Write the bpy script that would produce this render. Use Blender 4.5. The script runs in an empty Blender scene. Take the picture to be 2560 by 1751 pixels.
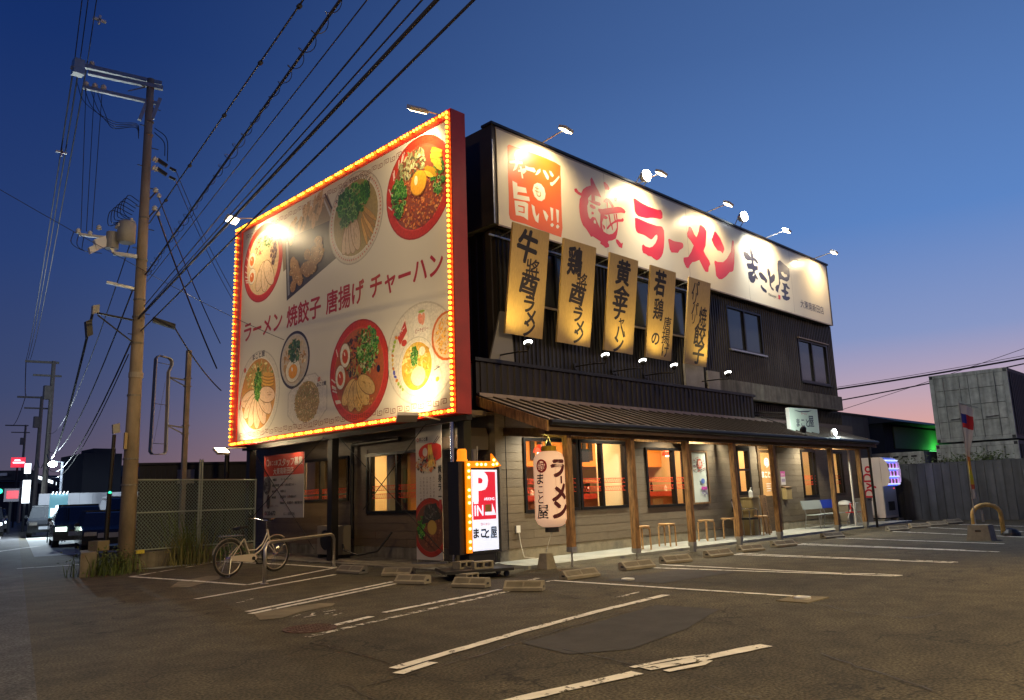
import bpy, math, random
from mathutils import Vector, Matrix
random.seed(7)
S = bpy.context.scene
COL = S.collection
R = math.radians

# ------------------------------------------------------------------ camera, world, exposure
cd = bpy.data.cameras.new('camera'); cam = bpy.data.objects.new('camera', cd); COL.objects.link(cam)
cd.sensor_fit = 'HORIZONTAL'; cd.sensor_width = 36.0; cd.lens = 36.0 * 1960.1 / 2560.0
cd.clip_start = 0.05; cd.clip_end = 1500
yaw, pitch, roll = 0.782942, 0.185337, -0.033825
fw = Vector((math.cos(yaw)*math.cos(pitch), math.sin(yaw)*math.cos(pitch), math.sin(pitch)))
rt = Vector((math.sin(yaw), -math.cos(yaw), 0)); up = rt.cross(fw)
r2 = rt*math.cos(roll) + up*math.sin(roll); u2 = -rt*math.sin(roll) + up*math.cos(roll)
cam.matrix_world = Matrix.Translation((0, 0, 1.14)) @ Matrix((r2, u2, -fw)).transposed().to_4x4()
S.camera = cam
S.view_settings.view_transform = 'Standard'; S.view_settings.look = 'None'
S.view_settings.exposure = 0.0; S.view_settings.gamma = 1.0
try: S.view_settings.use_curve_mapping = False
except Exception: pass
S.render.engine = 'CYCLES'
S.cycles.use_denoising = True
try: S.cycles.denoiser = 'OPENIMAGEDENOISE'
except Exception: pass
S.cycles.max_bounces = 5; S.cycles.diffuse_bounces = 3; S.cycles.glossy_bounces = 3
S.cycles.transmission_bounces = 4; S.cycles.transparent_max_bounces = 12
S.cycles.sample_clamp_indirect = 4.0; S.cycles.sample_clamp_direct = 0
S.cycles.caustics_reflective = False; S.cycles.caustics_refractive = False
S.cycles.use_light_tree = True

W = bpy.data.worlds.new('World'); S.world = W; W.use_nodes = True
nt = W.node_tree; nt.nodes.clear(); N = nt.nodes; Lk = nt.links
def wnode(t, **k):
    n = N.new(t)
    for a, v in k.items(): setattr(n, a, v)
    return n
tc = wnode('ShaderNodeTexCoord')
sep = wnode('ShaderNodeSeparateXYZ'); Lk.new(tc.outputs['Generated'], sep.inputs[0])
dotn = wnode('ShaderNodeVectorMath', operation='DOT_PRODUCT'); Lk.new(tc.outputs['Generated'], dotn.inputs[0])
az = R(-6); dotn.inputs[1].default_value = (math.cos(az), math.sin(az), 0)
mr = wnode('ShaderNodeMapRange', interpolation_type='SMOOTHSTEP'); Lk.new(dotn.outputs['Value'], mr.inputs[0])
mr.inputs[1].default_value = 0.05; mr.inputs[2].default_value = 1.0
def ramp(stops):
    r = wnode('ShaderNodeValToRGB'); e = r.color_ramp.elements
    while len(e) > 1: e.remove(e[-1])
    e[0].position = stops[0][0]; e[0].color = (*stops[0][1], 1)
    for p, c in stops[1:]:
        q = e.new(p); q.color = (*c, 1)
    Lk.new(sep.outputs[2], r.inputs[0]); return r
far = ramp([(0, (.105, .085, .12)), (.05, (.082, .078, .135)), (.13, (.046, .066, .16)), (.28, (.022, .050, .175)), (.5, (.008, .030, .145)), (.75, (.004, .018, .10))])
near = ramp([(0, (.92, .38, .24)), (.05, (.82, .40, .32)), (.10, (.56, .40, .48)), (.17, (.26, .33, .59)), (.30, (.115, .25, .59)), (.5, (.075, .165, .41)), (.75, (.05, .11, .29))])
mx = wnode('ShaderNodeMix', data_type='RGBA')
Lk.new(mr.outputs[0], mx.inputs[0]); Lk.new(far.outputs[0], mx.inputs[6]); Lk.new(near.outputs[0], mx.inputs[7])
bg = wnode('ShaderNodeBackground'); Lk.new(mx.outputs[2], bg.inputs[0]); bg.inputs[1].default_value = 0.95
wo = wnode('ShaderNodeOutputWorld'); Lk.new(bg.outputs[0], wo.inputs[0])

# ------------------------------------------------------------------ materials
MATS = {}
def mat(name, rgb=(.5, .5, .5), rough=.6, metal=0.0, noise=None, rand=0, streak=0, bump=None, coat=0.0, emis=None, attr=None, trans=None, spec=None, alpha=None, stretch=None):
    if name in MATS: return MATS[name]
    m = bpy.data.materials.new(name); m.use_nodes = True; t = m.node_tree; b = t.nodes['Principled BSDF']
    b.inputs['Base Color'].default_value = (*rgb, 1); b.inputs['Roughness'].default_value = rough
    b.inputs['Metallic'].default_value = metal
    if coat: b.inputs['Coat Weight'].default_value = coat; b.inputs['Coat Roughness'].default_value = .06
    if spec is not None: b.inputs['Specular IOR Level'].default_value = spec
    if trans: b.inputs['Transmission Weight'].default_value = trans
    if alpha is not None: b.inputs['Alpha'].default_value = alpha
    if emis:
        b.inputs['Emission Color'].default_value = (*emis[0], 1); b.inputs['Emission Strength'].default_value = emis[1]
    g = None
    if noise or bump:
        g = t.nodes.new('ShaderNodeNewGeometry'); vec = g.outputs['Position']
        if stretch:
            mp = t.nodes.new('ShaderNodeMapping'); mp.inputs['Scale'].default_value = stretch
            t.links.new(vec, mp.inputs['Vector']); vec = mp.outputs[0]
    base = None
    if attr:
        a = t.nodes.new('ShaderNodeAttribute'); a.attribute_name = attr; base = a.outputs['Color']
        t.links.new(base, b.inputs['Base Color'])
    if noise:
        n = t.nodes.new('ShaderNodeTexNoise'); n.inputs['Scale'].default_value = noise[0]; n.inputs['Detail'].default_value = 6
        n.inputs['Roughness'].default_value = .65
        t.links.new(vec, n.inputs['Vector'])
        rr = t.nodes.new('ShaderNodeMapRange'); t.links.new(n.outputs['Fac'], rr.inputs[0])
        rr.inputs[1].default_value = .3; rr.inputs[2].default_value = .7
        rr.inputs[3].default_value = 1 - noise[1]; rr.inputs[4].default_value = 1 + noise[1]
        v = t.nodes.new('ShaderNodeVectorMath'); v.operation = 'SCALE'
        if base: t.links.new(base, v.inputs[0])
        else: v.inputs[0].default_value = rgb
        t.links.new(rr.outputs[0], v.inputs['Scale']); t.links.new(v.outputs[0], b.inputs['Base Color'])
    if rand or streak:
        src = b.inputs['Base Color'].links[0].from_socket if b.inputs['Base Color'].links else None
        facs = []
        if rand:
            oi = t.nodes.new('ShaderNodeObjectInfo'); r1_ = t.nodes.new('ShaderNodeMapRange'); t.links.new(oi.outputs['Random'], r1_.inputs[0]); r1_.inputs[3].default_value = 1-rand; r1_.inputs[4].default_value = 1+rand; facs.append(r1_.outputs[0])
        if streak:
            g2 = t.nodes.new('ShaderNodeNewGeometry'); mp2 = t.nodes.new('ShaderNodeMapping'); mp2.inputs['Scale'].default_value = (5, 5, .35); t.links.new(g2.outputs['Position'], mp2.inputs['Vector'])
            n2 = t.nodes.new('ShaderNodeTexNoise'); n2.inputs['Scale'].default_value = 1.3; n2.inputs['Detail'].default_value = 7; t.links.new(mp2.outputs[0], n2.inputs['Vector'])
            r3_ = t.nodes.new('ShaderNodeMapRange'); t.links.new(n2.outputs['Fac'], r3_.inputs[0]); r3_.inputs[1].default_value = .35; r3_.inputs[2].default_value = .65; r3_.inputs[3].default_value = 1-streak; r3_.inputs[4].default_value = 1+streak; facs.append(r3_.outputs[0])
        for fc in facs:
            v = t.nodes.new('ShaderNodeVectorMath'); v.operation = 'SCALE'
            if src: t.links.new(src, v.inputs[0])
            else: v.inputs[0].default_value = rgb
            t.links.new(fc, v.inputs['Scale']); src = v.outputs[0]
        t.links.new(src, b.inputs['Base Color'])
    if bump:
        n = t.nodes.new('ShaderNodeTexNoise'); n.inputs['Scale'].default_value = bump[0]; n.inputs['Detail'].default_value = 5
        t.links.new(vec, n.inputs['Vector'])
        bp = t.nodes.new('ShaderNodeBump'); bp.inputs['Strength'].default_value = bump[1]; bp.inputs['Distance'].default_value = .01
        t.links.new(n.outputs['Fac'], bp.inputs['Height']); t.links.new(bp.outputs[0], b.inputs['Normal'])
    MATS[name] = m; return m

def asphalt(name, base, crack=True):
    m = bpy.data.materials.new(name); m.use_nodes = True; t = m.node_tree; b = t.nodes['Principled BSDF']
    nn = t.nodes.new; lk = t.links.new
    g = nn('ShaderNodeNewGeometry'); P = g.outputs['Position']
    def noise(sc, det=5, src=P):
        n = nn('ShaderNodeTexNoise'); n.inputs['Scale'].default_value = sc; n.inputs['Detail'].default_value = det; lk(src, n.inputs['Vector']); return n.outputs['Fac']
    def mrange(src, a, b_, c, d):
        r = nn('ShaderNodeMapRange'); lk(src, r.inputs[0])
        for i, v in enumerate((a, b_, c, d)): r.inputs[i+1].default_value = v
        return r.outputs[0]
    def mul(a, b_):
        r = nn('ShaderNodeMath'); r.operation = 'MULTIPLY'; lk(a, r.inputs[0]); lk(b_, r.inputs[1]); return r.outputs[0]
    k = mul(mrange(noise(.3, 5), .35, .65, .68, 1.32), mrange(noise(48, 4), .40, .60, .48, 1.6))
    k = mul(k, mrange(noise(3.1, 8), .38, .62, .78, 1.2))
    # light grit
    vo = nn('ShaderNodeTexVoronoi'); vo.inputs['Scale'].default_value = 26; lk(P, vo.inputs['Vector'])
    grit = mrange(vo.outputs['Distance'], .06, .16, 2.6, 1.0); k = mul(k, grit)
    hgt = noise(90, 3)
    if crack:
        nd = nn('ShaderNodeTexNoise'); nd.inputs['Scale'].default_value = 1.6; nd.inputs['Detail'].default_value = 6; lk(P, nd.inputs['Vector'])
        ad = nn('ShaderNodeVectorMath'); ad.operation = 'SCALE'; ad.inputs['Scale'].default_value = 1.5; lk(nd.outputs['Color'], ad.inputs[0])
        a2 = nn('ShaderNodeVectorMath'); a2.operation = 'ADD'; lk(P, a2.inputs[0]); lk(ad.outputs[0], a2.inputs[1])
        v = nn('ShaderNodeTexVoronoi'); v.feature = 'DISTANCE_TO_EDGE'; v.inputs['Scale'].default_value = .42; lk(a2.outputs[0], v.inputs['Vector'])
        line = mrange(v.outputs['Distance'], .0, .009, 1, 0)
        msk = mrange(noise(.5, 3), .44, .52, 0, 1)
        ln = mul(line, msk)
        v2 = nn('ShaderNodeTexVoronoi'); v2.feature = 'DISTANCE_TO_EDGE'; v2.inputs['Scale'].default_value = 2.4; lk(a2.outputs[0], v2.inputs['Vector'])
        l2 = mul(mrange(v2.outputs['Distance'], .0, .018, .7, 0), mrange(noise(.4, 2), .56, .62, 0, 1))
        mxx = nn('ShaderNodeMath'); mxx.operation = 'MAXIMUM'; lk(ln, mxx.inputs[0]); lk(l2, mxx.inputs[1])
        inv = mrange(mxx.outputs[0], 0, 1, 1, .18); k = mul(k, inv)
    vs = nn('ShaderNodeVectorMath'); vs.operation = 'SCALE'; vs.inputs[0].default_value = base; lk(k, vs.inputs['Scale'])
    lk(vs.outputs[0], b.inputs['Base Color']); b.inputs['Roughness'].default_value = .82
    b.inputs['Specular IOR Level'].default_value = .35
    bp = nn('ShaderNodeBump'); bp.inputs['Strength'].default_value = .7; bp.inputs['Distance'].default_value = .006
    lk(hgt, bp.inputs['Height']); lk(bp.outputs[0], b.inputs['Normal'])
    MATS[name] = m; return m

def paint(name, rgb, wear):
    """road paint worn through in flakes (alpha shows the asphalt under the sheet)"""
    m = bpy.data.materials.new(name); m.use_nodes = True; t = m.node_tree; b = t.nodes['Principled BSDF']
    g = t.nodes.new('ShaderNodeNewGeometry')
    n = t.nodes.new('ShaderNodeTexNoise'); n.inputs['Scale'].default_value = 9; n.inputs['Detail'].default_value = 9; n.inputs['Roughness'].default_value = .75
    t.links.new(g.outputs['Position'], n.inputs['Vector'])
    r = t.nodes.new('ShaderNodeMapRange'); t.links.new(n.outputs['Fac'], r.inputs[0])
    r.inputs[1].default_value = wear; r.inputs[2].default_value = wear + .04
    t.links.new(r.outputs[0], b.inputs['Alpha'])
    n2 = t.nodes.new('ShaderNodeTexNoise'); n2.inputs['Scale'].default_value = 5; n2.inputs['Detail'].default_value = 8
    t.links.new(g.outputs['Position'], n2.inputs['Vector'])
    r2_ = t.nodes.new('ShaderNodeMapRange'); t.links.new(n2.outputs['Fac'], r2_.inputs[0]); r2_.inputs[3].default_value = .5; r2_.inputs[4].default_value = 1.2
    v = t.nodes.new('ShaderNodeVectorMath'); v.operation = 'SCALE'; v.inputs[0].default_value = rgb; t.links.new(r2_.outputs[0], v.inputs['Scale'])
    t.links.new(v.outputs[0], b.inputs['Base Color']); b.inputs['Roughness'].default_value = .7
    MATS[name] = m; return m

asphalt('asphalt', (.066, .057, .036)); asphalt('road_asphalt', (.075, .075, .08), False)
paint('line_paint', (.90, .87, .78), .40); paint('line_paint_worn', (.80, .76, .66), .47)
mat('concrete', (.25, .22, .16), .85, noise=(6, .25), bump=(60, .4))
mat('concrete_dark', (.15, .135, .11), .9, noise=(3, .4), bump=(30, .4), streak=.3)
mat('walk_concrete', (.36, .38, .36), .8, noise=(2.5, .18), bump=(80, .3))
mat('siding', (.160, .130, .092), .55, noise=(26, .16), stretch=(.25, .25, 2.2), bump=(60, .25), rand=.13)
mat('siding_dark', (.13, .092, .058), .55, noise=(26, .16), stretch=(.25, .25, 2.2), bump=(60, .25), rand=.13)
mat('corrugated', (.019, .017, .016), .42, .2, noise=(2.2, .5), bump=(8, .1), streak=.6)
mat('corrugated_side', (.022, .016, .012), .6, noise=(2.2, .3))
mat('fascia_metal', (.017, .013, .010), .5, .2, noise=(3, .3), streak=.45)
mat('roof_metal', (.28, .22, .18), .45, .15, noise=(5, .22), rand=.08)
mat('roof_seam', (.035, .028, .024), .5)
mat('dark_metal', (.02, .019, .018), .45, .4, noise=(8, .2))
mat('black', (.012, .012, .013), .5)
mat('white_metal', (.62, .62, .6), .4, .1)
mat('galvanised', (.42, .42, .4), .38, .8, noise=(14, .2))
mat('chrome', (.75, .72, .68), .22, 1.0)
mat('post_wood', (.27, .145, .05), .62, rand=.12, noise=(9, .75), stretch=(3, 3, .5), bump=(30, .4))
mat('beam_wood', (.09, .052, .022), .65, noise=(5, .5), stretch=(.6, 3, 3), bump=(30, .3))
mat('soffit_wood', (.36, .20, .10), .6, noise=(8, .2), stretch=(1, 3, 1))
mat('board_wood', (.50, .33, .12), .5, noise=(7, .14), stretch=(9, 9, .35), coat=.15)
mat('stool_wood', (.50, .30, .13), .45, noise=(9, .2), stretch=(1, 1, 4))
mat('ply', (.36, .27, .12), .6, noise=(7, .2), stretch=(6, 6, .4))
mat('plank_old', (.22, .12, .05), .65, noise=(7, .4), stretch=(6, 6, .4))
mat('window_frame', (.015, .015, .016), .35, .5)
mat('cream_sign', (.78, .70, .50), .35, coat=.6, noise=(1.3, .03))
mat('print', (.8, .8, .8), .4, attr='Col', coat=.5)
mat('print_food', (.8, .8, .8), .4, attr='Col', coat=.5, noise=(20, .20))
mat('print_matt', (.8, .8, .8), .7, attr='Col')
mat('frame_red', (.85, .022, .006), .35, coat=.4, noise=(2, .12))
mat('ink', (.012, .012, .02), .5)
mat('bark', (.08, .06, .045), .9, noise=(10, .3), bump=(20, .6))
mat('leaf', (.09, .13, .03), .6, noise=(3, .4)); mat('leaf_dry', (.22, .20, .07), .7, noise=(3, .3)); mat('leaf_green', (.07, .16, .03), .6, noise=(3, .3))
mat('pole_concrete', (.30, .24, .17), .85, noise=(2.5, .35), bump=(40, .4), stretch=(1, 1, .5))
mat('pole_steel', (.20, .18, .15), .5, .3, noise=(4, .25))
mat('insulator', (.75, .75, .72), .15, coat=.5)
mat('cable', (.010, .010, .012), .5); mat('cable_far', (.03, .03, .04), .6)
mat('grey_paint', (.30, .30, .29), .5, noise=(5, .15))
mat('glass_dark', (.02, .022, .025), .06, spec=.9)
mat('sash_glass_dark', (.05, .055, .055), .12, spec=.8)
mat('bulb_on', (1, .6, .1), .4, emis=((1.0, .56, .035), 5.0)); mat('bulb_dim', (1, .4, .05), .4, emis=((1.0, .30, .015), 1.1))
mat('bulb_socket', (.45, .03, .012), .4)
mat('lamp_glow_warm', (1, 1, 1), .4, emis=((1.0, .78, .45), 22)); mat('lamp_glow_white', (1, 1, 1), .4, emis=((.85, .97, 1.0), 60))
mat('lamp_glow_small', (1, 1, 1), .4, emis=((1.0, .97, .88), 7)); mat('lamp_body', (.55, .52, .47), .4, .3)
mat('int_wall', (.75, .58, .34), .7); mat('int_orange', (.72, .30, .05), .6); mat('int_cream', (.80, .70, .48), .7)
mat('int_green', (.62, .68, .30), .7); mat('counter_red', (.55, .05, .03), .4, noise=(9, .2)); mat('counter_front', (.42, .15, .05), .5)
mat('int_floor', (.2, .15, .1), .6); mat('tube_light', (1, 1, 1), .4, emis=((1.0, .86, .62), 5))
mat('red_plastic', (.55, .02, .02), .4); mat('blue_plastic', (.01, .04, .42), .35, coat=.3); mat('bench_grey', (.33, .38, .38), .45)
mat('vend_body', (.80, .66, .54), .35, coat=.3, noise=(1.5, .05)); mat('vend_dark', (.42, .40, .38), .35)
mat('vend_light', (.2, .3, 1), .4, emis=((.06, .12, .9), 1.1)); mat('vend_strip', (1, 1, 1), .4, emis=((.55, .68, 1.0), 1.3)); mat('vend_pink', (1, .5, .8), .4, emis=((.7, .3, .95), 1.2))
mat('container', (.38, .39, .34), .6, noise=(3.2, .3), bump=(12, .2), streak=.25); mat('container_dark', (.09, .09, .085), .7)
mat('fence_metal', (.075, .08, .088), .45, .3, noise=(2, .25), rand=.14, streak=.25); mat('shed_metal', (.03, .028, .03), .6, noise=(3, .2))
mat('far_dark', (.022, .025, .034), .9); mat('far_white', (.32, .33, .37), .8)
mat('green_wall', (.12, .18, .12), .6); mat('green_bright', (.2, 1, .3), .6, emis=((.15, .95, .25), 1.6))
mat('tyre', (.015, .014, .014), .7); mat('rim', (.55, .48, .4), .3, .8); mat('bike_paint', (.52, .46, .40), .35, coat=.4)
mat('rail_steel', (.55, .52, .48), .33, .9, noise=(6, .1)); mat('bollard_yellow', (.62, .40, .12), .5, noise=(9, .3))
mat('paper_white', (.68, .68, .64), .6, attr='Col')
mat('ac_white', (.24, .21, .16), .5); mat('beige_panel', (.33, .29, .23), .6, noise=(3, .2))
mat('car_silver', (.05, .06, .06), .25, .6, coat=.6); mat('car_black', (.012, .014, .018), .25, .3, coat=.8); mat('car_white', (.22, .23, .25), .3, coat=.5)
mat('head_glow', (1, 1, 1), .4, emis=((.75, 1.0, .85), 6)); mat('tail_red', (1, .1, .1), .4, emis=((1, .05, .05), 2.5))
mat('far_glow_white', (1, 1, 1), .4, emis=((.8, .9, 1), 3.0)); mat('far_glow_red', (1, .1, .1), .4, emis=((1, .03, .08), .85)); mat('far_glow_green', (.1, 1, .6), .4, emis=((.02, 1, .45), 3))
mat('street_glow', (1, 1, 1), .4, emis=((.8, .95, 1.0), 90)); mat('blue_board', (.5, .8, .9), .4, emis=((.16, .50, .60), .55)); mat('blue_board_hot', (1, 1, 1), .4, emis=((.8, .97, 1), 2.6))
mat('psign_light', (1, 1, 1), .4, attr=None, emis=((.50, .68, 1.0), .80))
mat('psign_red', (.6, .02, .04), .4, emis=((.60, .012, .04), .75)); mat('psign_ink', (.02, .02, .04), .5)
mat('arrow_orange', (.9, .25, .01), .4, emis=((1.0, .22, .0), .9)); mat('arrow_bulb', (1, .7, .2), .4, emis=((1.0, .62, .15), 7)); mat('beacon', (.9, .3, .02), .2, emis=((1.0, .28, .01), .9))
mat('lantern_paper', (.80, .60, .45), .8, noise=(2, .05), emis=((1.0, .56, .34), .42)); mat('lantern_brass', (.55, .38, .03), .3, .6)
mat('lantern_ink', (.10, .008, .012), .6)
mat('bottle', (.72, .74, .72), .35); mat('yellow_tag', (.6, .5, .05), .6)
mat('frame_red_shaded', (.30, .022, .012), .45, noise=(2, .2)); mat('slot_shade', (.10, .088, .066), .9)
mat('decal', (.70, .06, .03), .6); mat('gusset', (.16, .15, .14), .5); mat('white_print', (.85, .85, .82), .5)
mat('soil', (.05, .045, .03), .95, noise=(6, .4)); mat('grate', (.10, .06, .05), .7, .3, noise=(20, .4))
mat('patch', (.19, .16, .10), .85, noise=(3, .3), bump=(60, .4)); mat('patch_dark', (.045, .043, .04), .85, noise=(3, .3), bump=(60, .4))
def glass():
    m = bpy.data.materials.new('window_glass'); m.use_nodes = True; t = m.node_tree; t.nodes.clear()
    o = t.nodes.new('ShaderNodeOutputMaterial'); tr = t.nodes.new('ShaderNodeBsdfTransparent'); gl = t.nodes.new('ShaderNodeBsdfGlossy')
    gl.inputs['Roughness'].default_value = .03; tr.inputs[0].default_value = (.95, .96, .95, 1)
    fr = t.nodes.new('ShaderNodeLayerWeight'); fr.inputs[0].default_value = .5
    pw_ = t.nodes.new('ShaderNodeMath'); pw_.operation = 'POWER'; pw_.inputs[1].default_value = 4; t.links.new(fr.outputs['Facing'], pw_.inputs[0])
    ad = t.nodes.new('ShaderNodeMath'); ad.operation = 'MULTIPLY_ADD'; ad.inputs[1].default_value = .5; ad.inputs[2].default_value = .03; t.links.new(pw_.outputs[0], ad.inputs[0])
    mxs = t.nodes.new('ShaderNodeMixShader')
    t.links.new(ad.outputs[0], mxs.inputs[0]); t.links.new(tr.outputs[0], mxs.inputs[1]); t.links.new(gl.outputs[0], mxs.inputs[2]); t.links.new(mxs.outputs[0], o.inputs[0])
    MATS['window_glass'] = m
glass()

# ------------------------------------------------------------------ builders
ORG = {}
def tag(o, label=None, cat=None, group=None, kind=None):
    if label: o['label'] = label
    if cat: o['category'] = cat
    if group: o['group'] = group
    if kind: o['kind'] = kind
    return o
def thing(name, loc=(0, 0, 0), label=None, cat=None, group=None):
    o = bpy.data.objects.new(name, None); o.empty_display_size = .2; COL.objects.link(o); o.location = loc
    ORG[o.name] = Vector(loc); return tag(o, label, cat, group)
def link(name, me, parent=None, **k):
    o = bpy.data.objects.new(name, me); COL.objects.link(o)
    if parent: o.parent = parent; ORG[o.name] = ORG.get(parent.name, Vector())
    else: ORG[o.name] = Vector()
    return tag(o, **k)
def smooth(pts, n=5):
    P_ = [Vector(p) for p in pts]; P_ = [P_[0]*2-P_[1]]+P_+[P_[-1]*2-P_[-2]]; out = []
    for i in range(1, len(P_)-2):
        a, b, c, d = P_[i-1:i+3]
        for q in range(n):
            t = q/n; out.append(.5*((2*b)+(c-a)*t+(2*a-5*b+4*c-d)*t*t+(-a+3*b-3*c+d)*t**3))
    return out+[P_[-2]]
class MB:
    def __init__(s): s.v = []; s.f = []; s.c = []; s.sm = False
    def add(s, vs, fs, col=None):
        n = len(s.v); s.v += [tuple(v) for v in vs]
        for f in fs: s.f.append([n+i for i in f]); s.c.append(col)
        return s
    def box(s, x0, x1, y0, y1, z0, z1, col=None):
        vs = [(x, y, z) for z in (z0, z1) for y in (y0, y1) for x in (x0, x1)]
        return s.add(vs, [(0, 2, 3, 1), (4, 5, 7, 6), (0, 1, 5, 4), (2, 6, 7, 3), (0, 4, 6, 2), (1, 3, 7, 5)], col)
    def obox(s, c, ax, ay, az_, col=None):
        """box from centre and three half-vectors"""
        c = Vector(c); ax = Vector(ax); ay = Vector(ay); az_ = Vector(az_)
        vs = [c + ax*i + ay*j + az_*k for k in (-1, 1) for j in (-1, 1) for i in (-1, 1)]
        return s.add(vs, [(0, 2, 3, 1), (4, 5, 7, 6), (0, 1, 5, 4), (2, 6, 7, 3), (0, 4, 6, 2), (1, 3, 7, 5)], col)
    def bar(s, p0, p1, w, h=None, col=None, upv=(0, 0, 1)):
        p0 = Vector(p0); p1 = Vector(p1); d = p1-p0; h = h or w
        u = Vector(upv)
        if abs(d.normalized().dot(u)) > .98: u = Vector((0, 1, 0))
        sx = d.cross(u).normalized()*(w/2); sz = sx.cross(d).normalized()*(h/2)
        return s.obox((p0+p1)/2, d/2, sx, sz, col)
    def tube(s, pts, r, n=8, cap=True, r1=None):
        pts = [Vector(p) for p in pts]; m = len(pts); base = len(s.v); prev = None
        for i, p in enumerate(pts):
            d = (pts[min(i+1, m-1)] - pts[max(i-1, 0)]).normalized()
            a = prev if prev is not None else (Vector((0, 0, 1)) if abs(d.z) < .9 else Vector((1, 0, 0)))
            a = (a - d*a.dot(d)).normalized(); prev = a; b = d.cross(a)
            rr = r if r1 is None else r + (r1-r)*i/(m-1)
            for k in range(n):
                t = 2*math.pi*k/n; s.v.append(tuple(p + (a*math.cos(t) + b*math.sin(t))*rr))
        for i in range(m-1):
            for k in range(n):
                s.f.append([base+i*n+k, base+i*n+(k+1) % n, base+(i+1)*n+(k+1) % n, base+(i+1)*n+k]); s.c.append(None)
        if cap:
            s.f.append([base+k for k in reversed(range(n))]); s.c.append(None)
            s.f.append([base+(m-1)*n+k for k in range(n)]); s.c.append(None)
        return s
    def lathe(s, c, prof, n=24, axis=(0, 0, 1)):
        axis = Vector(axis).normalized(); a = Vector((1, 0, 0)) if abs(axis.x) < .9 else Vector((0, 1, 0))
        a = (a-axis*a.dot(axis)).normalized(); b = axis.cross(a); c = Vector(c); base = len(s.v)
        for r, z in prof:
            for k in range(n):
                t = 2*math.pi*k/n; s.v.append(tuple(c + axis*z + (a*math.cos(t)+b*math.sin(t))*r))
        for i in range(len(prof)-1):
            for k in range(n):
                s.f.append([base+i*n+k, base+i*n+(k+1) % n, base+(i+1)*n+(k+1) % n, base+(i+1)*n+k]); s.c.append(None)
        s.f.append([base+k for k in reversed(range(n))]); s.c.append(None)
        s.f.append([base+(len(prof)-1)*n+k for k in range(n)]); s.c.append(None)
        return s
    def prism(s, poly, ext, col=None):
        """extrude 3-D polygon by vector"""
        e = Vector(ext); n = len(poly); vs = [Vector(p) for p in poly] + [Vector(p)+e for p in poly]
        fs = [list(range(n))[::-1], [n+i for i in range(n)]] + [(i, (i+1) % n, n+(i+1) % n, n+i) for i in range(n)]
        return s.add(vs, fs, col)
    def build(s, name, m, parent=None, smooth=False, **k):
        me = bpy.data.meshes.new(name); o0 = ORG.get(parent.name, Vector()) if parent else Vector()
        me.from_pydata([(v[0]-o0.x, v[1]-o0.y, v[2]-o0.z) for v in s.v], [], s.f)
        me.materials.append(MATS[m])
        if any(c is not None for c in s.c):
            ca = me.color_attributes.new('Col', 'FLOAT_COLOR', 'CORNER'); i = 0
            for p, c in zip(me.polygons, s.c):
                c = c or (.8, .8, .8)
                for li in p.loop_indices: ca.data[li].color = (c[0], c[1], c[2], 1)
        if smooth:
            for p in me.polygons: p.use_smooth = len(p.vertices) == 4
        me.update(); return link(name, me, parent, **k)
UB = {}
def unit_box(m):
    if m not in UB:
        b = MB().box(-.5, .5, -.5, .5, -.5, .5); me = bpy.data.meshes.new('unit_'+m); me.from_pydata(b.v, [], b.f); me.materials.append(MATS[m]); me.update(); UB[m] = me
    return UB[m]
def ubox(name, m, x0, x1, y0, y1, z0, z1, parent=None, **k):
    o = link(name, unit_box(m), parent, **k); o0 = ORG[o.name]
    o.location = ((x0+x1)/2-o0.x, (y0+y1)/2-o0.y, (z0+z1)/2-o0.z); o.scale = (x1-x0, y1-y0, z1-z0); return o
def box(name, m, x0, x1, y0, y1, z0, z1, parent=None, **k):
    return MB().box(x0, x1, y0, y1, z0, z1).build(name, m, parent, **k)
def copy_tree(o, parent=None):
    c = o.copy(); COL.objects.link(c); ORG[c.name] = Vector(ORG.get(o.name, Vector()))
    if parent: c.parent = parent; c.matrix_parent_inverse = o.matrix_parent_inverse.copy()
    for ch in list(o.children): copy_tree(ch, c)
    return c
def lamp(kind, loc, energy, color, parent=None, target=None, size=.05, angle=60, blend=.6, shape=None):
    d = bpy.data.lights.new('lamp_light', kind); d.energy = energy; d.color = color
    if kind == 'AREA':
        d.size = size
        if shape: d.shape = 'RECTANGLE'; d.size = shape[0]; d.size_y = shape[1]
    else: d.shadow_soft_size = size
    if kind == 'SPOT': d.spot_size = R(angle); d.spot_blend = blend
    o = bpy.data.objects.new('lamp_light', d); COL.objects.link(o)
    o0 = ORG.get(parent.name, Vector()) if parent else Vector()
    o.location = Vector(loc)-o0
    if target is not None: o.rotation_euler = (Vector(target)-Vector(loc)).to_track_quat('-Z', 'Y').to_euler()
    if parent: o.parent = parent
    return o

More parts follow.
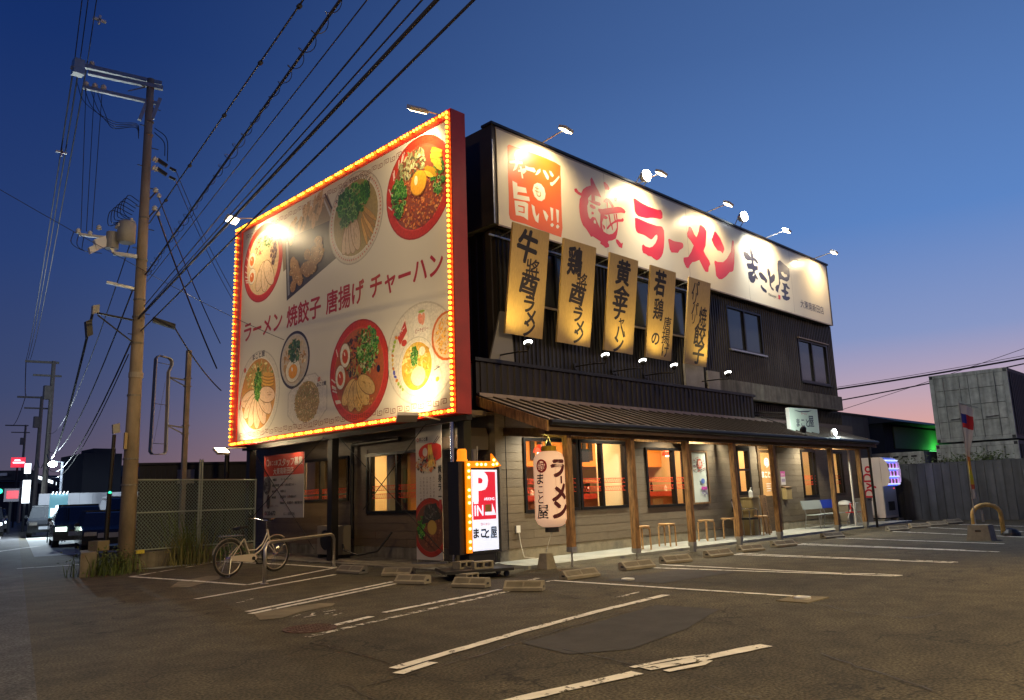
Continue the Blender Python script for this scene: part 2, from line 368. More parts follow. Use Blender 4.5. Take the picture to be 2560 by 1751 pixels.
# flat prints: polygons on a plane (origin o, axes u, v, normal n), each a hair above the one before
def tess(poly):
    from mathutils.geometry import tessellate_polygon
    return tessellate_polygon([[Vector((p[0], p[1], 0)) for p in poly]])
class Print:
    def __init__(s, o, u, v, n, step=2e-5):
        s.o = Vector(o); s.u = Vector(u); s.w = Vector(v); s.n = Vector(n); s.m = MB(); s.k = 1; s.step = step
    clip = None
    def P(s, x, y, l): return s.o + s.u*x + s.w*y + s.n*l
    def poly(s, pts, col, l=None):
        if s.clip:
            for ax, lim, sg in ((0, s.clip[0], 1), (0, s.clip[2], -1), (1, s.clip[1], 1), (1, s.clip[3], -1)):
                out = []
                for i in range(len(pts)):
                    a, b = pts[i-1], pts[i]; ia, ib = (a[ax]-lim)*sg >= 0, (b[ax]-lim)*sg >= 0
                    if ia != ib: t = (lim-a[ax])/(b[ax]-a[ax]); out.append((a[0]+(b[0]-a[0])*t, a[1]+(b[1]-a[1])*t))
                    if ib: out.append(b)
                pts = out
                if len(pts) < 3: return
        if l is None: l = s.k*s.step; s.k += 1
        n = len(s.m.v); s.m.v += [tuple(s.P(x, y, l)) for x, y in pts]
        for t in tess(pts):
            s.m.f.append([n+i for i in t]); s.m.c.append(col)
    def ell(s, cx, cy, a, b, col, rot=0, n=20, l=None):
        c, q = math.cos(rot), math.sin(rot)
        s.poly([(cx+a*math.cos(t)*c-b*math.sin(t)*q, cy+a*math.cos(t)*q+b*math.sin(t)*c) for t in [2*math.pi*i/n for i in range(n)]], col, l)
    def ring(s, cx, cy, a, w, col, n=12, sq=1.0, rot=0):
        l = s.k*s.step; s.k += 1; b = len(s.m.v); c, q = math.cos(rot), math.sin(rot)
        for rr in (a, a-w):
            for i in range(n):
                t = 2*math.pi*i/n; x = rr*math.cos(t); y = rr*math.sin(t)*sq
                s.m.v.append(tuple(s.P(cx+x*c-y*q, cy+x*q+y*c, l)))
        for i in range(n):
            s.m.f.append([b+i, b+(i+1) % n, b+n+(i+1) % n, b+n+i]); s.m.c.append(col)
    def rect(s, x0, y0, x1, y1, col): s.poly([(x0, y0), (x1, y0), (x1, y1), (x0, y1)], col)
    def line(s, p, q, w, col):
        d = Vector((q[0]-p[0], q[1]-p[1])); 
        if d.length < 1e-6: return
        d.normalize(); nx, ny = -d.y*w/2, d.x*w/2
        s.poly([(p[0]+nx, p[1]+ny), (q[0]+nx, q[1]+ny), (q[0]-nx, q[1]-ny), (p[0]-nx, p[1]-ny)], col)
    def text(s, body, x, y, size, col, bold=0, sx=1.0, align='l', shear=0, rot=0):
        vs, fs, wd = glyphs(body, 0, shear); ox = -wd/2 if align == 'c' else 0; c, q = math.cos(rot), math.sin(rot)
        sh = [(0, 0)]
        if bold: sh = [(bold*.8*math.cos(t), bold*.8*math.sin(t)) for t in (.4, 1.65, 2.9, 4.15, 5.4)]+[(0, 0)]
        for dx, dy in sh:
            l = s.k*s.step; s.k += 1; b = len(s.m.v)
            for (a, h) in vs:
                a = (a+ox+dx)*size*sx; h = (h+dy)*size
                s.m.v.append(tuple(s.P(x+a*c-h*q, y+a*q+h*c, l)))
            for f in fs: s.m.f.append([b+i for i in f]); s.m.c.append(col)
        return wd*size*sx
    def build(s, name, m='print', parent=None, **k): return s.m.build(name, m, parent, **k)
GL = {}
def glyphs(body, bold=0, shear=0):
    key = (body, bold, shear)
    if key in GL: return GL[key]
    c = bpy.data.curves.new('t', 'FONT'); c.body = body; c.size = 1; c.offset = bold; c.shear = shear; c.resolution_u = 3
    o = bpy.data.objects.new('t', c); COL.objects.link(o)
    dg = bpy.context.evaluated_depsgraph_get(); me = bpy.data.meshes.new_from_object(o.evaluated_get(dg))
    vs = [(v.co.x, v.co.y) for v in me.vertices]; fs = [list(p.vertices) for p in me.polygons]
    bpy.data.objects.remove(o); bpy.data.curves.remove(c); bpy.data.meshes.remove(me)
    x0 = min([v[0] for v in vs] or [0]); wd = max([v[0] for v in vs] or [0]) - x0
    vs = [(a-x0, b) for a, b in vs]
    GL[key] = (vs, fs, wd); return GL[key]

T={"EMBLEM":[[[12.439,7.598],[12.287,7.526],[12.172,7.44],[12.111,7.35],[12.095,7.26],[12.045,7.187],[12.017,7.046],[12.015,6.9],[12.032,6.784],[12.062,6.706],[12.109,6.633],[12.212,6.571],[12.296,6.493],[12.354,6.433],[12.402,6.462],[12.582,6.421],[12.673,6.404],[12.65,6.35],[12.759,6.324],[12.832,6.29],[12.95,6.339],[12.954,6.389],[12.91,6.43],[12.943,6.474],[13.06,6.505],[13.203,6.579],[13.262,6.693],[13.303,6.816],[13.317,6.959],[13.312,7.009],[13.297,7.171],[13.247,7.159],[13.277,7.001],[13.267,6.846],[13.198,6.742],[13.094,6.662],[12.975,6.624],[12.88,6.628],[12.788,6.651],[12.765,6.708],[12.68,6.701],[12.621,6.774],[12.58,6.839],[12.53,6.901],[12.437,6.897],[12.358,6.824],[12.308,6.873],[12.281,6.989],[12.281,7.099],[12.334,7.198],[12.322,7.282],[12.402,7.364],[12.438,7.398],[12.429,7.247],[12.561,7.28],[12.556,7.404],[12.703,7.417],[12.778,7.411],[12.704,7.53],[12.609,7.631],[12.489,7.799],[12.432,7.733]],[[11.883,7.376],[11.955,7.407],[12.022,7.351],[12.119,7.34],[12.105,7.275],[11.999,7.284],[11.896,7.318]],[[12.887,7.788],[12.937,7.814],[13.04,7.771],[13.092,7.708],[13.069,7.664],[12.931,7.634],[12.908,7.698]],[[12.338,7.249],[12.448,7.252],[12.58,7.279],[12.711,7.283],[12.746,7.252],[12.704,7.204],[12.573,7.196],[12.426,7.207]],[[12.366,7.151],[12.442,7.176],[12.551,7.153],[12.556,7.105],[12.47,7.078],[12.372,7.103]],[[12.429,7.018],[12.496,7.004],[12.489,6.965],[12.413,6.941],[12.408,6.983]],[[13.237,7.579],[13.317,7.587],[13.341,7.529],[13.304,7.448],[13.235,7.45],[13.211,7.508]],[[12.642,7.132],[12.794,7.157],[12.991,7.23],[13.151,7.282],[13.353,7.345],[13.474,7.362],[13.573,7.341],[13.629,7.296],[13.584,7.246],[13.462,7.234],[13.299,7.184],[13.057,7.107],[12.938,7.06],[12.763,7.018],[12.708,7.03],[12.647,7.084]],[[12.848,7.34],[12.871,7.384],[12.953,7.449],[13.069,7.447],[13.16,7.38],[13.212,7.31],[13.13,7.271],[13.059,7.342],[13.007,7.368],[12.983,7.229],[12.946,7.219],[12.942,7.326]],[[12.717,7.032],[12.822,7.038],[12.934,7.021],[12.974,6.993],[12.89,6.948],[12.814,6.949],[12.758,6.843],[12.757,6.687],[12.678,6.676],[12.688,6.839]],[[12.764,6.807],[12.838,6.786],[12.852,6.74],[12.81,6.693],[12.786,6.737]],[[12.908,6.727],[12.923,6.781],[13.037,6.882],[13.201,6.983],[13.325,7.05],[13.447,7.079],[13.512,7.126],[13.543,7.082],[13.503,7.034],[13.319,6.988],[13.176,6.923],[13.031,6.818],[12.947,6.736]],[[12.981,7.077],[13.033,7.089],[13.06,6.963],[13.065,6.876],[13.026,6.867],[13.009,6.951]],[[13.176,7.136],[13.212,7.144],[13.243,7.005],[13.228,6.958],[13.201,6.983]],[[13.064,6.863],[13.113,6.874],[13.123,6.763],[13.101,6.739],[13.078,6.803]],[[13.202,6.566],[13.28,6.571],[13.392,6.506],[13.455,6.545],[13.412,6.403],[13.304,6.412],[13.214,6.494]]],"EMBLEM_GAP":[[[12.507,6.852],[12.55,6.819],[12.537,6.764],[12.472,6.764],[12.467,6.812]]],"RAMEN":[[[13.946,7.688],[14.017,7.712],[14.289,7.662],[14.522,7.646],[14.762,7.646],[14.909,7.652],[15.035,7.683],[15.09,7.621],[15.079,7.491],[14.982,7.443],[14.686,7.403],[14.539,7.368],[14.44,7.33],[14.089,7.301],[14.003,7.352],[13.969,7.423],[13.968,7.567]],[[13.963,7.233],[14.084,7.252],[14.477,7.232],[14.812,7.236],[14.961,7.262],[15.035,7.264],[15.1,7.19],[15.095,6.98],[15.049,6.764],[14.995,6.62],[14.922,6.518],[14.814,6.427],[14.713,6.383],[14.596,6.403],[14.505,6.436],[14.387,6.424],[14.297,6.451],[14.194,6.456],[14.162,6.524],[14.173,6.625],[14.228,6.665],[14.294,6.633],[14.457,6.634],[14.58,6.681],[14.713,6.796],[14.799,6.917],[14.815,6.994],[14.787,7.021],[14.723,6.988],[14.615,6.885],[14.552,6.849],[14.493,6.854],[14.276,6.898],[14.045,6.89],[13.981,6.926],[13.955,7.005]],[[15.251,6.999],[15.305,7.028],[15.379,7.019],[15.505,7.011],[15.818,7.044],[15.882,7.027],[15.9,6.97],[15.853,6.907],[15.713,6.833],[15.63,6.745],[15.352,6.7],[15.285,6.768]],[[16.194,7.519],[16.258,7.554],[16.336,7.528],[16.426,7.391],[16.513,7.329],[16.577,7.393],[16.65,7.52],[16.714,7.677],[16.789,7.713],[16.94,7.68],[17.032,7.589],[16.982,7.386],[16.926,7.199],[16.812,7.033],[16.888,6.938],[17.041,6.826],[17.077,6.738],[16.991,6.643],[16.952,6.513],[16.823,6.494],[16.735,6.564],[16.569,6.75],[16.351,6.659],[16.24,6.633],[16.119,6.533],[16.039,6.435],[15.948,6.44],[15.881,6.526],[15.849,6.58],[15.861,6.673],[16.066,6.729],[16.22,6.882],[16.361,7.081],[16.234,7.179],[16.109,7.245],[16.1,7.335],[16.16,7.426]],[[17.431,7.689],[17.489,7.682],[17.677,7.551],[17.828,7.371],[17.855,7.294],[17.748,7.152],[17.65,7.195],[17.501,7.186],[17.341,7.285],[17.239,7.417],[17.336,7.543]],[[17.314,6.882],[17.452,6.87],[17.725,6.915],[17.927,7.047],[18.181,7.295],[18.275,7.58],[18.333,7.648],[18.394,7.605],[18.378,7.318],[18.303,7.004],[18.228,6.792],[18.151,6.737],[18.023,6.706],[17.818,6.555],[17.59,6.434],[17.44,6.416],[17.319,6.482],[17.31,6.703],[17.285,6.826]]],"MAKOTO":[[[18.841,7.426],[18.953,7.449],[19.088,7.441],[19.237,7.356],[19.276,7.264],[19.048,7.217],[18.919,7.251],[18.853,7.337]],[[19.228,7.612],[19.27,7.614],[19.332,7.576],[19.395,7.459],[19.393,7.373],[19.543,7.352],[19.642,7.277],[19.59,7.224],[19.458,7.271],[19.385,7.285],[19.372,7.182],[19.425,7.135],[19.593,7.164],[19.58,7.049],[19.438,7.006],[19.387,6.957],[19.431,6.893],[19.539,6.799],[19.488,6.751],[19.406,6.789],[19.361,6.696],[19.242,6.616],[19.106,6.624],[19.014,6.72],[19.001,6.872],[19.105,6.922],[19.275,6.951],[19.271,7.007],[19.034,6.984],[18.958,7.089],[19.021,7.141],[19.246,7.173],[19.267,7.291],[19.216,7.466]],[[19.631,6.987],[19.735,7.013],[19.818,6.999],[19.975,6.919],[20.084,6.851],[20.047,6.765],[19.927,6.744],[19.922,6.794],[19.726,6.817],[19.652,6.876],[19.608,6.94]],[[19.666,6.649],[19.722,6.644],[19.77,6.595],[19.96,6.541],[19.984,6.487],[19.914,6.451],[19.75,6.492],[19.653,6.575]],[[20.136,7.181],[20.219,7.204],[20.27,7.162],[20.307,7.095],[20.294,6.983],[20.48,7.097],[20.554,7.096],[20.576,7.026],[20.517,6.912],[20.365,6.82],[20.275,6.782],[20.296,6.691],[20.42,6.646],[20.393,6.586],[20.267,6.62],[20.184,6.723],[20.193,6.87],[20.186,6.956],[20.131,7.049]],[[20.843,7.553],[20.975,7.601],[21.18,7.542],[21.389,7.49],[21.539,7.449],[21.513,7.223],[21.43,7.086],[21.289,7.013],[21.041,7.018],[20.95,7.025],[20.853,7.0],[20.862,6.898],[20.777,6.779],[20.693,6.662],[20.66,6.575],[20.534,6.621],[20.524,6.722],[20.597,6.786],[20.758,6.835],[20.78,6.943],[20.78,7.122],[20.77,7.269],[20.792,7.453]],[[20.961,6.93],[21.114,6.926],[21.276,6.954],[21.309,6.884],[21.411,6.848],[21.434,6.807],[21.275,6.8],[21.216,6.846],[21.169,6.74],[21.324,6.691],[21.272,6.637],[21.14,6.601],[21.16,6.547],[21.337,6.573],[21.392,6.536],[21.299,6.469],[21.133,6.421],[20.951,6.437],[20.862,6.524],[21.037,6.555],[21.037,6.629],[20.904,6.652],[20.847,6.702],[21.028,6.732],[21.05,6.84]]],"MAKOTO_GAP":[[[19.239,6.831],[19.353,6.922],[19.367,6.882],[19.293,6.823]],[[20.962,7.237],[21.093,7.271],[21.192,7.226],[21.334,7.229],[21.347,7.17],[21.17,7.119],[21.023,7.158]]],"SEAL":[[[20.649,6.522],[20.784,6.514],[20.757,6.385],[20.615,6.399]]],"ORANGE":[[[9.956,7.731],[10.001,7.776],[10.345,7.791],[10.628,7.798],[10.993,7.807],[11.331,7.798],[11.482,7.767],[11.469,7.565],[11.477,7.458],[11.462,7.237],[11.457,6.966],[11.449,6.696],[11.454,6.43],[11.402,6.22],[11.173,6.223],[11.045,6.234],[10.72,6.239],[10.371,6.262],[10.056,6.252],[9.965,6.268],[9.936,6.36],[9.949,6.713],[9.944,7.089],[9.95,7.472]]],"WHITE":[[[10.002,7.443],[10.157,7.495],[10.179,7.579],[10.24,7.607],[10.245,7.52],[10.358,7.528],[10.361,7.483],[10.241,7.448],[10.175,7.32],[10.087,7.26],[10.153,7.403],[10.155,7.436],[10.008,7.397]],[[10.226,7.321],[10.291,7.35],[10.277,7.407],[10.317,7.418],[10.338,7.376],[10.431,7.412],[10.459,7.361],[10.375,7.279],[10.346,7.304],[10.366,7.186],[10.323,7.178],[10.303,7.307],[10.233,7.282]],[[10.433,7.469],[10.521,7.464],[10.683,7.493],[10.734,7.439],[10.687,7.399],[10.429,7.385]],[[10.711,7.354],[10.781,7.472],[10.866,7.53],[10.863,7.462],[10.786,7.387],[10.733,7.357]],[[10.939,7.524],[11.013,7.525],[11.109,7.424],[11.086,7.351],[11.032,7.373],[10.955,7.475]],[[11.127,7.566],[11.187,7.56],[11.258,7.492],[11.217,7.445],[11.159,7.478]],[[11.134,7.31],[11.226,7.346],[11.347,7.46],[11.425,7.541],[11.43,7.499],[11.301,7.342],[11.192,7.248],[11.145,7.257]],[[10.06,7.058],[10.187,7.041],[10.192,6.981],[10.427,7.009],[10.448,6.905],[10.282,6.881],[10.192,6.867],[10.179,6.807],[10.506,6.845],[10.522,6.757],[10.326,6.733],[10.077,6.708],[10.068,6.87]],[[10.097,6.669],[10.221,6.687],[10.394,6.712],[10.471,6.693],[10.45,6.356],[10.343,6.392],[10.24,6.398],[10.121,6.379],[10.106,6.501]],[[10.565,6.71],[10.647,6.685],[10.667,6.561],[10.695,6.49],[10.775,6.58],[10.74,6.366],[10.657,6.391],[10.594,6.518]],[[10.889,6.673],[10.965,6.659],[11.042,6.579],[10.989,6.459],[10.943,6.51],[10.907,6.606]],[[11.107,6.788],[11.199,6.775],[11.17,6.517],[11.126,6.51]],[[11.275,6.79],[11.369,6.776],[11.342,6.514],[11.294,6.507]],[[11.093,6.421],[11.148,6.463],[11.2,6.436],[11.15,6.377],[11.102,6.384]],[[11.257,6.425],[11.311,6.475],[11.361,6.436],[11.31,6.376],[11.262,6.387]],[[10.612,7.013],[10.664,7.144],[10.757,7.204],[10.866,7.205],[10.953,7.142],[10.987,7.032],[10.958,6.919],[10.863,6.845],[10.754,6.841],[10.659,6.895]]],"WHITE_GAP":[[[10.191,6.6],[10.372,6.614],[10.364,6.473],[10.192,6.462],[10.194,6.487],[10.331,6.495],[10.335,6.583],[10.19,6.575]]]}
# ------------------------------------------------------------------ ground, paint, kerbs
def sheet(name, m, poly, z, parent=None, **k):
    b = MB(); b.v = [(x, y, z) for x, y in poly]
    for t in tess(poly): b.f.append(list(t)); b.c.append(None)
    # make all normals point up
    for f in b.f:
        a, c, d = [Vector(b.v[i]) for i in f]
        if (c-a).cross(d-a).z < 0: f.reverse()
    return b.build(name, m, parent, **k)
sheet('ground', 'asphalt', [(-900, -900), (900, -900), (900, 900), (-900, 900)], 0.0, kind='structure')
sd = Vector((.2246, .9745)); sn = Vector((sd.y, -sd.x))          # street direction and its right-hand normal
def st(t, n): p = Vector((6.37, 21.43)) + sd*(t-21.43) + sn*n; return (p.x, p.y)
sheet('road', 'road_asphalt', [st(-60, -9), st(-60, -1.2), st(400, -1.2), st(400, -9)], .004, kind='structure')
sheet('pavement', 'walk_concrete', [st(24, -.9), st(24, 2.2), st(48, 2.2), st(48, -.9)], .006, kind='structure')
def line(pts, w, worn=False, jag=.006, name='parking_line'):
    """irregular painted stripe through ground points"""
    L, Rr = [], []
    n_tot = []
    for a, b in zip(pts[:-1], pts[1:]):
        a = Vector(a); b = Vector(b); ln = (b-a).length; n = max(2, int(ln/.12))
        d = (b-a).normalized(); q = Vector((-d.y, d.x))
        for i in range(n+1):
            p = a + (b-a)*(i/n)
            L.append(p + q*(w/2+random.uniform(-jag, jag))); Rr.append(p - q*(w/2+random.uniform(-jag, jag)))
    m = MB()
    for i in range(len(L)-1):
        z = .008
        m.add([(L[i].x, L[i].y, z), (Rr[i].x, Rr[i].y, z), (Rr[i+1].x, Rr[i+1].y, z), (L[i+1].x, L[i+1].y, z)], [(0, 1, 2, 3)])
    # keep normals up
    for f in m.f:
        a, c, d = [Vector(m.v[i]) for i in f[:3]]
        if (c-a).cross(d-a).z < 0: f.reverse()
    return m.build(name, 'line_paint_worn' if worn else 'line_paint', kind='structure')
k = .76
line([(5.19, 14.67), (6.3, 15.5)], .10, True); line([(6.6, 15.72), (7.34, 16.33)], .08, True)
line([(5.19, 14.67), (5.45, 12.7), (5.61, 11.21)], .10); line([(5.61, 11.21), (7.91, 12.5)], .10)
line([(7.63, 16.59), (7.91, 14.09), (7.91, 12.5)], .10)
line([(4.41, 10.18), (7.17, 11.33)], .09)
line([(4.22, 8.42), (6.96, 9.50)], .08); line([(4.16, 8.22), (6.99, 9.30)], .09)
line([(5.02, 7.00), (7.06, 7.38)], .09); line([(4.25, 6.72), (4.78, 6.88)], .09); line([(3.75, 6.36), (7.09, 7.18)], .08, True)
line([(7.3, 7.5), (8.3, 7.9)], .09, True); line([(7.3, 7.28), (8.2, 7.5)], .07, True)
line([(3.42, 4.66), (4.95, 4.96), (6.2, 5.15), (7.64, 5.30)], .10); line([(3.34, 4.50), (3.72, 4.60)], .09)
line([(7.1, 5.62), (7.75, 5.72)], .05, True)
line([(3.05, 3.40), (3.36, 3.38), (4.30, 3.24)], .11)
line([(4.42, 3.27), (4.85, 3.16), (5.58, 3.02)], .12); line([(4.40, 3.36), (4.75, 3.30), (5.05, 3.17)], .05); line([(4.44, 3.12), (4.75, 3.05), (4.88, 3.08)], .06)
line([(8.17, 7.50), (8.19, 5.6), (8.22, 3.95)], .09)
for (xa, ya, xb, yb) in [(10.24, 7.30, 10.57, 3.90), (10.72, 7.50, 10.60, 4.55), (12.88, 7.45, 12.63, 3.82), (13.13, 7.52, 12.80, 4.6), (15.55, 7.55, 14.78, 3.75), (15.80, 7.56, 15.0, 4.3)]:
    line([(xa, ya), (xb, yb)], .085, jag=.005)
line([(10.57, 3.90), (10.68, 3.84), (10.72, 4.2), (10.62, 4.55)], .07); line([(12.63, 3.82), (12.76, 3.80), (12.84, 4.4)], .07, True)
for a, b in [((17.83, 7.99), (16.67, 4.13)), ((20.38, 7.4), (18.71, 4.27)), ((22.29, 7.2), (20.71, 4.71)), ((24, 6.95), (23, 5.21))]: line([a, b], .085, jag=.004)
for i, (x, y, a) in enumerate([(4.52, 9.3, .3), (4.70, 9.42, .5), (4.35, 7.45, .2), (4.48, 7.52, .9), (4.56, 7.44, .3), (4.68, 7.62, .1), (4.30, 7.58, .6), (4.6, 7.3, .4)]):
    line([(x, y), (x+.16*math.cos(a), y+.16*math.sin(a))], .03, True)
for cr in ([(3.64, 6.11), (3.58, 5.45), (3.56, 5.03), (3.48, 4.69)], [(2.94, 4.52), (2.84, 4.06)], [(4.63, 4.15), (4.51, 3.58), (4.44, 3.21)], [(5.5, 2.57), (5.25, 2.21), (5.11, 1.99), (4.89, 1.67)], [(7.86, 3.71), (7.47, 3.22), (7.33, 2.6), (7.77, 2.48)], [(4.26, 2.68), (4.15, 2.48), (4.2, 2.34)], [(7.36, 6.84), (6.96, 6.1), (6.86, 5.73), (7.04, 5.43)], [(2.96, 4.40), (3.47, 4.43), (4.06, 4.50), (4.75, 4.66), (5.51, 4.80), (6.95, 4.98)]):
    pts = []
    for a_, b_ in zip(cr[:-1], cr[1:]):
        n_ = max(2, int(math.dist(a_, b_)/.09))
        for q in range(n_): pts.append((a_[0]+(b_[0]-a_[0])*q/n_+random.uniform(-.018, .018), a_[1]+(b_[1]-a_[1])*q/n_+random.uniform(-.018, .018)))
    pts.append(cr[-1]); m_ = MB()
    for a_, b_ in zip(pts[:-1], pts[1:]):
        d_ = Vector((b_[0]-a_[0], b_[1]-a_[1])).normalized(); w_ = random.uniform(.002, .006); q_ = Vector((-d_.y, d_.x))*w_
        m_.add([(a_[0]-q_.x, a_[1]-q_.y, .0095), (b_[0]-q_.x, b_[1]-q_.y, .0095), (b_[0]+q_.x, b_[1]+q_.y, .0095), (a_[0]+q_.x, a_[1]+q_.y, .0095)], [(0, 1, 2, 3)])
    m_.build('asphalt_crack', 'black', kind='structure')
sheet('asphalt_patch', 'patch_dark', [(4.62, 4.60), (6.95, 4.94), (7.0, 4.25), (5.9, 3.9), (4.9, 3.75), (4.5, 4.0)], .004, kind='structure')
sheet('asphalt_patch', 'patch_dark', [(8.5, 6.9), (10.3, 6.8), (10.2, 5.9), (8.6, 6.0)], .004, kind='structure')
line([st(14, -2.0), st(150, -2.0)], .12, name='road_line'); 
for t in range(-10, 160, 8): line([st(t, -5.2), st(t+4, -5.2)], .12, name='road_line')
line([(5.0, 27.2), (8.2, 31.9)], .2, name='road_line'); line([(4.6, 19.5), (5.75, 19.2)], .12, name='road_line')
sheet('asphalt_patch', 'patch', [(4.00, 7.70), (4.18, 8.18), (4.6, 8.32), (5.08, 8.33), (5.16, 8.15), (5.02, 7.98), (4.55, 7.86), (4.2, 7.62)], .006, kind='structure')
sheet('asphalt_patch', 'patch', [(4.85, 12.1), (5.3, 12.9), (6.0, 13.4), (6.2, 13.0), (5.5, 12.3), (5.0, 11.8)], .004, kind='structure')
sheet('concrete_strip', 'walk_concrete', [(5.9, 16.45), (6.1, 15.95), (7.6, 16.4), (8.6, 16.75), (8.6, 17.0)], .010, kind='structure')
# cover plates
b = MB().lathe((4.02, 6.77, .0), [(.25, 0), (.25, .009), (.23, .011), (.23, .007), (0.05, .007)], 28)
for i in range(9):
    for j in range(9):
        x, y = 4.02+(i-4)*.06, 6.77+(j-4)*.06
        if (x-4.02)**2+(y-6.77)**2 < .038: b.box(x-.02, x+.02, y-.012, y+.012, .007, .012)
b.build('manhole_cover', 'grate', label='round rusty iron manhole cover at the outer end of the worn double line', cat='manhole cover')
for i, (x, y, lb) in enumerate([(8.67, 6.6, 'small round white ground cap near the first wheel stop of the long row'), (8.05, 3.9, 'round white ground cap on a square plate at the end of a long line')]):
    t = thing('drain_cap', (x, y, 0), lb, 'drain cap', 'white ground caps')
    if i: box('base_plate', 'patch', x-.25, x+.25, y-.17, y+.17, 0.0, .010, t)
    MB().lathe((x, y, .010), [(.085, 0), (.085, .02), (.06, .026), (.055, .018)], 20).build('cap', 'white_metal', t)
# walkway slab under the awning
WZ = .05
walk = MB().prism([(9.3, 9.05, 0), (9.6, 8.95, 0), (15, 8.85, 0), (25.6, 8.7, 0), (25.6, 10.2, 0), (9.3, 10.2, 0)], (0, 0, WZ)).build('walkway', 'walk_concrete', kind='structure')
box('side_strip', 'concrete_dark', 8.35, 9.6, 10.1, 19.2, 0, .03, kind='structure')

# ------------------------------------------------------------------ restaurant building
YF, XS = 10.05, 9.60
B = thing('restaurant', (9.6, 10.05, 0), 'dark two storey corner restaurant with brown siding and a lit front under a lean-to roof', 'building')
# wooden / fibre siding planks, row by row, cut round the openings
front_open = [(10.27, 11.78, .85, 2.20), (11.83, 13.34, .85, 2.20), (14.02, 15.58, .82, 2.10), (15.75, 16.47, .84, 2.06), (17.84, 18.50, 1.0, 2.18), (18.93, 20.0, 0, 2.25), (21.42, 22.34, .86, 2.18), (23.46, 24.20, .88, 2.16)]
side_open = [(12.05, 13.95, .90, 2.12), (14.62, 16.6, 1.18, 2.14)]
H = .152; z = .25; row = 0
def segs(a, b, op, z0, z1):
    xs = [a]; 
    for o0, o1, p0, p1 in op:
        if z1 > p0+.02 and z0 < p1-.02: xs += [o0, o1]
    xs.append(b); return [(xs[i], xs[i+1]) for i in range(0, len(xs), 2)]
while z < 2.98:
    off = (row % 3)*1.05
    for a, b_ in segs(9.72, 25.27, front_open, z, z+H):
        x = a
        while x < b_-.01:
            nx = min(b_, (math.floor((x-off)/3.15+1e-6)+1)*3.15+off)
            if nx-x > .04: ubox('siding_board', 'siding', x+.002, nx-.002, YF-.016, YF, z+.004, z+H-.004, B)
            x = nx
    for a, b_ in segs(10.17, 19.0, side_open, z, z+H):
        y = a
        while y < b_-.01:
            ny = min(b_, (math.floor((y-off)/3.15+1e-6)+1)*3.15+off)
            if ny-y > .04: ubox('siding_board', 'siding_dark', XS-.016, XS, y+.002, ny-.002, z+.004, z+H-.004, B)
            y = ny
    z += H; row += 1
MB().box(XS-.03, XS+.12, YF-.03, YF+.12, .22, 3.0).build('corner_trim', 'siding', B)
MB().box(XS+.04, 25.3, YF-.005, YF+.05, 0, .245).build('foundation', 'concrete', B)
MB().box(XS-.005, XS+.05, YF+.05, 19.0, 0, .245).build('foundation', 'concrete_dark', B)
# backing wall with real openings
def wall_with_holes(axis, c0, c1, a0, a1, z0, z1, op, name, m):
    b = MB(); zs = sorted({z0, z1, *[o[2] for o in op], *[o[3] for o in op]}); zs = [q for q in zs if z0 <= q <= z1]
    for zl, zh in zip(zs[:-1], zs[1:]):
        for s0, s1 in segs(a0, a1, op, zl, zh):
            if s1-s0 < .003: continue
            if axis == 'x': b.box(s0, s1, c0, c1, zl, zh)
            else: b.box(c0, c1, s0, s1, zl, zh)
    return b.build(name, m, B)
wall_with_holes('x', YF+.003, YF+.12, XS+.05, 25.3, .25, 3.0, front_open, 'wall', 'siding_dark')
wall_with_holes('y', XS+.003, XS+.12, YF+.13, 19.0, .25, 3.0, side_open, 'wall', 'siding_dark')
box('wall', 'siding_dark', 25.18, 25.3, YF+.13, 19, .25, 3.0, B); box('wall', 'siding_dark', XS, 25.3, 18.9, 19.0, 0, 3.0, B)
box('wall_vent_slot', 'corrugated', 9.83, 9.845, YF-.02, YF-.012, .25, 2.95, B)
# corrugated cladding
def corr(name, m, axis, plane, a0, a1, z0, z1, pitch=.115, d=.022, sgn=-1, op=()):
    b = MB(); n = int((a1-a0)/pitch); prof = []
    for i in range(n+1):
        a = a0+i*pitch
        for q, dd in ((0, 0), (.50, 0), (.58, 1), (.92, 1)):
            if a+q*pitch <= a1: prof.append((a+q*pitch, plane+sgn*d*dd))
    prof.append((a1, plane))
    for (p, q), (p2, q2) in zip(prof[:-1], prof[1:]):
        sp = [(z0, z1)]
        for o0, o1, y0, y1 in op:
            if (p+p2)/2 > o0 and (p+p2)/2 < o1: sp = [(s0, min(s1, y0)) for s0, s1 in sp if s0 < y0] + [(max(s0, y1), s1) for s0, s1 in sp if s1 > y1]
        for s0, s1 in sp:
            if axis == 'x': b.add([(p, q, s0), (p2, q2, s0), (p2, q2, s1), (p, q, s1)], [(0, 1, 2, 3)])
            else: b.add([(q, p, s0), (q2, p2, s0), (q2, p2, s1), (q, p, s1)], [(0, 3, 2, 1)])
    return b.build(name, m, B)
up_op = [(10.7, 12.0, 4.76, 5.92), (13.6, 16.12, 4.76, 5.92), (18.0, 19.85, 4.70, 5.86), (22.0, 23.95, 4.18, 5.45)]
corr('corrugated_wall', 'corrugated', 'x', YF, 9.76, 24.45, 3.5, 6.12, op=up_op)
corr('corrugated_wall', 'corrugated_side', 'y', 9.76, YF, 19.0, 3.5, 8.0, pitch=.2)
corr('fascia_cladding', 'fascia_metal', 'x', YF-.07, 9.12, 18.9, 2.93, 3.50, pitch=.17)
corr('fascia_cladding', 'fascia_metal', 'y', 9.12, YF-.07, 18.5, 2.62, 3.50, pitch=.17)
corr('recess_cladding', 'corrugated', 'x', YF+.32, 18.9, 25.3, 2.9, 3.45, pitch=.115)
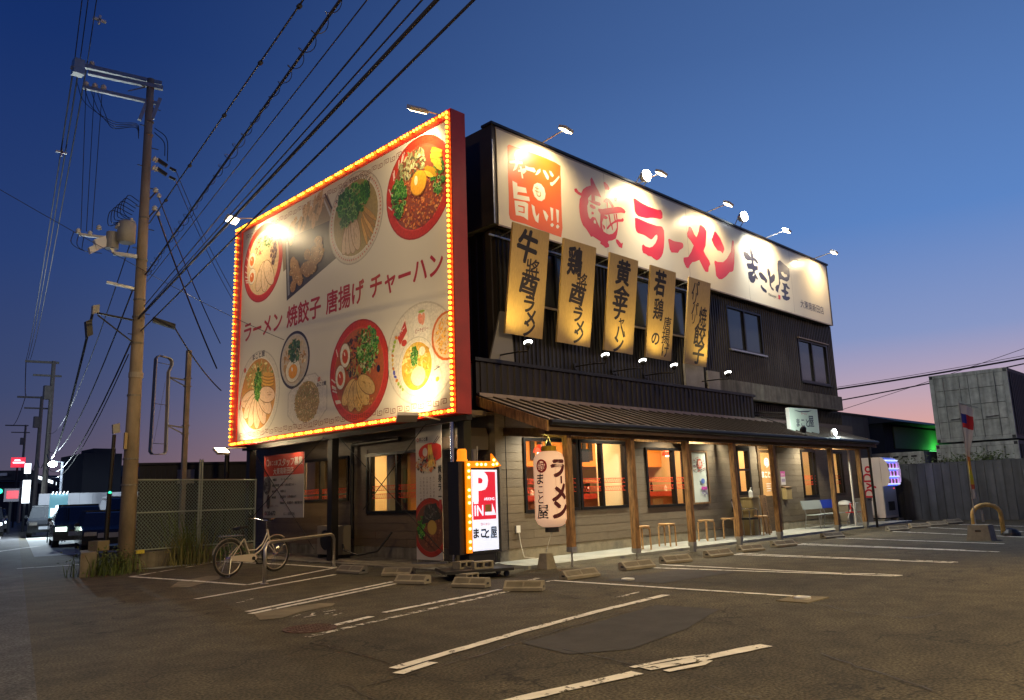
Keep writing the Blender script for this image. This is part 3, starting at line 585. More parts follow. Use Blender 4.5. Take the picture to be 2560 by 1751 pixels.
box('fascia_trim', 'dark_metal', 9.06, 18.95, YF-.13, YF-.05, 3.50, 3.56, B); box('fascia_trim', 'fascia_metal', 9.06, 9.14, YF-.05, 18.5, 3.50, 3.56, B)
box('porch_ceiling', 'siding_dark', 9.12, 9.6, YF-.05, 18.5, 2.58, 2.62, B)
box('porch_ceiling', 'siding_dark', 8.55, 9.12, 9.75, 17.6, 2.52, 2.60, B)
MB().box(9.85, 24.4, YF+.12, 18.9, 3.45, 8.0).build('upper_floor_body', 'black', B)
b = MB(); b.box(XS+.12, 25.3, YF+.4, 18.9, 3.0, 3.45); b.build('upper_deck', 'corrugated_side', B)
box('concrete_band', 'concrete_dark', 17.05, 24.62, YF-.06, YF+.35, 3.45, 3.88, B)
box('metal_panel', 'beige_panel', 15.75, 16.55, YF-.09, YF-.03, 3.57, 4.10, B); box('metal_panel', 'beige_panel', 16.75, 17.3, YF-.08, YF-.03, 3.57, 4.02, B)
MB().prism([(9.45, YF-.10, 3.57), (10.05, YF-.10, 3.57), (9.98, YF-.10, 4.48), (9.74, YF-.10, 4.48)], (0, .04, 0)).build('corner_gusset', 'gusset', B)
# parapet box behind the long sign
box('parapet', 'corrugated_side', 9.56, 24.27, 9.865, 10.04, 6.10, 8.06, B); box('parapet', 'corrugated_side', 9.56, 9.76, 10.04, 19.0, 6.10, 8.06, B)
box('parapet_cap', 'corrugated', 9.53, 24.30, 9.83, 10.12, 8.06, 8.11, B)
box('parapet_trim', 'galvanised', 9.55, 9.575, 9.845, 9.86, 6.10, 7.75, B)
# right-hand single storey wing
MB().box(25.3, 27.6, YF+.35, 18, 0, 3.42).build('side_wing', 'fence_metal', B)
box('wing_cap', 'dark_metal', 24.5, 27.7, YF+.3, 18.1, 3.42, 3.48, B)
# interior
box('dining_floor', 'int_floor', 9.75, 25.15, YF+.13, 18.8, .05, .10, B); box('dining_ceiling', 'int_cream', 9.75, 25.15, YF+.13, 18.8, 2.62, 2.66, B)
box('dining_wall', 'int_cream', 9.76, 25.15, 13.4, 13.5, .1, 2.62, B); box('dining_wall', 'int_cream', 13.42, 13.50, YF+.15, 10.9, .1, 2.62, B)
box('dining_wall', 'int_wall', 17.35, 17.45, YF+.15, 12.4, .1, 2.62, B); box('dining_wall', 'int_wall', 20.5, 20.6, YF+.15, 13.3, .1, 2.62, B)
box('dining_wall', 'int_wall', 22.75, 22.85, YF+.15, 13.3, .1, 2.62, B); box('dining_wall', 'int_wall', 24.7, 24.8, YF+.15, 13.3, .1, 2.62, B)
box('kitchen_hood', 'int_orange', 10.1, 20.4, 11.9, 12.1, 1.78, 2.55, B); box('kitchen_hood', 'int_green', 10.1, 20.4, 13.3, 13.39, 1.1, 1.78, B)
box('counter', 'counter_front', 10.1, 20.4, 11.6, 11.8, .1, 1.04, B); box('counter_top', 'counter_red', 10.1, 20.4, 11.5, 11.95, 1.04, 1.16, B)
box('kitchen_shelf', 'stool_wood', 14.0, 16.9, 11.7, 11.9, 1.42, 1.47, B); box('kitchen_unit', 'galvanised', 10.6, 12.9, 12.9, 13.2, 1.1, 1.42, B)
for x in (10.4, 10.62, 11.1, 11.4, 11.95, 12.4, 12.62, 14.15, 14.38, 14.95, 15.2, 15.6): box('menu_slip', 'paper_white', x, x+.13, 11.87, 11.885, 1.92, 2.34, B)
box('wall_notice', 'paper_white', 12.05, 12.35, YF+.14, YF+.15, 1.78, 2.04, B)
box('side_partition', 'int_wall', 10.3, 13.3, 15.2, 15.3, .1, 2.62, B); box('side_partition', 'int_cream', 11.3, 11.4, 11.9, 15.1, .1, 2.62, B)
box('side_partition', 'int_orange', 9.8, 11.2, 12.75, 12.85, .1, 2.62, B)
for x, y in [(11.0, 11.0), (12.8, 11.0), (14.8, 11.0), (16.4, 11.0), (18.4, 11.0), (19.8, 11.2), (21.6, 11.2), (23.6, 11.2), (10.4, 14.2), (10.4, 15.9)]:
    box('tube_lamp', 'tube_light', x-.4, x+.4, y-.06, y+.06, 2.56, 2.60, B)
    lamp('AREA', (x, y, 2.54), 42, (1.0, .66, .32), B, (x, y, 0), shape=(.9, .5))
for x in (10.9, 12.0, 12.9, 14.4): MB().lathe((x, 11.0, .82), [(.05, 0), (.06, .12)], 10).build('table_pot', 'white_print', B)
box('window_table', 'stool_wood', 10.2, 17.2, 10.6, 11.2, .76, .80, B)
rs = random.Random(4)
for q in range(16):
    x = 10.35+q*.62; hgt_ = rs.uniform(.12, .3); MB().lathe((x, 11.7, 1.16), [(.035, 0), (.035, hgt_*.7), (.015, hgt_*.85), (.015, hgt_)], 8).build('bottle', rs.choice(['red_plastic', 'glass_dark', 'white_print', 'ply']), B)
for q in range(7):
    x = 10.7+q*1.15; MB().tube([(x, 11.1, 2.6), (x, 11.1, 2.18)], .006, 5).build('lamp_cord', 'black', B); MB().lathe((x, 11.1, 2.02), [(.13, 0), (.11, .08), (.04, .16)], 14).build('pendant_shade', 'counter_red', B); MB().lathe((x, 11.1, 1.99), [(.05, 0), (.05, .04)], 10).build('pendant_bulb', 'tube_light', B)
for x in (10.5, 11.3, 12.2, 13.0, 14.3, 15.1, 16.2):
    MB().box(x-.2, x+.2, 11.28, 11.31, .62, .98).box(x-.2, x-.17, 11.28, 11.31, .1, .62).box(x+.17, x+.2, 11.28, 11.31, .1, .62).build('chair_back', 'plank_old', B)
for x, w_, h_ in [(11.2, .5, .3), (12.6, .3, .42), (14.5, .6, .25), (15.6, .35, .35), (17.9, .4, .3)]: box('kitchen_unit', 'galvanised', x, x+w_, 12.9, 13.2, 1.1, 1.1+h_, B)
for x in (10.9, 12.2, 14.6): box('wall_poster', 'white_print', x, x+.3, 13.37, 13.385, 1.35, 1.7, B)
# windows
def window(x0, x1, z0, z1, split=None, rail=None, plane=YF, axis='x', decal=True, frame=.055, dark=False):
    w = MB(); d0, d1 = -.05, .06
    def bb(a0, a1, c0, c1, e0=d0, e1=d1, mb=w):
        if axis == 'x': mb.box(a0, a1, plane+e0, plane+e1, c0, c1)
        else: mb.box(plane+e0, plane+e1, a0, a1, c0, c1)
    bb(x0, x1, z0, z0+frame); bb(x0, x1, z1-frame, z1); bb(x0, x0+frame, z0+frame, z1-frame); bb(x1-frame, x1, z0+frame, z1-frame)
    sp = split or []
    for s_ in sp: bb(s_-.03, s_+.03, z0+frame, z1-frame)
    if rail: bb(x0+frame, x1-frame, rail-.025, rail+.025)
    fr = w.build('window', 'window_frame', B)
    g = MB(); bb(x0+frame, x1-frame, z0+frame, z1-frame, .0, .006, g); g.build('pane', 'sash_glass_dark' if dark else 'window_glass', fr)
    if decal:
        p = Print((x0+frame, plane-.004, 0) if axis == 'x' else (plane-.004, x0+frame, 0), (1, 0, 0) if axis == 'x' else (0, 1, 0), (0, 0, 1), (0, -1, 0) if axis == 'x' else (-1, 0, 0))
        wd = x1-x0-2*frame; red = (.75, .06, .02)
        for zz in (1.20, 1.36):
            for e in (0, .085): p.rect(0, zz+e, wd, zz+e+.010, red)
            i = 0
            while i*.075 < wd-.06:
                a = i*.075; p.line((a, zz+.015), (a+.036, zz+.082), .008, red); p.line((a+.036, zz+.082), (a+.072, zz+.015), .008, red); i += 1
        p.build('decal_band', 'print_matt', fr)
    return fr
window(10.27, 11.78, .85, 2.20, [10.98]); window(11.83, 13.34, .85, 2.20, [12.52]); window(14.02, 15.58, .82, 2.10, [15.08])
window(17.84, 18.50, 1.0, 2.18, None, 1.62, decal=False, frame=.09); window(21.42, 22.34, .86, 2.18, [22.12]); window(23.46, 24.20, .88, 2.16, [24.0])
window(12.05, 13.95, .90, 2.12, [12.9, 13.8], plane=XS, axis='y'); window(14.62, 16.6, 1.18, 2.14, [15.75], plane=XS, axis='y')
for (x0, x1, z0, z1), s_ in zip(up_op, ([11.4], [14.9], [18.9], [22.9])): window(x0, x1, z0, z1, s_, plane=YF+.02, decal=False, dark=True, frame=.05)
box('window_sill', 'galvanised', 17.95, 19.9, YF-.10, YF-.03, 4.66, 4.70, B); box('window_sill', 'roof_metal', 10.65, 12.05, YF-.07, YF-.03, 4.72, 4.76, B); box('window_sill', 'roof_metal', 13.55, 16.16, YF-.07, YF-.03, 4.72, 4.76, B)
box('window_hood', 'roof_metal', 21.95, 24.0, YF-.09, YF-.03, 5.46, 5.49, B); box('window_sill', 'dark_metal', 21.95, 24.0, YF-.09, YF-.03, 4.13, 4.17, B)
# door
dr = MB().box(18.93, 19.02, YF-.04, YF+.06, .05, 2.25).box(19.92, 20.0, YF-.04, YF+.06, .05, 2.25).box(19.02, 19.92, YF-.04, YF+.06, 2.17, 2.25).build('door_frame', 'beam_wood', B)
dl = MB().box(19.04, 19.12, YF-.01, YF+.03, .06, 2.15).box(19.82, 19.90, YF-.01, YF+.03, .06, 2.15).box(19.12, 19.82, YF-.01, YF+.03, .06, .95).box(19.12, 19.82, YF-.01, YF+.03, 2.07, 2.15).build('door', 'beam_wood', B)
box('pane', 'window_glass', 19.12, 19.82, YF+.008, YF+.014, .95, 2.07, dl)
p = Print((19.12, YF-.002, .95), (1, 0, 0), (0, 0, 1), (0, -1, 0))
wht = (.85, .9, .85)
p.ring(.33, .86, .13, .035, wht, 18); p.text('誠', .21, .78, .22, wht, .04); p.text('まこと屋', .03, .48, .19, wht, .05, .85)
for q in range(4): p.rect(.22, .30-.06*q, .45, .32-.06*q, wht)
p.build('door_lettering', 'white_print', dl)
box('door_handle', 'chrome', 19.78, 19.80, YF-.05, YF-.03, 1.0, 1.3, dl)
# lean-to roof over the front walk: panels and seams one by one
AX0, AX1, AY0, AY1, AZ0, AZ1 = 9.14, 22.44, 8.35, YF-.08, 2.31, 2.88
sl = (AZ1-AZ0)/(AY1-AY0); na = 40; pw = (AX1-AX0)/na
pm = bpy.data.meshes.new('roof_panel')
b = MB().add([(0, AY0, AZ0), (pw-.004, AY0, AZ0), (pw-.004, AY1, AZ1), (0, AY1, AZ1), (0, AY0, AZ0-.02), (pw-.004, AY0, AZ0-.02), (pw-.004, AY1, AZ1-.02), (0, AY1, AZ1-.02)], [(0, 1, 2, 3), (7, 6, 5, 4), (0, 4, 5, 1), (1, 5, 6, 2), (2, 6, 7, 3), (3, 7, 4, 0)])
o0 = ORG[B.name]
pm.from_pydata([(v[0], v[1]-o0.y, v[2]) for v in b.v], [], b.f); pm.materials.append(MATS['roof_metal']); pm.update()
b = MB().add([(-.014, AY0-.012, AZ0-.02), (.014, AY0-.012, AZ0-.02), (.014, AY1, AZ1), (-.014, AY1, AZ1), (-.014, AY0-.012, AZ0+.032), (.014, AY0-.012, AZ0+.032), (.014, AY1, AZ1+.03), (-.014, AY1, AZ1+.03)], [(3, 2, 1, 0), (4, 5, 6, 7), (0, 1, 5, 4), (1, 2, 6, 5), (2, 3, 7, 6), (3, 0, 4, 7)])
sm_ = bpy.data.meshes.new('roof_seam'); sm_.from_pydata([(v[0], v[1]-o0.y, v[2]) for v in b.v], [], b.f); sm_.materials.append(MATS['roof_seam']); sm_.update()
for i in range(na):
    o = link('roof_panel', pm, B); o.location = (AX0+i*pw-o0.x, 0, 0)
for i in range(na+1):
    o = link('roof_seam', sm_, B); o.location = (AX0+i*pw-o0.x, 0, 0)
box('roof_flashing', 'roof_metal', AX0, AX1, AY1-.05, AY1+.01, AZ1-.01, AZ1+.06, B)
MB().prism([(AX0, AY0+.03, AZ0-.03), (AX0, AY1, AZ1-.03), (AX0, AY1, AZ1-.07), (AX0, AY0+.03, AZ0-.07)], (AX1-AX0, 0, 0)).build('soffit', 'soffit_wood', B)
for x in (AX0-.05, AX1): MB().prism([(x, AY0-.02, AZ0-.0), (x, AY1, AZ1+.0), (x, AY1, AZ1-.17), (x, AY0-.02, AZ0-.17)], (.05, 0, 0)).build('bargeboard', 'post_wood', B)
MB().tube([(AX0, AY0-.05, AZ0-.03), (AX1+.1, AY0-.05, AZ0-.03)], .05, 8).build('gutter', 'dark_metal', B)
box('fascia_board', 'beam_wood', AX0, AX1, AY0-.01, AY0+.02, AZ0-.15, AZ0-.03, B)
posts = [9.83, 11.56, 13.36, 15.14, 16.91, 20.0, 21.79]
PY = 8.58
box('awning_beam', 'beam_wood', AX0+.1, AX1-.1, PY-.06, PY+.06, 2.11, 2.28, B)
# slim light housing and the lamps tucked under the lean-to
for i, x in enumerate(posts):
    box('awning_post', 'post_wood', x-.055, x+.055, PY-.055, PY+.055, .30 if i == 0 else .16, 2.11, B)
    ps = MB(); zt = .30 if i == 0 else .16
    ps.box(x-.06, x+.06, PY-.06, PY+.06, zt-.06, zt+.02)
    ps.tube([(x, PY, .0), (x, PY, zt-.06)], .018, 8) if i < 2 else ps.box(x-.045, x+.045, PY-.045, PY+.045, .0, zt-.06)
    ps.build('post_shoe', 'galvanised', B)
    # curved cross beam back to the wall
    MB().prism([(x-.04, PY+.06, 2.08), (x-.04, PY+.3, 2.10), (x-.04, YF, 2.22), (x-.04, YF, 2.36), (x-.04, PY+.06, 2.24)], (.08, 0, 0)).build('cross_beam', 'post_wood' if i else 'beam_wood', B)
for x in (10.6, 12.75, 14.8, 16.9, 19.0, 21.4):
    MB().lathe((x, 9.55, 2.47), [(.05, 0), (.06, .05)], 12).build('downlight', 'lamp_glow_small', B)
    lamp('SPOT', (x, 9.50, 2.44), 215, (1.0, .91, .68), B, (x, 9.75, 0), size=.06, angle=150, blend=.9)
# downpipes at the right end
MB().tube([(22.35, 8.5, .0), (22.35, 8.5, 2.15), (22.35, 8.38, 2.25)], .035, 8).build('downpipe', 'dark_metal', B)
MB().tube([(22.2, 9.0, .0), (22.2, 9.0, 2.2)], .03, 8).build('downpipe', 'white_metal', B)
# awning-top floodlight and bracket lamp
MB().tube([(9.78, 9.95, 2.55), (9.78, 9.95, 2.56)], .01, 6).build('beam_bracket', 'dark_metal', B)
MB().tube([(19.3, YF+.25, 3.14), (19.3, 9.1, 3.02)], .018, 6).tube([(19.3, YF+.25, 3.12), (19.2, 9.3, 2.72)], .014, 6).tube([(19.35, YF+.25, 3.0), (19.6, 9.0, 2.98)], .014, 6).build('sign_bracket', 'dark_metal', B)
# bits on the walls
box('wall_socket', 'white_print', 10.0, 10.10, YF-.06, YF-.018, .52, .64, B)
MB().tube([(10.07, YF-.05, .52), (10.09, YF-.07, .3), (10.11, YF-.12, .1), (10.3, 9.7, .06)], .008, 6).build('power_cord', 'white_print', B)
MB().tube([(XS-.1, 14.35, 2.35), (XS-.1, 12.7, 2.36)], .045, 10).tube([(XS-.1, 14.38, 2.35), (XS-.1, 14.38, .4)], .04, 10).build('wall_pipe', 'dark_metal', B)
h = MB().prism([(9.05, 10.18, 1.98), (9.05, 10.42, 1.98), (9.05, 10.42, 2.36), (9.05, 10.22, 2.36), (9.05, 10.16, 2.2)], (.5, 0, 0)); h.box(9.1, 9.55, 10.45, 10.95, 2.02, 2.38); h.build('vent_hood', 'ac_white', B)
g = MB()
for i in range(16): g.box(9.085, 9.10, 10.47+i*.03, 10.485+i*.03, 2.03, 2.24)
g.build('vent_grille', 'roof_metal', B)
for y in (17.27, 15.6, 12.28, 10.56):
    MB().lathe((8.82, y, 2.49), [(.05, 0), (.055, .03)], 14).build('downlight', 'lamp_glow_small', B)
    lamp('SPOT', (8.82, y, 2.47), 22, (1, .74, .42), B, (9.0, y, 0), size=.05, angle=140, blend=.9)
MB().tube([(8.6, 18.4, 0), (8.6, 18.4, 2.55)], .06, 8).build('porch_post', 'dark_metal', B)
# ------------------------------------------------------------------ long front sign
s = thing('sign_board', (9.67, 9.85, 6.1), 'long cream fascia sign with red brush lettering and an orange square at its left end', 'sign')
box('panel', 'cream_sign', 9.67, 24.12, 9.848, 9.864, 6.10, 8.0, s)
e = MB().box(9.65, 24.14, 9.842, 9.864, 8.0, 8.03).box(9.65, 24.14, 9.842, 9.864, 6.07, 6.10).box(24.12, 24.15, 9.842, 9.864, 6.1, 8.0); e.build('edge_trim', 'roof_metal', s)
for x in (12.9, 16.1, 19.0, 21.6): box('panel_joint', 'roof_metal', x, x+.006, 9.8468, 9.848, 6.1, 8.0, s)
OZ = (0, 9.847, 0); XU = (1, 0, 0); ZU = (0, 0, 1); NY = (0, -1, 0)
def traced(name, layers, parent, origin=OZ):
    p = Print(origin, XU, ZU, NY, 4e-4)
    for key, col in layers:
        for q in T[key]: p.poly(q, col, l=p.step*(1+[a for a, _ in layers].index(key)) + 1e-5*T[key].index(q))
    return p.build(name, 'print', parent)
RED = (.70, .010, .028); CREAM = (.80, .72, .52); INK = (.022, .018, .032); ORANGE = (.82, .14, .008)
traced('emblem', [('EMBLEM', (.66, .012, .018)), ('EMBLEM_GAP', CREAM)], s)
traced('red_lettering', [('RAMEN', RED)], s)
traced('black_lettering', [('MAKOTO', INK), ('MAKOTO_GAP', CREAM)], s)
sq = traced('orange_square', [('ORANGE', ORANGE), ('WHITE', (.86, .82, .66)), ('WHITE_GAP', ORANGE)], s)
p = Print(OZ, XU, ZU, NY, 1e-5); p.k = 180
p.text('も', 10.68, 6.93, .26, (.42, .25, .05), .0, .85); p.build('small_lettering', 'print', sq)
p = Print(OZ, XU, ZU, NY, 2e-4); p.k = 3
p.text('大東南新田店', 22.03, 6.38, .27, INK, .006, 1.0); p.text('Makotoya', 20.05, 6.40, .13, INK, 0, .9, shear=.3); 
for q in T['SEAL']: p.poly(q, (.6, .03, .03))
p.text('誠', 20.55, 6.42, .11, CREAM, .02); p.build('small_lettering', 'print', s)

def spot_head(t, head, target, energy, col=(1.0, .75, .42), root=None, angle=95, w=.13, glow='lamp_glow_warm'):
    h = Vector(head); d = (Vector(target)-h).normalized()
    side = d.cross(Vector((0, 0, 1))).normalized(); upv = side.cross(d)
    if root: MB().tube([root, Vector(root).lerp(h, .72)+Vector((0, 0, .03)), h-d*.03], .014, 6).build('arm', 'lamp_body', t)
    MB().obox(h-d*.035, side*w, upv*w*.55, d*.03).build('housing', 'lamp_body', t)
    MB().obox(h+d*.002, side*w*.88, upv*w*.45, d*.004).build('lens', glow, t)
    lamp('SPOT', h+d*.03, energy, col, t, target, size=.10, angle=angle, blend=.75)
xs5 = [10.95, 14.18, 17.08, 20.22, 23.32]
nm = ['above the orange square at the left end', 'between the emblem and the first red letter', 'above the middle red letter', 'above the black lettering', 'near the right end']
for i, x in enumerate(xs5):
    t = thing('sign_lamp', (x, 9.9, 8.1), 'arm lamp over the long cream sign, '+nm[i], 'lamp', 'lamps along the top of the long sign')
    spot_head(t, (x, 9.22, 8.13), (x-.1, 9.85, 6.75), 225, root=(x, 9.92, 8.10), angle=150, w=.15)
for i, (x, y, z_, nmx) in enumerate([(14.28, 9.66, 8.27, 'left'), (18.72, 9.66, 8.33, 'right')]):
    t = thing('floodlight', (x, 9.9, 8.1), 'round glaring white floodlight on the roof edge over the long sign, %s one' % nmx, 'floodlight', 'white roof floodlights')
    b = MB().tube([(x-.14, 9.9, 8.1), (x-.16, 9.75, z_-.02), (x-.15, y, z_)], .012, 6).tube([(x+.14, 9.9, 8.1), (x+.16, 9.75, z_-.02), (x+.15, y, z_)], .012, 6); b.build('bracket', 'white_metal', t)
    MB().lathe((x, y+.06, z_), [(.08, .1), (.15, 0), (.15, -.04)], 18, axis=(0, 1, -.15)).build('housing', 'white_metal', t)
    MB().lathe((x, y+.0, z_), [(.13, 0), (.13, -.02), (.10, -.05)], 18, axis=(0, 1, .1)).build('lens', 'lamp_glow_white', t)
    lamp('SPOT', (x, y-.14, z_-.03), 620+i*700, (.90, .96, 1.0), t, (x+.5+i*5, 3.5, 0), size=.12, angle=140, blend=.9)

# ------------------------------------------------------------------ hanging wooden boards and their gooseneck lamps
def board(i, x0, w_, top, bot, chars, label):
    y0, y1 = 9.50, 9.80; z1, z0 = 6.05, 4.04
    t = thing('hanging_board', (x0, 9.5, 6.05), label, 'sign board', 'wooden menu boards hung under the long sign')
    vdir = Vector((0, y0-y1, z1-z0)); L = vdir.length; vdir.normalize(); n = Vector((1, 0, 0)).cross(vdir)
    o = Vector((x0, y1, z0))
    MB().obox(o+Vector((w_/2, 0, 0))+vdir*L/2-n*.02, (w_/2, 0, 0), vdir*L/2, n*.02).build('board', 'board_wood', t)
    MB().tube([(x0+.15, y0+.03, z1-.05), (x0+.15, YF-.02, z1-.12)], .012, 6).tube([(x0+w_-.15, y0+.03, z1-.05), (x0+w_-.15, YF-.02, z1-.12)], .012, 6).bar((x0-.15, YF-.05, z1-.13), (x0+w_+.25, YF-.05, z1-.13), .03).build('hanger', 'galvanised', t)
    p = Print(o+n*.0008, (1, 0, 0), vdir, n, 3e-5)
    for ch, u, v, size, bold, rot, sx in chars:
        p.text(ch, u*w_-size*.5*sx, (1-v)*L-size*.38, size, INK, bold, sx, rot=rot, shear=.12)
    p.build('brush_lettering', 'print_matt', t)
    return t
bd = .046
board(0, 9.69, .975, 0, 0, [('牛', .42, .17, .66, bd, -.1, .85), ('將', .60, .385, .42, .02, .05, .9), ('酉', .55, .51, .42, bd, -.1, 1.2), ('ー', .62, .615, .18, .07, -.6, 1), ('ラ', .62, .70, .36, .045, 0, 1), ('メ', .66, .82, .36, .04, 0, 1), ('ン', .66, .925, .36, .04, .1, 1)], 'wooden board reading beef soy ramen in black brush, hanging below the orange square')
board(1, 11.08, .99, 0, 0, [('鶏', .38, .20, .60, bd, .05, .75), ('將', .62, .385, .40, .018, .05, .85), ('酉', .52, .50, .42, bd, -.1, 1.15), ('ー', .62, .61, .18, .07, -.6, 1), ('ラ', .60, .70, .34, .045, 0, 1), ('メ', .66, .82, .34, .04, 0, 1), ('ン', .66, .915, .34, .04, .1, 1)], 'wooden board reading chicken soy ramen, second from the left under the long sign')
board(2, 12.52, .975, 0, 0, [('黄', .50, .17, .56, bd, 0, .9), ('金', .48, .42, .46, bd, 0, 1.2), ('チ', .48, .58, .42, bd, 0, 1.1), ('ャ', .58, .68, .26, .03, .1, 1), ('ー', .66, .76, .14, .06, -1.2, 1), ('ハ', .54, .80, .34, .04, .2, 1), ('ン', .52, .92, .40, .04, .1, 1)], 'wooden board reading golden fried rice, middle one of the five hanging boards')
board(3, 13.96, .975, 0, 0, [('若', .40, .17, .60, bd, 0, .75), ('鶏', .38, .46, .52, .026, 0, .75), ('の', .36, .78, .34, .04, 0, 1), ('唐', .76, .59, .32, .016, 0, .95), ('揚', .74, .74, .36, .016, 0, .9), ('げ', .76, .89, .34, .02, 0, .9)], 'wooden board with two columns of brush writing for fried young chicken, fourth from the left')
board(4, 15.48, .945, 0, 0, [('パ', .32, .11, .40, .026, 0, .8), ('リ', .34, .23, .34, .02, 0, .8), ('パ', .34, .35, .36, .026, 0, .8), ('リ', .34, .47, .28, .02, 0, .8), ('焼', .70, .42, .50, .026, 0, .7), ('餃', .62, .64, .52, .03, 0, 1.0), ('子', .62, .86, .52, .035, 0, 1.0)], 'wooden board reading crispy gyoza, rightmost of the five hanging boards')
goose = [(9.70, 3.68, 'under the beef board beside the corner gusset'), (11.85, 3.68, 'under the gap after the second board'), (13.07, 3.69, 'under the middle board'), (14.20, 3.70, 'under the fourth board'), (16.44, 3.74, 'farthest right, before the beige panels')]
for i, (x, z_, nmx) in enumerate(goose):
    t = thing('gooseneck_lamp', (x, YF-.03, z_), 'black arm lamp with a glowing white ring, '+nmx, 'lamp', 'small arm lamps lighting the hanging boards')
    MB().tube([(x, YF-.05, z_-.02), (x, 9.5, z_-.03), (x, 9.26, z_-.06), (x, 9.24, z_)], .014, 6).build('arm', 'dark_metal', t)
    MB().lathe((x, YF-.03, z_-.02), [(.07, 0), (.07, .02)], 12, axis=(0, -1, 0)).build('wall_plate', 'dark_metal', t)
    MB().lathe((x, 9.24, z_), [(.03, 0), (.055, .04), (.055, .09)], 14, axis=(0, .25, 1)).build('shade', 'dark_metal', t)
    MB().lathe((x, 9.25, z_+.085), [(.075, 0), (.08, .02), (.07, .035)], 16, axis=(0, .25, 1)).build('ring_lens', 'lamp_glow_small', t)
    xt = [10.17, 11.57, 13.0, 14.45, 15.95][i]
    lamp('SPOT', (x, 9.24, z_+.15), 75, (1.0, .76, .22), t, (xt, 9.68, 5.5), size=.05, angle=110, blend=.9)

# ------------------------------------------------------------------ billboard
BX = 8.30
bb = thing('billboard', (8.5, 13.5, 0), 'huge white menu billboard with food pictures, red frame and yellow bulbs on black posts', 'billboard')
ya, yb, z0, z1 = 17.60, 9.55, 2.50, 7.81
box('panel', 'print', BX, BX+.04, yb+.03, ya-.03, z0+.03, z1-.03, bb)
me = bb.children[0].data
ca = me.color_attributes.new('Col', 'FLOAT_COLOR', 'CORNER')
for d in ca.data: d.color = (.76, .71, .58, 1)
MB().box(BX-.03, BX+.30, yb, yb+.13, z0, z1).box(BX-.03, BX+.30, ya-.32, ya, z0, z1).box(BX-.03, BX+.30, yb+.13, ya-.32, z1-.17, z1).box(BX-.03, BX+.30, yb+.13, ya-.32, z0, z0+.10).build('frame', 'frame_red', bb)
box('side_shade_sheet', 'frame_red_shaded', BX-.02, BX+.30, yb-.012, yb-.001, z0, z1, bb); box('back_sheet', 'siding_dark', BX+.26, BX+.30, yb+.1, ya-.3, z0+.1, z1-.1, bb)  # thin sheet over the frame's side, its shade put into a darker red
bm_ = MB().lathe((0, 0, 0), [(.014, -.02), (.025, -.014), (.029, 0), (.024, .016), (.008, .028)], 9, axis=(-1, 0, 0))
def bulb_mesh(m):
    me = bpy.data.meshes.new('bulb_'+m); me.from_pydata(bm_.v, [], bm_.f); me.materials.append(MATS[m]); me.update(); return me
bon, bdim = bulb_mesh('bulb_on'), bulb_mesh('bulb_dim')
o0 = ORG[bb.name]; i = 0
def bulb(y, z_):
    global i
    o = link('bulb', bdim if i % 4 == 3 else bon, bb); o.location = (BX-.06-o0.x, y-o0.y, z_-o0.z); i += 1
nb = 86; nv = 58
for q in range(nb+1): bulb(ya-.07-(ya-yb-.13)*q/nb, z1-.07)
for q in range(nb+1): bulb(ya-.07-(ya-yb-.13)*q/nb, z0+.05)
for q in range(1, nv): bulb(yb+.06, z1-.07-(z1-z0-.12)*q/nv); bulb(ya-.07, z1-.07-(z1-z0-.12)*q/nv)
for y in (9.85, 13.85, 17.35):
    box('post', 'dark_metal', 8.62, 8.78, y-.08, y+.08, 0, z0+.6, bb)
MB().tube([(8.52, 9.95, 0), (8.52, 9.95, 2.4)], .035, 8).build('conduit', 'chrome', bb)
for a, b_ in [((8.5, 17.0, 2.45), (8.5, 14.2, .25)), ((8.5, 13.9, 2.45), (8.5, 17.0, .8)), ((8.5, 13.4, 2.45), (8.5, 10.0, .15)), ((8.5, 10.6, 2.45), (8.5, 12.5, 1.0))]:
    MB().tube([a, b_], .008, 5).build('stay_rod', 'dark_metal', bb)
MB().bar((8.6, 9.6, 2.46), (8.6, 17.5, 2.46), .12, .1).build('rail', 'dark_metal', bb)
box('label_plate', 'ply', 8.60, 8.61, 9.98, 10.1, 2.12, 2.38, bb)
BO = Vector((BX-.0006, ya, 0))
def BP():
    p = Print(BO, (0, -1, 0), (0, 0, 1), (-1, 0, 0), 1.2e-5); p.clip = (.33, z0+.1, ya-yb-.135, z1-.175); return p
def U(y): return ya-y
rnd = random.uniform
GREEN = [(.05, .22, .02), (.10, .34, .03), (.18, .45, .06), (.03, .12, .01), (.35, .55, .15)]
def jit(c, a=.25): 
    k_ = 1+rnd(-a, a); return tuple(min(1, max(0, q*k_)) for q in c)
def bits(p, cx, cz, a, b, n, cols, s0, s1, asp=2.5, dirn=None):
    for _ in range(n):
        r_ = math.sqrt(random.random()); t = rnd(0, 6.283); x = cx+a*r_*math.cos(t); y = cz+b*r_*math.sin(t)
        sz = rnd(s0, s1); p.ell(x, y, sz, sz/rnd(1.2, asp), jit(random.choice(cols)), dirn if dirn is not None else rnd(0, 3.14), 6)
def rings(p, cx, cz, a, b, n, s0, s1):
    for _ in range(n):
        r_ = math.sqrt(random.random()); t = rnd(0, 6.283); sz = rnd(s0, s1)
        x, y = cx+a*r_*math.cos(t), cz+b*r_*math.sin(t)
        p.ell(x, y, sz, sz*.8, jit((.04, .14, .015)), 0, 8); p.ring(x, y, sz, sz*rnd(.25, .4), jit(random.choice(GREEN[1:])), 9, rnd(.6, 1), rnd(0, 3))
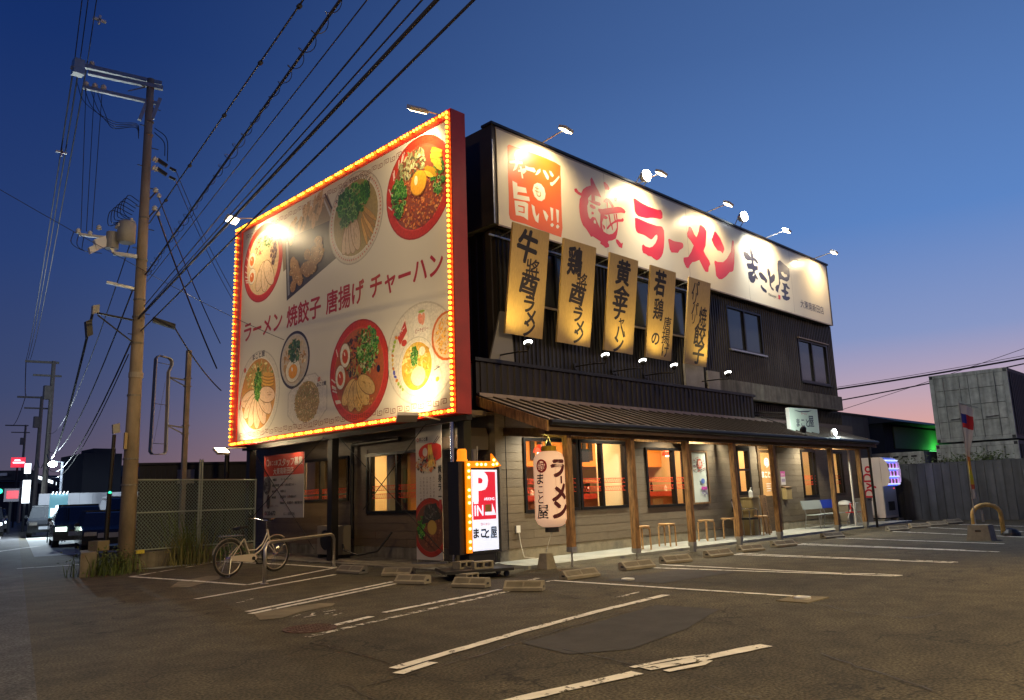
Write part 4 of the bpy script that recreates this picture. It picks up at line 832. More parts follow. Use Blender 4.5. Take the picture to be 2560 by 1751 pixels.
def egg(p, cx, cz, a, b, rot=0, yolk=(.75, .18, .02)):
    p.ell(cx, cz, a*1.05, b*1.05, (.35, .22, .10), rot); p.ell(cx, cz, a, b, (.85, .78, .60), rot); p.ell(cx, cz-.02, a*.62, b*.62, (.75, .35, .05), rot); p.ell(cx, cz-.02, a*.56, b*.56, yolk, rot); p.ell(cx-a*.12, cz+b*.12, a*.10, b*.2, (.95, .8, .6), rot+.3)
def slices(p, cx, cz, R0, R1, a0, a1, n, col, wid):
    for q in range(n):
        t = a0+(a1-a0)*q/max(1, n-1); mx_, mz = cx+math.cos(t)*(R0+R1)/2, cz+math.sin(t)*(R0+R1)/2; ln = (R1-R0)/2
        p.ell(mx_, mz, ln*1.04, wid*1.12, (.30, .14, .04), t); p.ell(mx_, mz, ln, wid, jit(col, .06), t)
        for w_ in range(5): p.ell(mx_+rnd(-ln, ln)*.6*math.cos(t), mz+rnd(-ln, ln)*.6*math.sin(t), ln*rnd(.1, .35), wid*.08, jit((col[0]*.72, col[1]*.6, col[2]*.5)), t, 6)
def bowl(p, cx, cz, r, rim, soup, rin=.84, plate=False, outer=None):
    p.ell(cx, cz, r*1.03, r*1.03, tuple(q*.7 for q in rim), n=44)
    p.ell(cx, cz, r, r, rim, n=44)
    p.ell(cx, cz, r*(rin+.03), r*(rin+.03), tuple(min(1, q*1.15+.02) for q in rim), n=44)
    p.ell(cx, cz, r*rin, r*rin, soup, n=44)
RB = (.60, .045, .012); WB = (.74, .68, .55)
# meander bands
def meander(p, x0, x1, zc):
    c_ = (.22, .035, .012); h_ = .05; wd = .012; x = x0; q = 0
    while x < x1-.22:
        m = 1 if q % 2 == 0 else -1
        P_ = [(0, -h_), (0, h_), (.14, h_), (.14, -h_*.5), (.05, -h_*.5), (.05, h_*.3), (.09, h_*.3)]
        for a, b_ in zip(P_[:-1], P_[1:]): p.line((x+a[0], zc+m*a[1]), (x+b_[0], zc+m*b_[1]), wd, c_)
        x += .20; q += 1
p = BP(); meander(p, U(17.12), U(9.72), 7.47); meander(p, U(17.15), U(9.72), 2.72); p.build('border_pattern', 'print', bb, kind='stuff')
p = BP(); p.k = 20
tc_ = (.44, .016, .014)
for s_, y in (('ラーメン', 17.08), ('焼餃子', 15.10), ('唐揚げ', 13.52), ('チャーハン', 11.98)):
    wd = glyphs(s_, .03)[2]; tw = {'ラーメン': 1.80, '焼餃子': 1.40, '唐揚げ': 1.36, 'チャーハン': 2.16}[s_]
    size = .50; p.text(s_, U(y), 4.93, size, tc_, .03, tw/(wd*size))
p.build('red_lettering', 'print', bb)
# 1 left red bowl with eggs
p = BP(); p.k = 30; cx, cz = U(16.27), 6.64; bowl(p, cx, cz, .90, RB, (.80, .58, .30))
for q in range(8): t = rnd(2.4, 4); p.line((cx+.86*math.cos(t), cz+.86*math.sin(t)), (cx+.74*math.cos(t+.1), cz+.74*math.sin(t+.1)), .02, (.85, .75, .6))
slices(p, cx+.12, cz+.0, .0, .72, -2.1, -1.0, 3, (.85, .62, .38), .17)
egg(p, cx-.52, cz+.18, .17, .19); egg(p, cx-.50, cz-.22, .17, .19)
bits(p, cx-.15, cz+.42, .22, .22, 60, [(.55, .10, .05), (.7, .2, .1), (.35, .05, .03)], .02, .05, 4); rings(p, cx+.25, cz+.5, .22, .2, 50, .02, .04); bits(p, cx+.52, cz+.12, .14, .28, 60, [(.10, .05, .05), (.2, .1, .09)], .02, .06, 4, 1.3)
p.build('food_print', 'print_food', bb)
# 2 dark plates with gyoza and fried chicken
p = BP(); p.k = 10
p.poly([(U(15.42), 7.05), (U(13.52), 7.46), (U(13.12), 6.75), (U(15.3), 6.2)], (.30, .22, .12)); 
p.poly([(U(15.24), 6.93), (U(15.12), 5.50), (U(13.05), 6.02), (U(13.16), 6.85)], (.055, .045, .035))
p.poly([(U(15.20), 6.85), (U(15.08), 5.60), (U(15.0), 5.62), (U(15.12), 6.85)], (.30, .30, .28))
p.line((U(13.62), 7.50), (U(13.18), 6.85), .04, (.05, .03, .02)); p.line((U(13.70), 7.45), (U(13.3), 6.8), .05, (.55, .52, .46))
for q in range(26):
    x = rnd(U(15.05), U(13.7)); zz = 6.95+(x-U(15.05))*.22+rnd(-.22, .28); p.ell(x, zz, rnd(.10, .2), rnd(.05, .09), jit((.60, .40, .20), .2), rnd(.8, 1.6), 10); bits(p, x, zz, .1, .06, 6, [(.40, .20, .06), (.72, .52, .28)], .01, .03)
for q in range(30):
    x = rnd(U(14.95), U(13.75)); zz = 5.88+(x-U(14.95))*.25+rnd(-.18, .42); p.ell(x, zz, rnd(.10, .18), rnd(.09, .15), jit((.42, .22, .06), .25), rnd(0, 3), 11); bits(p, x, zz, .12, .11, 16, [(.28, .13, .03), (.58, .36, .12), (.70, .48, .2)], .008, .03)
p.build('food_print', 'print_food', bb)
# 3 scallion bowl
p = BP(); p.k = 30; cx, cz = U(12.50), 6.66; bowl(p, cx, cz, .92, (.68, .60, .46), (.40, .30, .10), .84)
for q in range(70):
    t = q/70*6.283; 
    if not .9 < t < 2.5: p.ell(cx+.855*math.cos(t), cz+.855*math.sin(t), .022, .02, (.55, .16, .10), t, 6)
for q, ch in enumerate('RAMEN MAKOTOYA'):
    t = 2.45-q*.115; p.text(ch, cx+.80*math.cos(t)-.03, cz+.80*math.sin(t)-.02, .13, (.06, .04, .03), .01, rot=t-1.57)
slices(p, cx-.1, cz+.12, .05, .84, -1.95, -1.3, 4, (.68, .50, .30), .14)
for q in range(5): t = -.9+q*.22; p.ell(cx+.42*math.cos(t)+.06, cz+.42*math.sin(t)-.04, .33, .055, (.34, .17, .03), t*.6-.7); p.ell(cx+.42*math.cos(t)+.06, cz+.42*math.sin(t)-.035, .32, .045, jit((.60, .34, .08)), t*.6-.7)
bits(p, cx-.05, cz+.38, .58, .36, 90, GREEN[:2]+[(.03, .07, .01)], .03, .07); rings(p, cx-.05, cz+.36, .60, .36, 120, .03, .085); rings(p, cx-.25, cz+.05, .3, .2, 40, .03, .07)
p.build('food_print', 'print_food', bb)
# 4 red bowl with mince and yolk
p = BP(); p.k = 30; cx, cz = U(10.50), 6.66; bowl(p, cx, cz, .93, RB, (.30, .08, .03), .83)
for q in range(7): t = rnd(2.0, 3.3); p.line((cx+.90*math.cos(t), cz+.90*math.sin(t)), (cx+.80*math.cos(t+.15), cz+.80*math.sin(t+.15)), .025, (.85, .72, .6))
bits(p, cx+.05, cz-.2, .66, .56, 420, [(.55, .12, .02), (.70, .22, .04), (.38, .06, .02), (.80, .35, .10)], .018, .038, 1.8)
bits(p, cx+.02, cz+.05, .32, .28, 120, [(.25, .06, .03), (.36, .10, .05)], .015, .03)
bits(p, cx-.15, cz+.50, .40, .26, 170, [(.45, .45, .20), (.60, .58, .30), (.12, .12, .05), (.30, .32, .12)], .02, .07, 5)
rings(p, cx-.56, cz-.02, .22, .38, 80, .03, .06); rings(p, cx+.58, cz+.05, .17, .33, 60, .025, .05); bits(p, cx-.56, cz-.02, .2, .36, 50, GREEN, .015, .04)
for q in range(6): p.ell(cx+.38+rnd(-.08, .2), cz+.5-q*.07, .18, .05, (.5, .28, .01), rnd(-.9, -.2)); p.ell(cx+.38+rnd(-.08, .2), cz+.505-q*.07, .17, .042, (.90, .52, .04), rnd(-.9, -.2))
p.ell(cx+.03, cz+.07, .24, .24, (.45, .18, .02)); p.ell(cx+.03, cz+.08, .225, .225, (.92, .42, .02)); p.ell(cx-.04, cz+.14, .05, .09, (1, .85, .5))
p.build('food_print', 'print_food', bb)
# 5 bottom-left bowl with fanned pork
p = BP(); p.k = 30; cx, cz = U(16.32), 3.60; bowl(p, cx, cz, .95, WB, (.62, .28, .05), .84)
p.poly([(cx-.9, cz-.25), (cx-.82, cz+.1), (cx-.6, cz+.42), (cx-.78, cz+.2), (cx-.84, cz-.3)], RB); p.ell(cx-.66, cz+.62, .05, .06, RB)
p.text('まこと屋', cx-.30, cz+.81, .15, INK, .03, 1.0, rot=.05)
bits(p, cx, cz+.42, .62, .30, 160, [(.72, .50, .12), (.50, .40, .08), (.25, .30, .03), (.85, .70, .3)], .03, .09, 5)
for q in range(4): p.ell(cx+.45, cz+.16+q*.07, .27, .06, (.35, .15, .01), -.15); p.ell(cx+.45, cz+.17+q*.07, .26, .05, jit((.78, .42, .06), .1), -.15)
slices(p, cx-.02, cz+.02, .06, .80, 3.35, 6.1, 7, (.86, .60, .38), .17)
rings(p, cx-.02, cz+.22, .17, .36, 130, .02, .045); bits(p, cx-.02, cz+.2, .15, .34, 90, GREEN, .012, .035)
p.build('food_print', 'print_food', bb)
# 6 small rice bowl
p = BP(); p.k = 30; cx, cz = U(14.75), 4.14; bowl(p, cx, cz, .60, (.05, .04, .05), (.62, .52, .36), .90); p.ring(cx, cz, .56, .03, (.55, .52, .45), 40)
bits(p, cx, cz, .44, .44, 120, [(.45, .22, .06), (.60, .35, .12), (.75, .6, .35)], .03, .08, 3); egg(p, cx-.05, cz-.22, .30, .25, 0, (.92, .38, .02)); bits(p, cx, cz+.18, .24, .24, 110, [(.03, .07, .02), (.06, .15, .03), (.10, .2, .06)], .02, .09, 6)
p.build('food_print', 'print_food', bb)
# 7 octagonal plate of fried rice
p = BP(); p.k = 30; cx, cz = U(14.22), 3.20
p.poly([(cx+.84*math.cos(R(22.5+45*q)), cz+.60*math.sin(R(22.5+45*q))) for q in range(8)], (.60, .55, .44)); p.poly([(cx+.80*math.cos(R(22.5+45*q)), cz+.57*math.sin(R(22.5+45*q))) for q in range(8)], (.76, .70, .58))
p.ell(cx, cz, .48, .42, (.50, .34, .12)); bits(p, cx, cz, .50, .42, 620, [(.72, .52, .22), (.60, .40, .14), (.82, .66, .34), (.40, .24, .08), (.30, .34, .10)], .013, .026, 1.9); p.text('誠', cx+.42, cz+.36, .10, RB, .02); p.text('まこと屋', cx+.40, cz+.26, .09, INK, .02)
p.build('food_print', 'print_food', bb)
# 8 big red bowl
p = BP(); p.k = 30; cx, cz = U(12.37), 3.58; bowl(p, cx, cz, .96, RB, (.50, .12, .02), .85)
for q in range(9): t = rnd(2.5, 3.9); p.line((cx+.93*math.cos(t), cz+.93*math.sin(t)), (cx+.80*math.cos(t+.12), cz+.80*math.sin(t+.12)), .03, (.80, .66, .5))
bits(p, cx+.1, cz+.3, .56, .46, 260, [(.10, .05, .02), (.20, .10, .03), (.35, .22, .05), (.45, .38, .08), (.05, .03, .02)], .03, .08, 5)
bits(p, cx+.30, cz+.38, .36, .42, 170, GREEN+[(.6, .6, .3)], .02, .06, 3); rings(p, cx+.32, cz+.45, .3, .34, 50, .02, .045)
slices(p, cx-.05, cz-.1, .08, .68, 3.95, 5.75, 5, (.72, .46, .14), .15); bits(p, cx+.0, cz-.62, .5, .12, 90, [(.7, .42, .10), (.5, .25, .05)], .01, .03)
egg(p, cx-.44, cz+.36, .17, .235, .1, (.62, .08, .01)); egg(p, cx-.60, cz-.05, .17, .235, .1, (.62, .08, .01)); p.ell(cx+.66, cz-.05, .05, .07, (.02, .02, .03))
p.build('food_print', 'print_food', bb)
# 9 child's meal tray
p = BP(); p.k = 30; cx, cz = U(10.60), 3.58
p.ell(cx+.12, cz+.05, .98, .90, (.60, .54, .42), n=40); p.ell(cx+.12, cz+.05, .95, .87, (.76, .70, .56), n=40)
p.ell(cx+.82, cz+.24, .40, .42, (.62, .15, .02)); p.ell(cx+.84, cz+.24, .37, .38, (.80, .60, .35)); bits(p, cx+.86, cz+.24, .33, .34, 260, [(.80, .38, .03), (.70, .28, .02), (.9, .5, .08)], .012, .03)
p.poly([(cx-.55, cz+.42), (cx-.30, cz+.78), (cx-.20, cz+.30), (cx-.42, cz+.14)], (.80, .70, .55)); p.poly([(cx-.53, cz+.42), (cx-.31, cz+.70), (cx-.25, cz+.50), (cx-.46, cz+.28)], (.58, .06, .03)); p.text('りんご', cx-.49, cz+.44, .11, (.85, .8, .7), .03, .8, rot=.7); p.ell(cx-.34, cz+.30, .08, .06, (.58, .06, .03))
p.ell(cx+.16, cz+.52, .24, .30, (.82, .76, .62)); p.ell(cx+.12, cz+.66, .06, .10, (.85, .30, .18), .2); p.ell(cx+.20, cz+.64, .05, .11, (.85, .35, .2), -.2); p.ell(cx+.16, cz+.78, .09, .025, (.35, .5, .08)); p.text('ピーチゼリー', cx-.02, cz+.42, .09, (.35, .05, .03), .01, .7); 
bowl(p, cx+.0, cz-.16, .50, (.80, .74, .58), (.78, .45, .05), .84); bits(p, cx, cz-.13, .38, .38, 150, [(.88, .60, .10), (.75, .40, .05), (.92, .72, .25)], .03, .08, 5); p.ell(cx+.05, cz-.35, .21, .18, (.50, .25, .08)); p.ell(cx+.05, cz-.34, .20, .17, (.84, .64, .40)); p.ell(cx+.16, cz+.08, .09, .08, (.85, .78, .55)); rings(p, cx-.05, cz+.02, .10, .17, 60, .02, .035); bits(p, cx-.05, cz, .09, .16, 50, GREEN, .01, .03)
for q in range(14): t = 2.6+q*.11; p.ell(cx+.12+.80*math.cos(t), cz+.05+.74*math.sin(t), rnd(.015, .035), rnd(.02, .05), random.choice([(.1, .1, .5), (.7, .25, .03), (.35, .5, .05), (.75, .5, .05)]), rnd(0, 3), 8)
p.ell(cx+.55, cz-.42, .12, .18, (.80, .74, .6)); p.ell(cx+.57, cz-.46, .05, .04, (.7, .35, .03), .4); p.line((cx+.48, cz-.30), (cx+.62, cz-.26), .015, INK)
p.build('food_print', 'print_food', bb)
for i, (head, tgt, root, lb, en) in enumerate([((7.75, 16.7, 7.66), (8.3, 14.9, 5.6), (8.3, 16.7, 7.84), 'bright lamp reaching out over the top left of the food billboard', 420), ((7.85, 9.93, 7.76), (8.3, 11.6, 5.6), (8.3, 9.9, 7.84), 'lamp reaching out over the top right corner of the food billboard', 400),
                               ((7.8, 16.95, 2.38), (8.3, 15.3, 4.6), (8.35, 16.9, 2.44), 'lamp shining up from below the bottom left corner of the food billboard', 330), ((7.78, 10.2, 2.50), (8.3, 11.3, 4.6), (8.35, 10.05, 2.44), 'dark housed lamp below the bottom right of the food billboard', 400)]):
    t = thing('billboard_lamp', root, lb, 'lamp', 'lamps lighting the food billboard')
    spot_head(t, head, tgt, en*.52, root=root, angle=160, w=.17)
# ------------------------------------------------------------------ paper lantern
lx, ly = 9.68, 8.85
t = thing('paper_lantern', (lx, ly, .55), 'tall white paper lantern with dark red ramen lettering hanging in front of the first window', 'lantern')
body = [(.11, .64), (.17, .655), (.225, .69), (.256, .75)]
z = .78
while z < 1.72:
    body += [(.270, z), (.265, z+.013)]; z += .027
body += [(.256, 1.755), (.225, 1.81), (.17, 1.85), (.11, 1.87)]
MB().lathe((lx, ly, 0), body, 40).build('paper_body', 'lantern_paper', t, smooth=True)
MB().lathe((lx, ly, 0), [(.125, 1.86), (.125, 1.95)], 24).build('top_ring', 'lantern_brass', t)
MB().lathe((lx, ly, 0), [(.115, .56), (.115, .655)], 24).build('bottom_ring', 'black', t)
MB().tube([(lx-.09, ly, 1.92), (lx, ly, 2.12), (lx+.09, ly, 1.92)], .005, 6).tube([(lx, ly, .58), (9.48, 8.80, .30)], .004, 5).tube([(lx, ly, 2.12), (lx-.12, ly, 2.15), (lx-.16, ly, 1.98), (lx-.08, ly, 1.90)], .006, 6).build('hanger', 'white_metal', t)
for q in range(8):
    a = q*math.pi/4+.3; MB().tube([(lx+.2715*math.cos(a), ly+.2715*math.sin(a), zz) for zz in (.78, 1.2, 1.72)], .0016, 4).build('rib_cord', 'ply', t)
class Wrap(Print):
    """lettering wrapped round the lantern"""
    def P(s, x, y, l):
        a = x/.273; r_ = .273+l
        return Vector((lx+r_*math.cos(a), ly+r_*math.sin(a), y))
w = Wrap((0, 0, 0), (1, 0, 0), (0, 0, 1), (0, -1, 0), 5e-5)
ac = math.atan2(-ly, -lx)     # toward the lot
def wt(body, ang, z_, size, col, bold, sx=1.0, shear=.08): w.text(body, (ac+ang)*.273-size*.45*sx, z_, size, col, bold, sx, shear=shear)
for ch, z_, sz in (('ラ', 1.46, .29), ('メ', 1.07, .29), ('ン', .80, .29)): wt(ch, .66, z_, sz*1.12, (.10, .008, .014), .075)
w.rect((ac+.70)*.273-.01, 1.33, (ac+.70)*.273+.025, 1.45, (.10, .008, .014))
for ch, z_, sz in (('ま', 1.34, .20), ('こ', 1.19, .15), ('と', 1.03, .17), ('屋', .80, .25)): wt(ch, -.58, z_, sz, (.02, .012, .02), .022, .9)
w.build('lettering', 'print_matt', t)
w = Wrap((0, 0, 0), (1, 0, 0), (0, 0, 1), (0, -1, 0), 5e-5); w.k = 5
w.ring((ac-.52)*.273, 1.62, .10, .028, (.30, .01, .01), 18, 1.1); wt('誠', -.50, 1.55, .18, (.30, .01, .01), .01, .9); w.build('emblem', 'print_matt', t)
lamp('POINT', (lx-.05, ly+.02, 2.03), 2.2, (1, .75, .15), t, size=.03)
lx0, ly0 = lx, ly; lx, ly = 9.46, 8.80
b = MB().prism([(lx-.11, ly-.11, 0), (lx+.11, ly-.11, 0), (lx+.11, ly+.11, 0), (lx-.11, ly+.11, 0)], (0, 0, .01))
b.add([(lx+sx*.11, ly+sy*.11, .01) for sx, sy in ((-1, -1), (1, -1), (1, 1), (-1, 1))] + [(lx+sx*.075, ly+sy*.075, .24) for sx, sy in ((-1, -1), (1, -1), (1, 1), (-1, 1))], [(0, 1, 5, 4), (1, 2, 6, 5), (2, 3, 7, 6), (3, 0, 4, 7), (4, 5, 6, 7)])
o = b.build('weight_block', 'concrete', label='tapered concrete weight on the ground below the paper lantern', cat='concrete block')
MB().tube([(lx, ly, .24), (lx, ly, .30), (lx+.02, ly, .31), (lx+.02, ly, .27)], .005, 5).build('hook', 'galvanised', o)
lx, ly = lx0, ly0

# ------------------------------------------------------------------ parking sign on its trolley
t = thing('parking_sign', (8.35, 9.15, 0), 'glowing upright parking sign with a letter P, orange bulb arrow and amber beacon on top', 'sign')
box('casing', 'black', 8.02, 8.68, 9.01, 9.30, .32, 1.64, t); box('casing', 'black', 7.86, 8.02, 9.05, 9.30, .32, 1.70, t); box('pedestal', 'black', 8.03, 8.55, 9.04, 9.26, .14, .32, t)
fy = 9.006
box('light_panel', 'psign_light', 8.08, 8.62, fy, 9.01, .36, 1.57, t)
pp = Print((8.08, fy-.0005, .36), XU, ZU, NY, 3e-4)
pp.rect(.02, .46, .50, 1.18, (.6, .02, .04)); o = pp.build('red_field', 'psign_red', t)
pp = Print((8.08, fy-.0015, .36), XU, ZU, NY, 3e-4)
pp.text('P', .05, .72, .66, (.8, .9, 1), .055, .95); pp.text('ARKING', .25, .745, .06, (.8, .9, 1), .03, 1.0); pp.text('IN', .05, .52, .22, (.8, .9, 1), .03, .9); pp.poly([(.26, .52), (.49, .52), (.41, .70), (.41, .57), (.26, .57)], (.8, .9, 1)); pp.build('white_lettering', 'psign_light', t)
pp = Print((8.08, fy-.002, .36), XU, ZU, NY, 3e-4); pp.text('まこ', .02, .20, .16, INK, .05, .95); pp.text('と', .25, .19, .16, INK, .05, .8); pp.text('屋', .37, .19, .19, INK, .03, .75); pp.build('black_lettering', 'psign_ink', t)
pp = Print((8.08, fy-.002, .36), XU, ZU, NY, 3e-4); pp.text('ラーメン', .17, .37, .05, RED, .02); pp.rect(.27, .57, .39, .68, (.3, .16, .05)); pp.build('small_print', 'print_matt', t)
a = MB().box(7.96, 8.055, fy-.02, 9.02, .34, 1.70).box(8.055, 8.53, fy-.02, 9.02, 1.60, 1.70)
a.prism([(8.50, fy-.02, 1.82), (8.70, fy-.02, 1.63), (8.50, fy-.02, 1.60)], (0, .03, 0)); a.build('arrow', 'arrow_orange', t)
ab = MB().lathe((0, 0, 0), [(.02, 0), (.02, .015), (.008, .028)], 8, axis=(0, -1, 0)); am = bpy.data.meshes.new('arrow_bulb'); am.from_pydata(ab.v, [], ab.f); am.materials.append(MATS['arrow_bulb']); am.update()
for q in range(14):
    if q in (3, 7, 11): continue
    o = link('bulb', am, t); o.location = Vector((8.008, fy-.02, 1.645-q*.095))-ORG[t.name]
for x, z_ in [(8.18, 1.65), (8.27, 1.65), (8.36, 1.65), (8.54, 1.72), (8.60, 1.66), (8.52, 1.65)]:
    o = link('bulb', am, t); o.location = Vector((x, fy-.02, z_))-ORG[t.name]
MB().lathe((8.0, 9.12, 1.70), [(.085, 0), (.085, .03), (.075, .03), (.075, .16), (.06, .19)], 18).build('beacon', 'beacon', t)
lamp('AREA', (8.35, 8.96, .95), 5, (.7, .85, 1.0), t, (8.35, 6, .3), shape=(.5, 1.1)); lamp('POINT', (8.0, 8.9, 1.2), 2.5, (1, .35, .04), t, size=.3)
t2 = thing('trolley', (8.0, 8.9, 0), 'low black wheeled trolley under the glowing parking sign', 'trolley')
MB().obox((8.02, 8.93, .115), (.50, -.18, 0), (.20, .36, 0), (0, 0, .02)).build('deck', 'black', t2)
for dx, dy in [(-.42, .0), (.28, -.4), (-.15, .38), (.5, 0)]: MB().lathe((8.02+dx, 8.93+dy, .045), [(.045, -.015), (.045, .015)], 12, axis=(0, 1, 0)).build('wheel', 'tyre', t2)
def cblock(x, y, z_, rz, label):
    b = MB(); b.box(-.15, .15, -.07, .07, 0, .02); b.box(-.15, .15, -.07, .07, .085, .105)
    for xx in (-.15, -.02, .12): b.box(xx, xx+.03, -.07, .07, .02, .085)
    o = b.build('concrete_block', 'concrete', label=label, cat='concrete block', group='hollow concrete blocks weighing down the parking sign'); o.location = (x, y, z_); o.rotation_euler[2] = rz; return o
cblock(7.86, 8.98, .136, .1, 'hollow concrete block on the trolley, left of the parking sign pedestal'); cblock(7.98, 8.70, .136, -.35, 'hollow concrete block on the front corner of the trolley'); cblock(7.62, 8.60, 0, .2, 'hollow concrete block on the ground in front of the trolley')
o = MB().obox((8.3, 9.75, .03), (.26, -.05, 0), (.03, .09, 0), (0, 0, .03)).build('paving_slab', 'concrete', label='flat concrete slab at the foot of the right billboard post', cat='paving slab')
o = MB().obox((8.75, 13.55, .02), (.05, .4, 0), (.12, -.02, 0), (0, 0, .02)).build('paving_slab', 'concrete', label='long flat concrete slab at the foot of the middle billboard post', cat='paving slab')

# ------------------------------------------------------------------ banners and posters on the side
def ramen_art(p, cx, cz, r):
    bowl(p, cx, cz, r, (.36, .03, .015), (.16, .06, .03), .84)
    bits(p, cx, cz-.1*r, .6*r, .6*r, 220, [(.22, .07, .03), (.32, .12, .05), (.14, .04, .02)], .012, .03); rings(p, cx-.5*r, cz+.0, .2*r, .4*r, 60, .02, .04)
    p.poly([(cx-.5*r, cz+.1*r), (cx-.25*r, cz+.75*r), (cx+.35*r, cz+.85*r), (cx+.6*r, cz+.3*r)], (.035, .035, .03)); bits(p, cx, cz+.5*r, .35*r, .25*r, 60, [(.05, .05, .04), (.12, .11, .09)], .01, .04, 4)
    p.ell(cx+.1*r, cz, .26*r, .26*r, (.40, .24, .05)); p.ell(cx+.1*r, cz, .23*r, .23*r, (.48, .30, .06))
t = thing('standing_banner', (9.0, 11.15, 0), 'tall white roll-up banner of noodles and a red bowl, left of the right billboard post', 'banner')
box('sheet', 'paper_white', 8.98, 8.99, 10.78, 11.52, .10, 2.45, t)
for d in t.children[0].data.color_attributes.new('Col', 'FLOAT_COLOR', 'CORNER').data: d.color = (.55, .5, .45, 1)
MB().tube([(9.02, 11.55, 0), (9.02, 11.5, 2.4)], .01, 6).bar((8.9, 11.55, .03), (9.1, 10.8, .06), .03).build('stand', 'galvanised', t)
p = Print((8.978, 11.52, 0), (0, -1, 0), ZU, (-1, 0, 0), 1e-5); p.k = 10; p.clip = (0, .10, .74, 2.45)
ramen_art(p, .40, .66, .50); p.ell(.45, 1.98, .36, .17, (.55, .03, .02), n=24); p.ell(.28, 1.99, .07, .08, (.6, .5, .45)); bits(p, .30, 1.78, .30, .14, 120, [(.45, .12, .04), (.6, .25, .10), (.06, .04, .03), (.65, .5, .3)], .02, .05, 3)
for q in range(14): p.line((.42+rnd(-.06, .06), 2.12), (.45+rnd(-.1, .12), 1.72), .014, jit((.70, .45, .08), .15))
p.line((.50, 2.12), (.66, 2.26), .015, (.08, .04, .08)); p.line((.54, 2.12), (.70, 2.24), .015, (.08, .04, .08)); p.text('まこと屋', .12, 2.20, .08, INK, .03, .8); p.ring(.07, 2.22, .035, .014, (.5, .02, .02), 12)
txt = ['こだわりの一杯をどうぞ', 'うまみを引き出した特製', 'ごはんによくあう味です', 'まごころこめて作ります', 'ラーメンのまことの味を']
for i, s_ in enumerate(txt):
    for j, ch in enumerate(s_): p.text(ch, .12+.095*i, 1.50-.062*j, .055, (.10, .05, .05), 0)
for j, ch in enumerate('黄身ラーメン'): p.text(ch, .64, 1.62-.16*j, .14, (.02, .02, .02), .03, .8)
p.rect(.66, .98, .73, 1.14, (.45, .05, .05)); p.build('banner_print', 'print_matt', t)
t = thing('standing_banner', (8.9, 9.95, 0), 'narrow banner half hidden between the right billboard post and the parking sign', 'banner')
p = Print((8.90, 10.12, 0), (0, -1, 0), ZU, (-1, 0, 0), 1e-5)
p.rect(0, .15, .34, 1.95, (.50, .46, .44)); p.poly([(.10, 1.55), (.30, .35), (.10, .35)], (.50, .03, .03)); p.rect(.18, .60, .28, .85, (.5, .35, .05)); p.text('麺', .08, 1.0, .2, (.5, .03, .03), .02)
for j, ch in enumerate('冷やし'): p.text(ch, .05, 1.75-.17*j, .15, INK, .03)
p.build('banner_print', 'print_matt', t); MB().tube([(8.92, 9.78, 0), (8.92, 9.78, 2.0)], .008, 6).bar((8.8, 10.0, .02), (8.95, 9.6, .02), .03).build('stand', 'white_metal', t)
t = thing('recruiting_poster', (8.9, 16.2, .84), 'white poster with a red heading hanging under the far end of the billboard', 'poster')
box('backing', 'white_print', 8.90, 8.91, 15.32, 17.10, .86, 2.26, t)
p = Print((8.899, 17.10, .86), (0, -1, 0), ZU, (-1, 0, 0), 3e-4)
p.rect(0, 0, 1.78, 1.40, (.42, .40, .38)); p.rect(0, .93, 1.78, 1.40, (.42, .035, .02)); lt = (.6, .55, .5)
p.ring(.16, 1.24, .08, .025, lt, 16); p.text('まこと屋', .26, 1.18, .12, lt, .02, .8); p.text('スタッフ募集', .66, 1.15, .19, lt, .03, .95); p.text('大東南新田店', .44, .97, .16, lt, .02, .95)
for i, (a_, b_) in enumerate([('●職種', 'ホール・キッチン'), ('●勤務時間', '10時～24時の間で4ｈ～'), ('●条件', '18歳以上'), ('●待遇', '制服貸与・食事補助あり'), ('', '昇給あり・車通勤可・履歴書持参')]):
    p.text(a_, .42, .82-.13*i, .065, (.06, .06, .06), .02); p.text(b_, .80, .82-.13*i, .065, (.06, .06, .06), .01)
p.ell(.20, .72, .17, .20, (.10, .10, .11), n=28); p.ell(.27, .36, .08, .16, (.07, .07, .08)); bits(p, .2, .72, .12, .16, 30, [(.2, .2, .2), (.05, .05, .05)], .02, .06)
p.text('0120-672', .14, .06, .13, (.08, .08, .08), .03); p.text('お気軽にお電話ください', .12, .24, .06, (.2, .1, .1)); p.text('まこと屋採用係', 1.0, .06, .07, (.1, .1, .1), .01)
p.build('poster_print', 'print_matt', t)
t = thing('menu_poster', (16.1, 10.0, .86), 'white notice sheet in a brown frame right of the third front window', 'poster')
MB().box(15.75, 15.79, YF-.06, YF, .84, 2.06).box(16.43, 16.47, YF-.06, YF, .84, 2.06).box(15.79, 16.43, YF-.06, YF, 2.02, 2.06).box(15.79, 16.43, YF-.06, YF, .84, .88).build('frame', 'plank_old', t)
p = Print((15.79, YF-.03, .88), XU, ZU, NY, 3e-4); p.rect(0, 0, .64, 1.14, (.62, .70, .66))
for _ in range(60): x, z_ = rnd(.04, .54), rnd(.68, 1.02); p.rect(x, z_, x+rnd(.02, .08), z_+.018, random.choice([(.3, .3, .3), (.6, .15, .1), (.2, .2, .25)]))
p.ell(.34, .88, .10, .12, (.65, .10, .06)); p.text('祭', .27, .82, .16, (.8, .75, .7), .03); p.ell(.42, .48, .08, .06, (.12, .22, .65)); p.rect(.34, .28, .58, .35, (.60, .08, .45)); 
for _ in range(18): x, z_ = rnd(.34, .55), rnd(.14, .26); p.rect(x, z_, x+.025, z_+.03, (.25, .2, .4))
p.build('poster_print', 'print_matt', t)
t = thing('small_notice', (20.2, 10.0, 1.2), 'small pink and white notice on the siding, above the wooden letter box', 'notice')
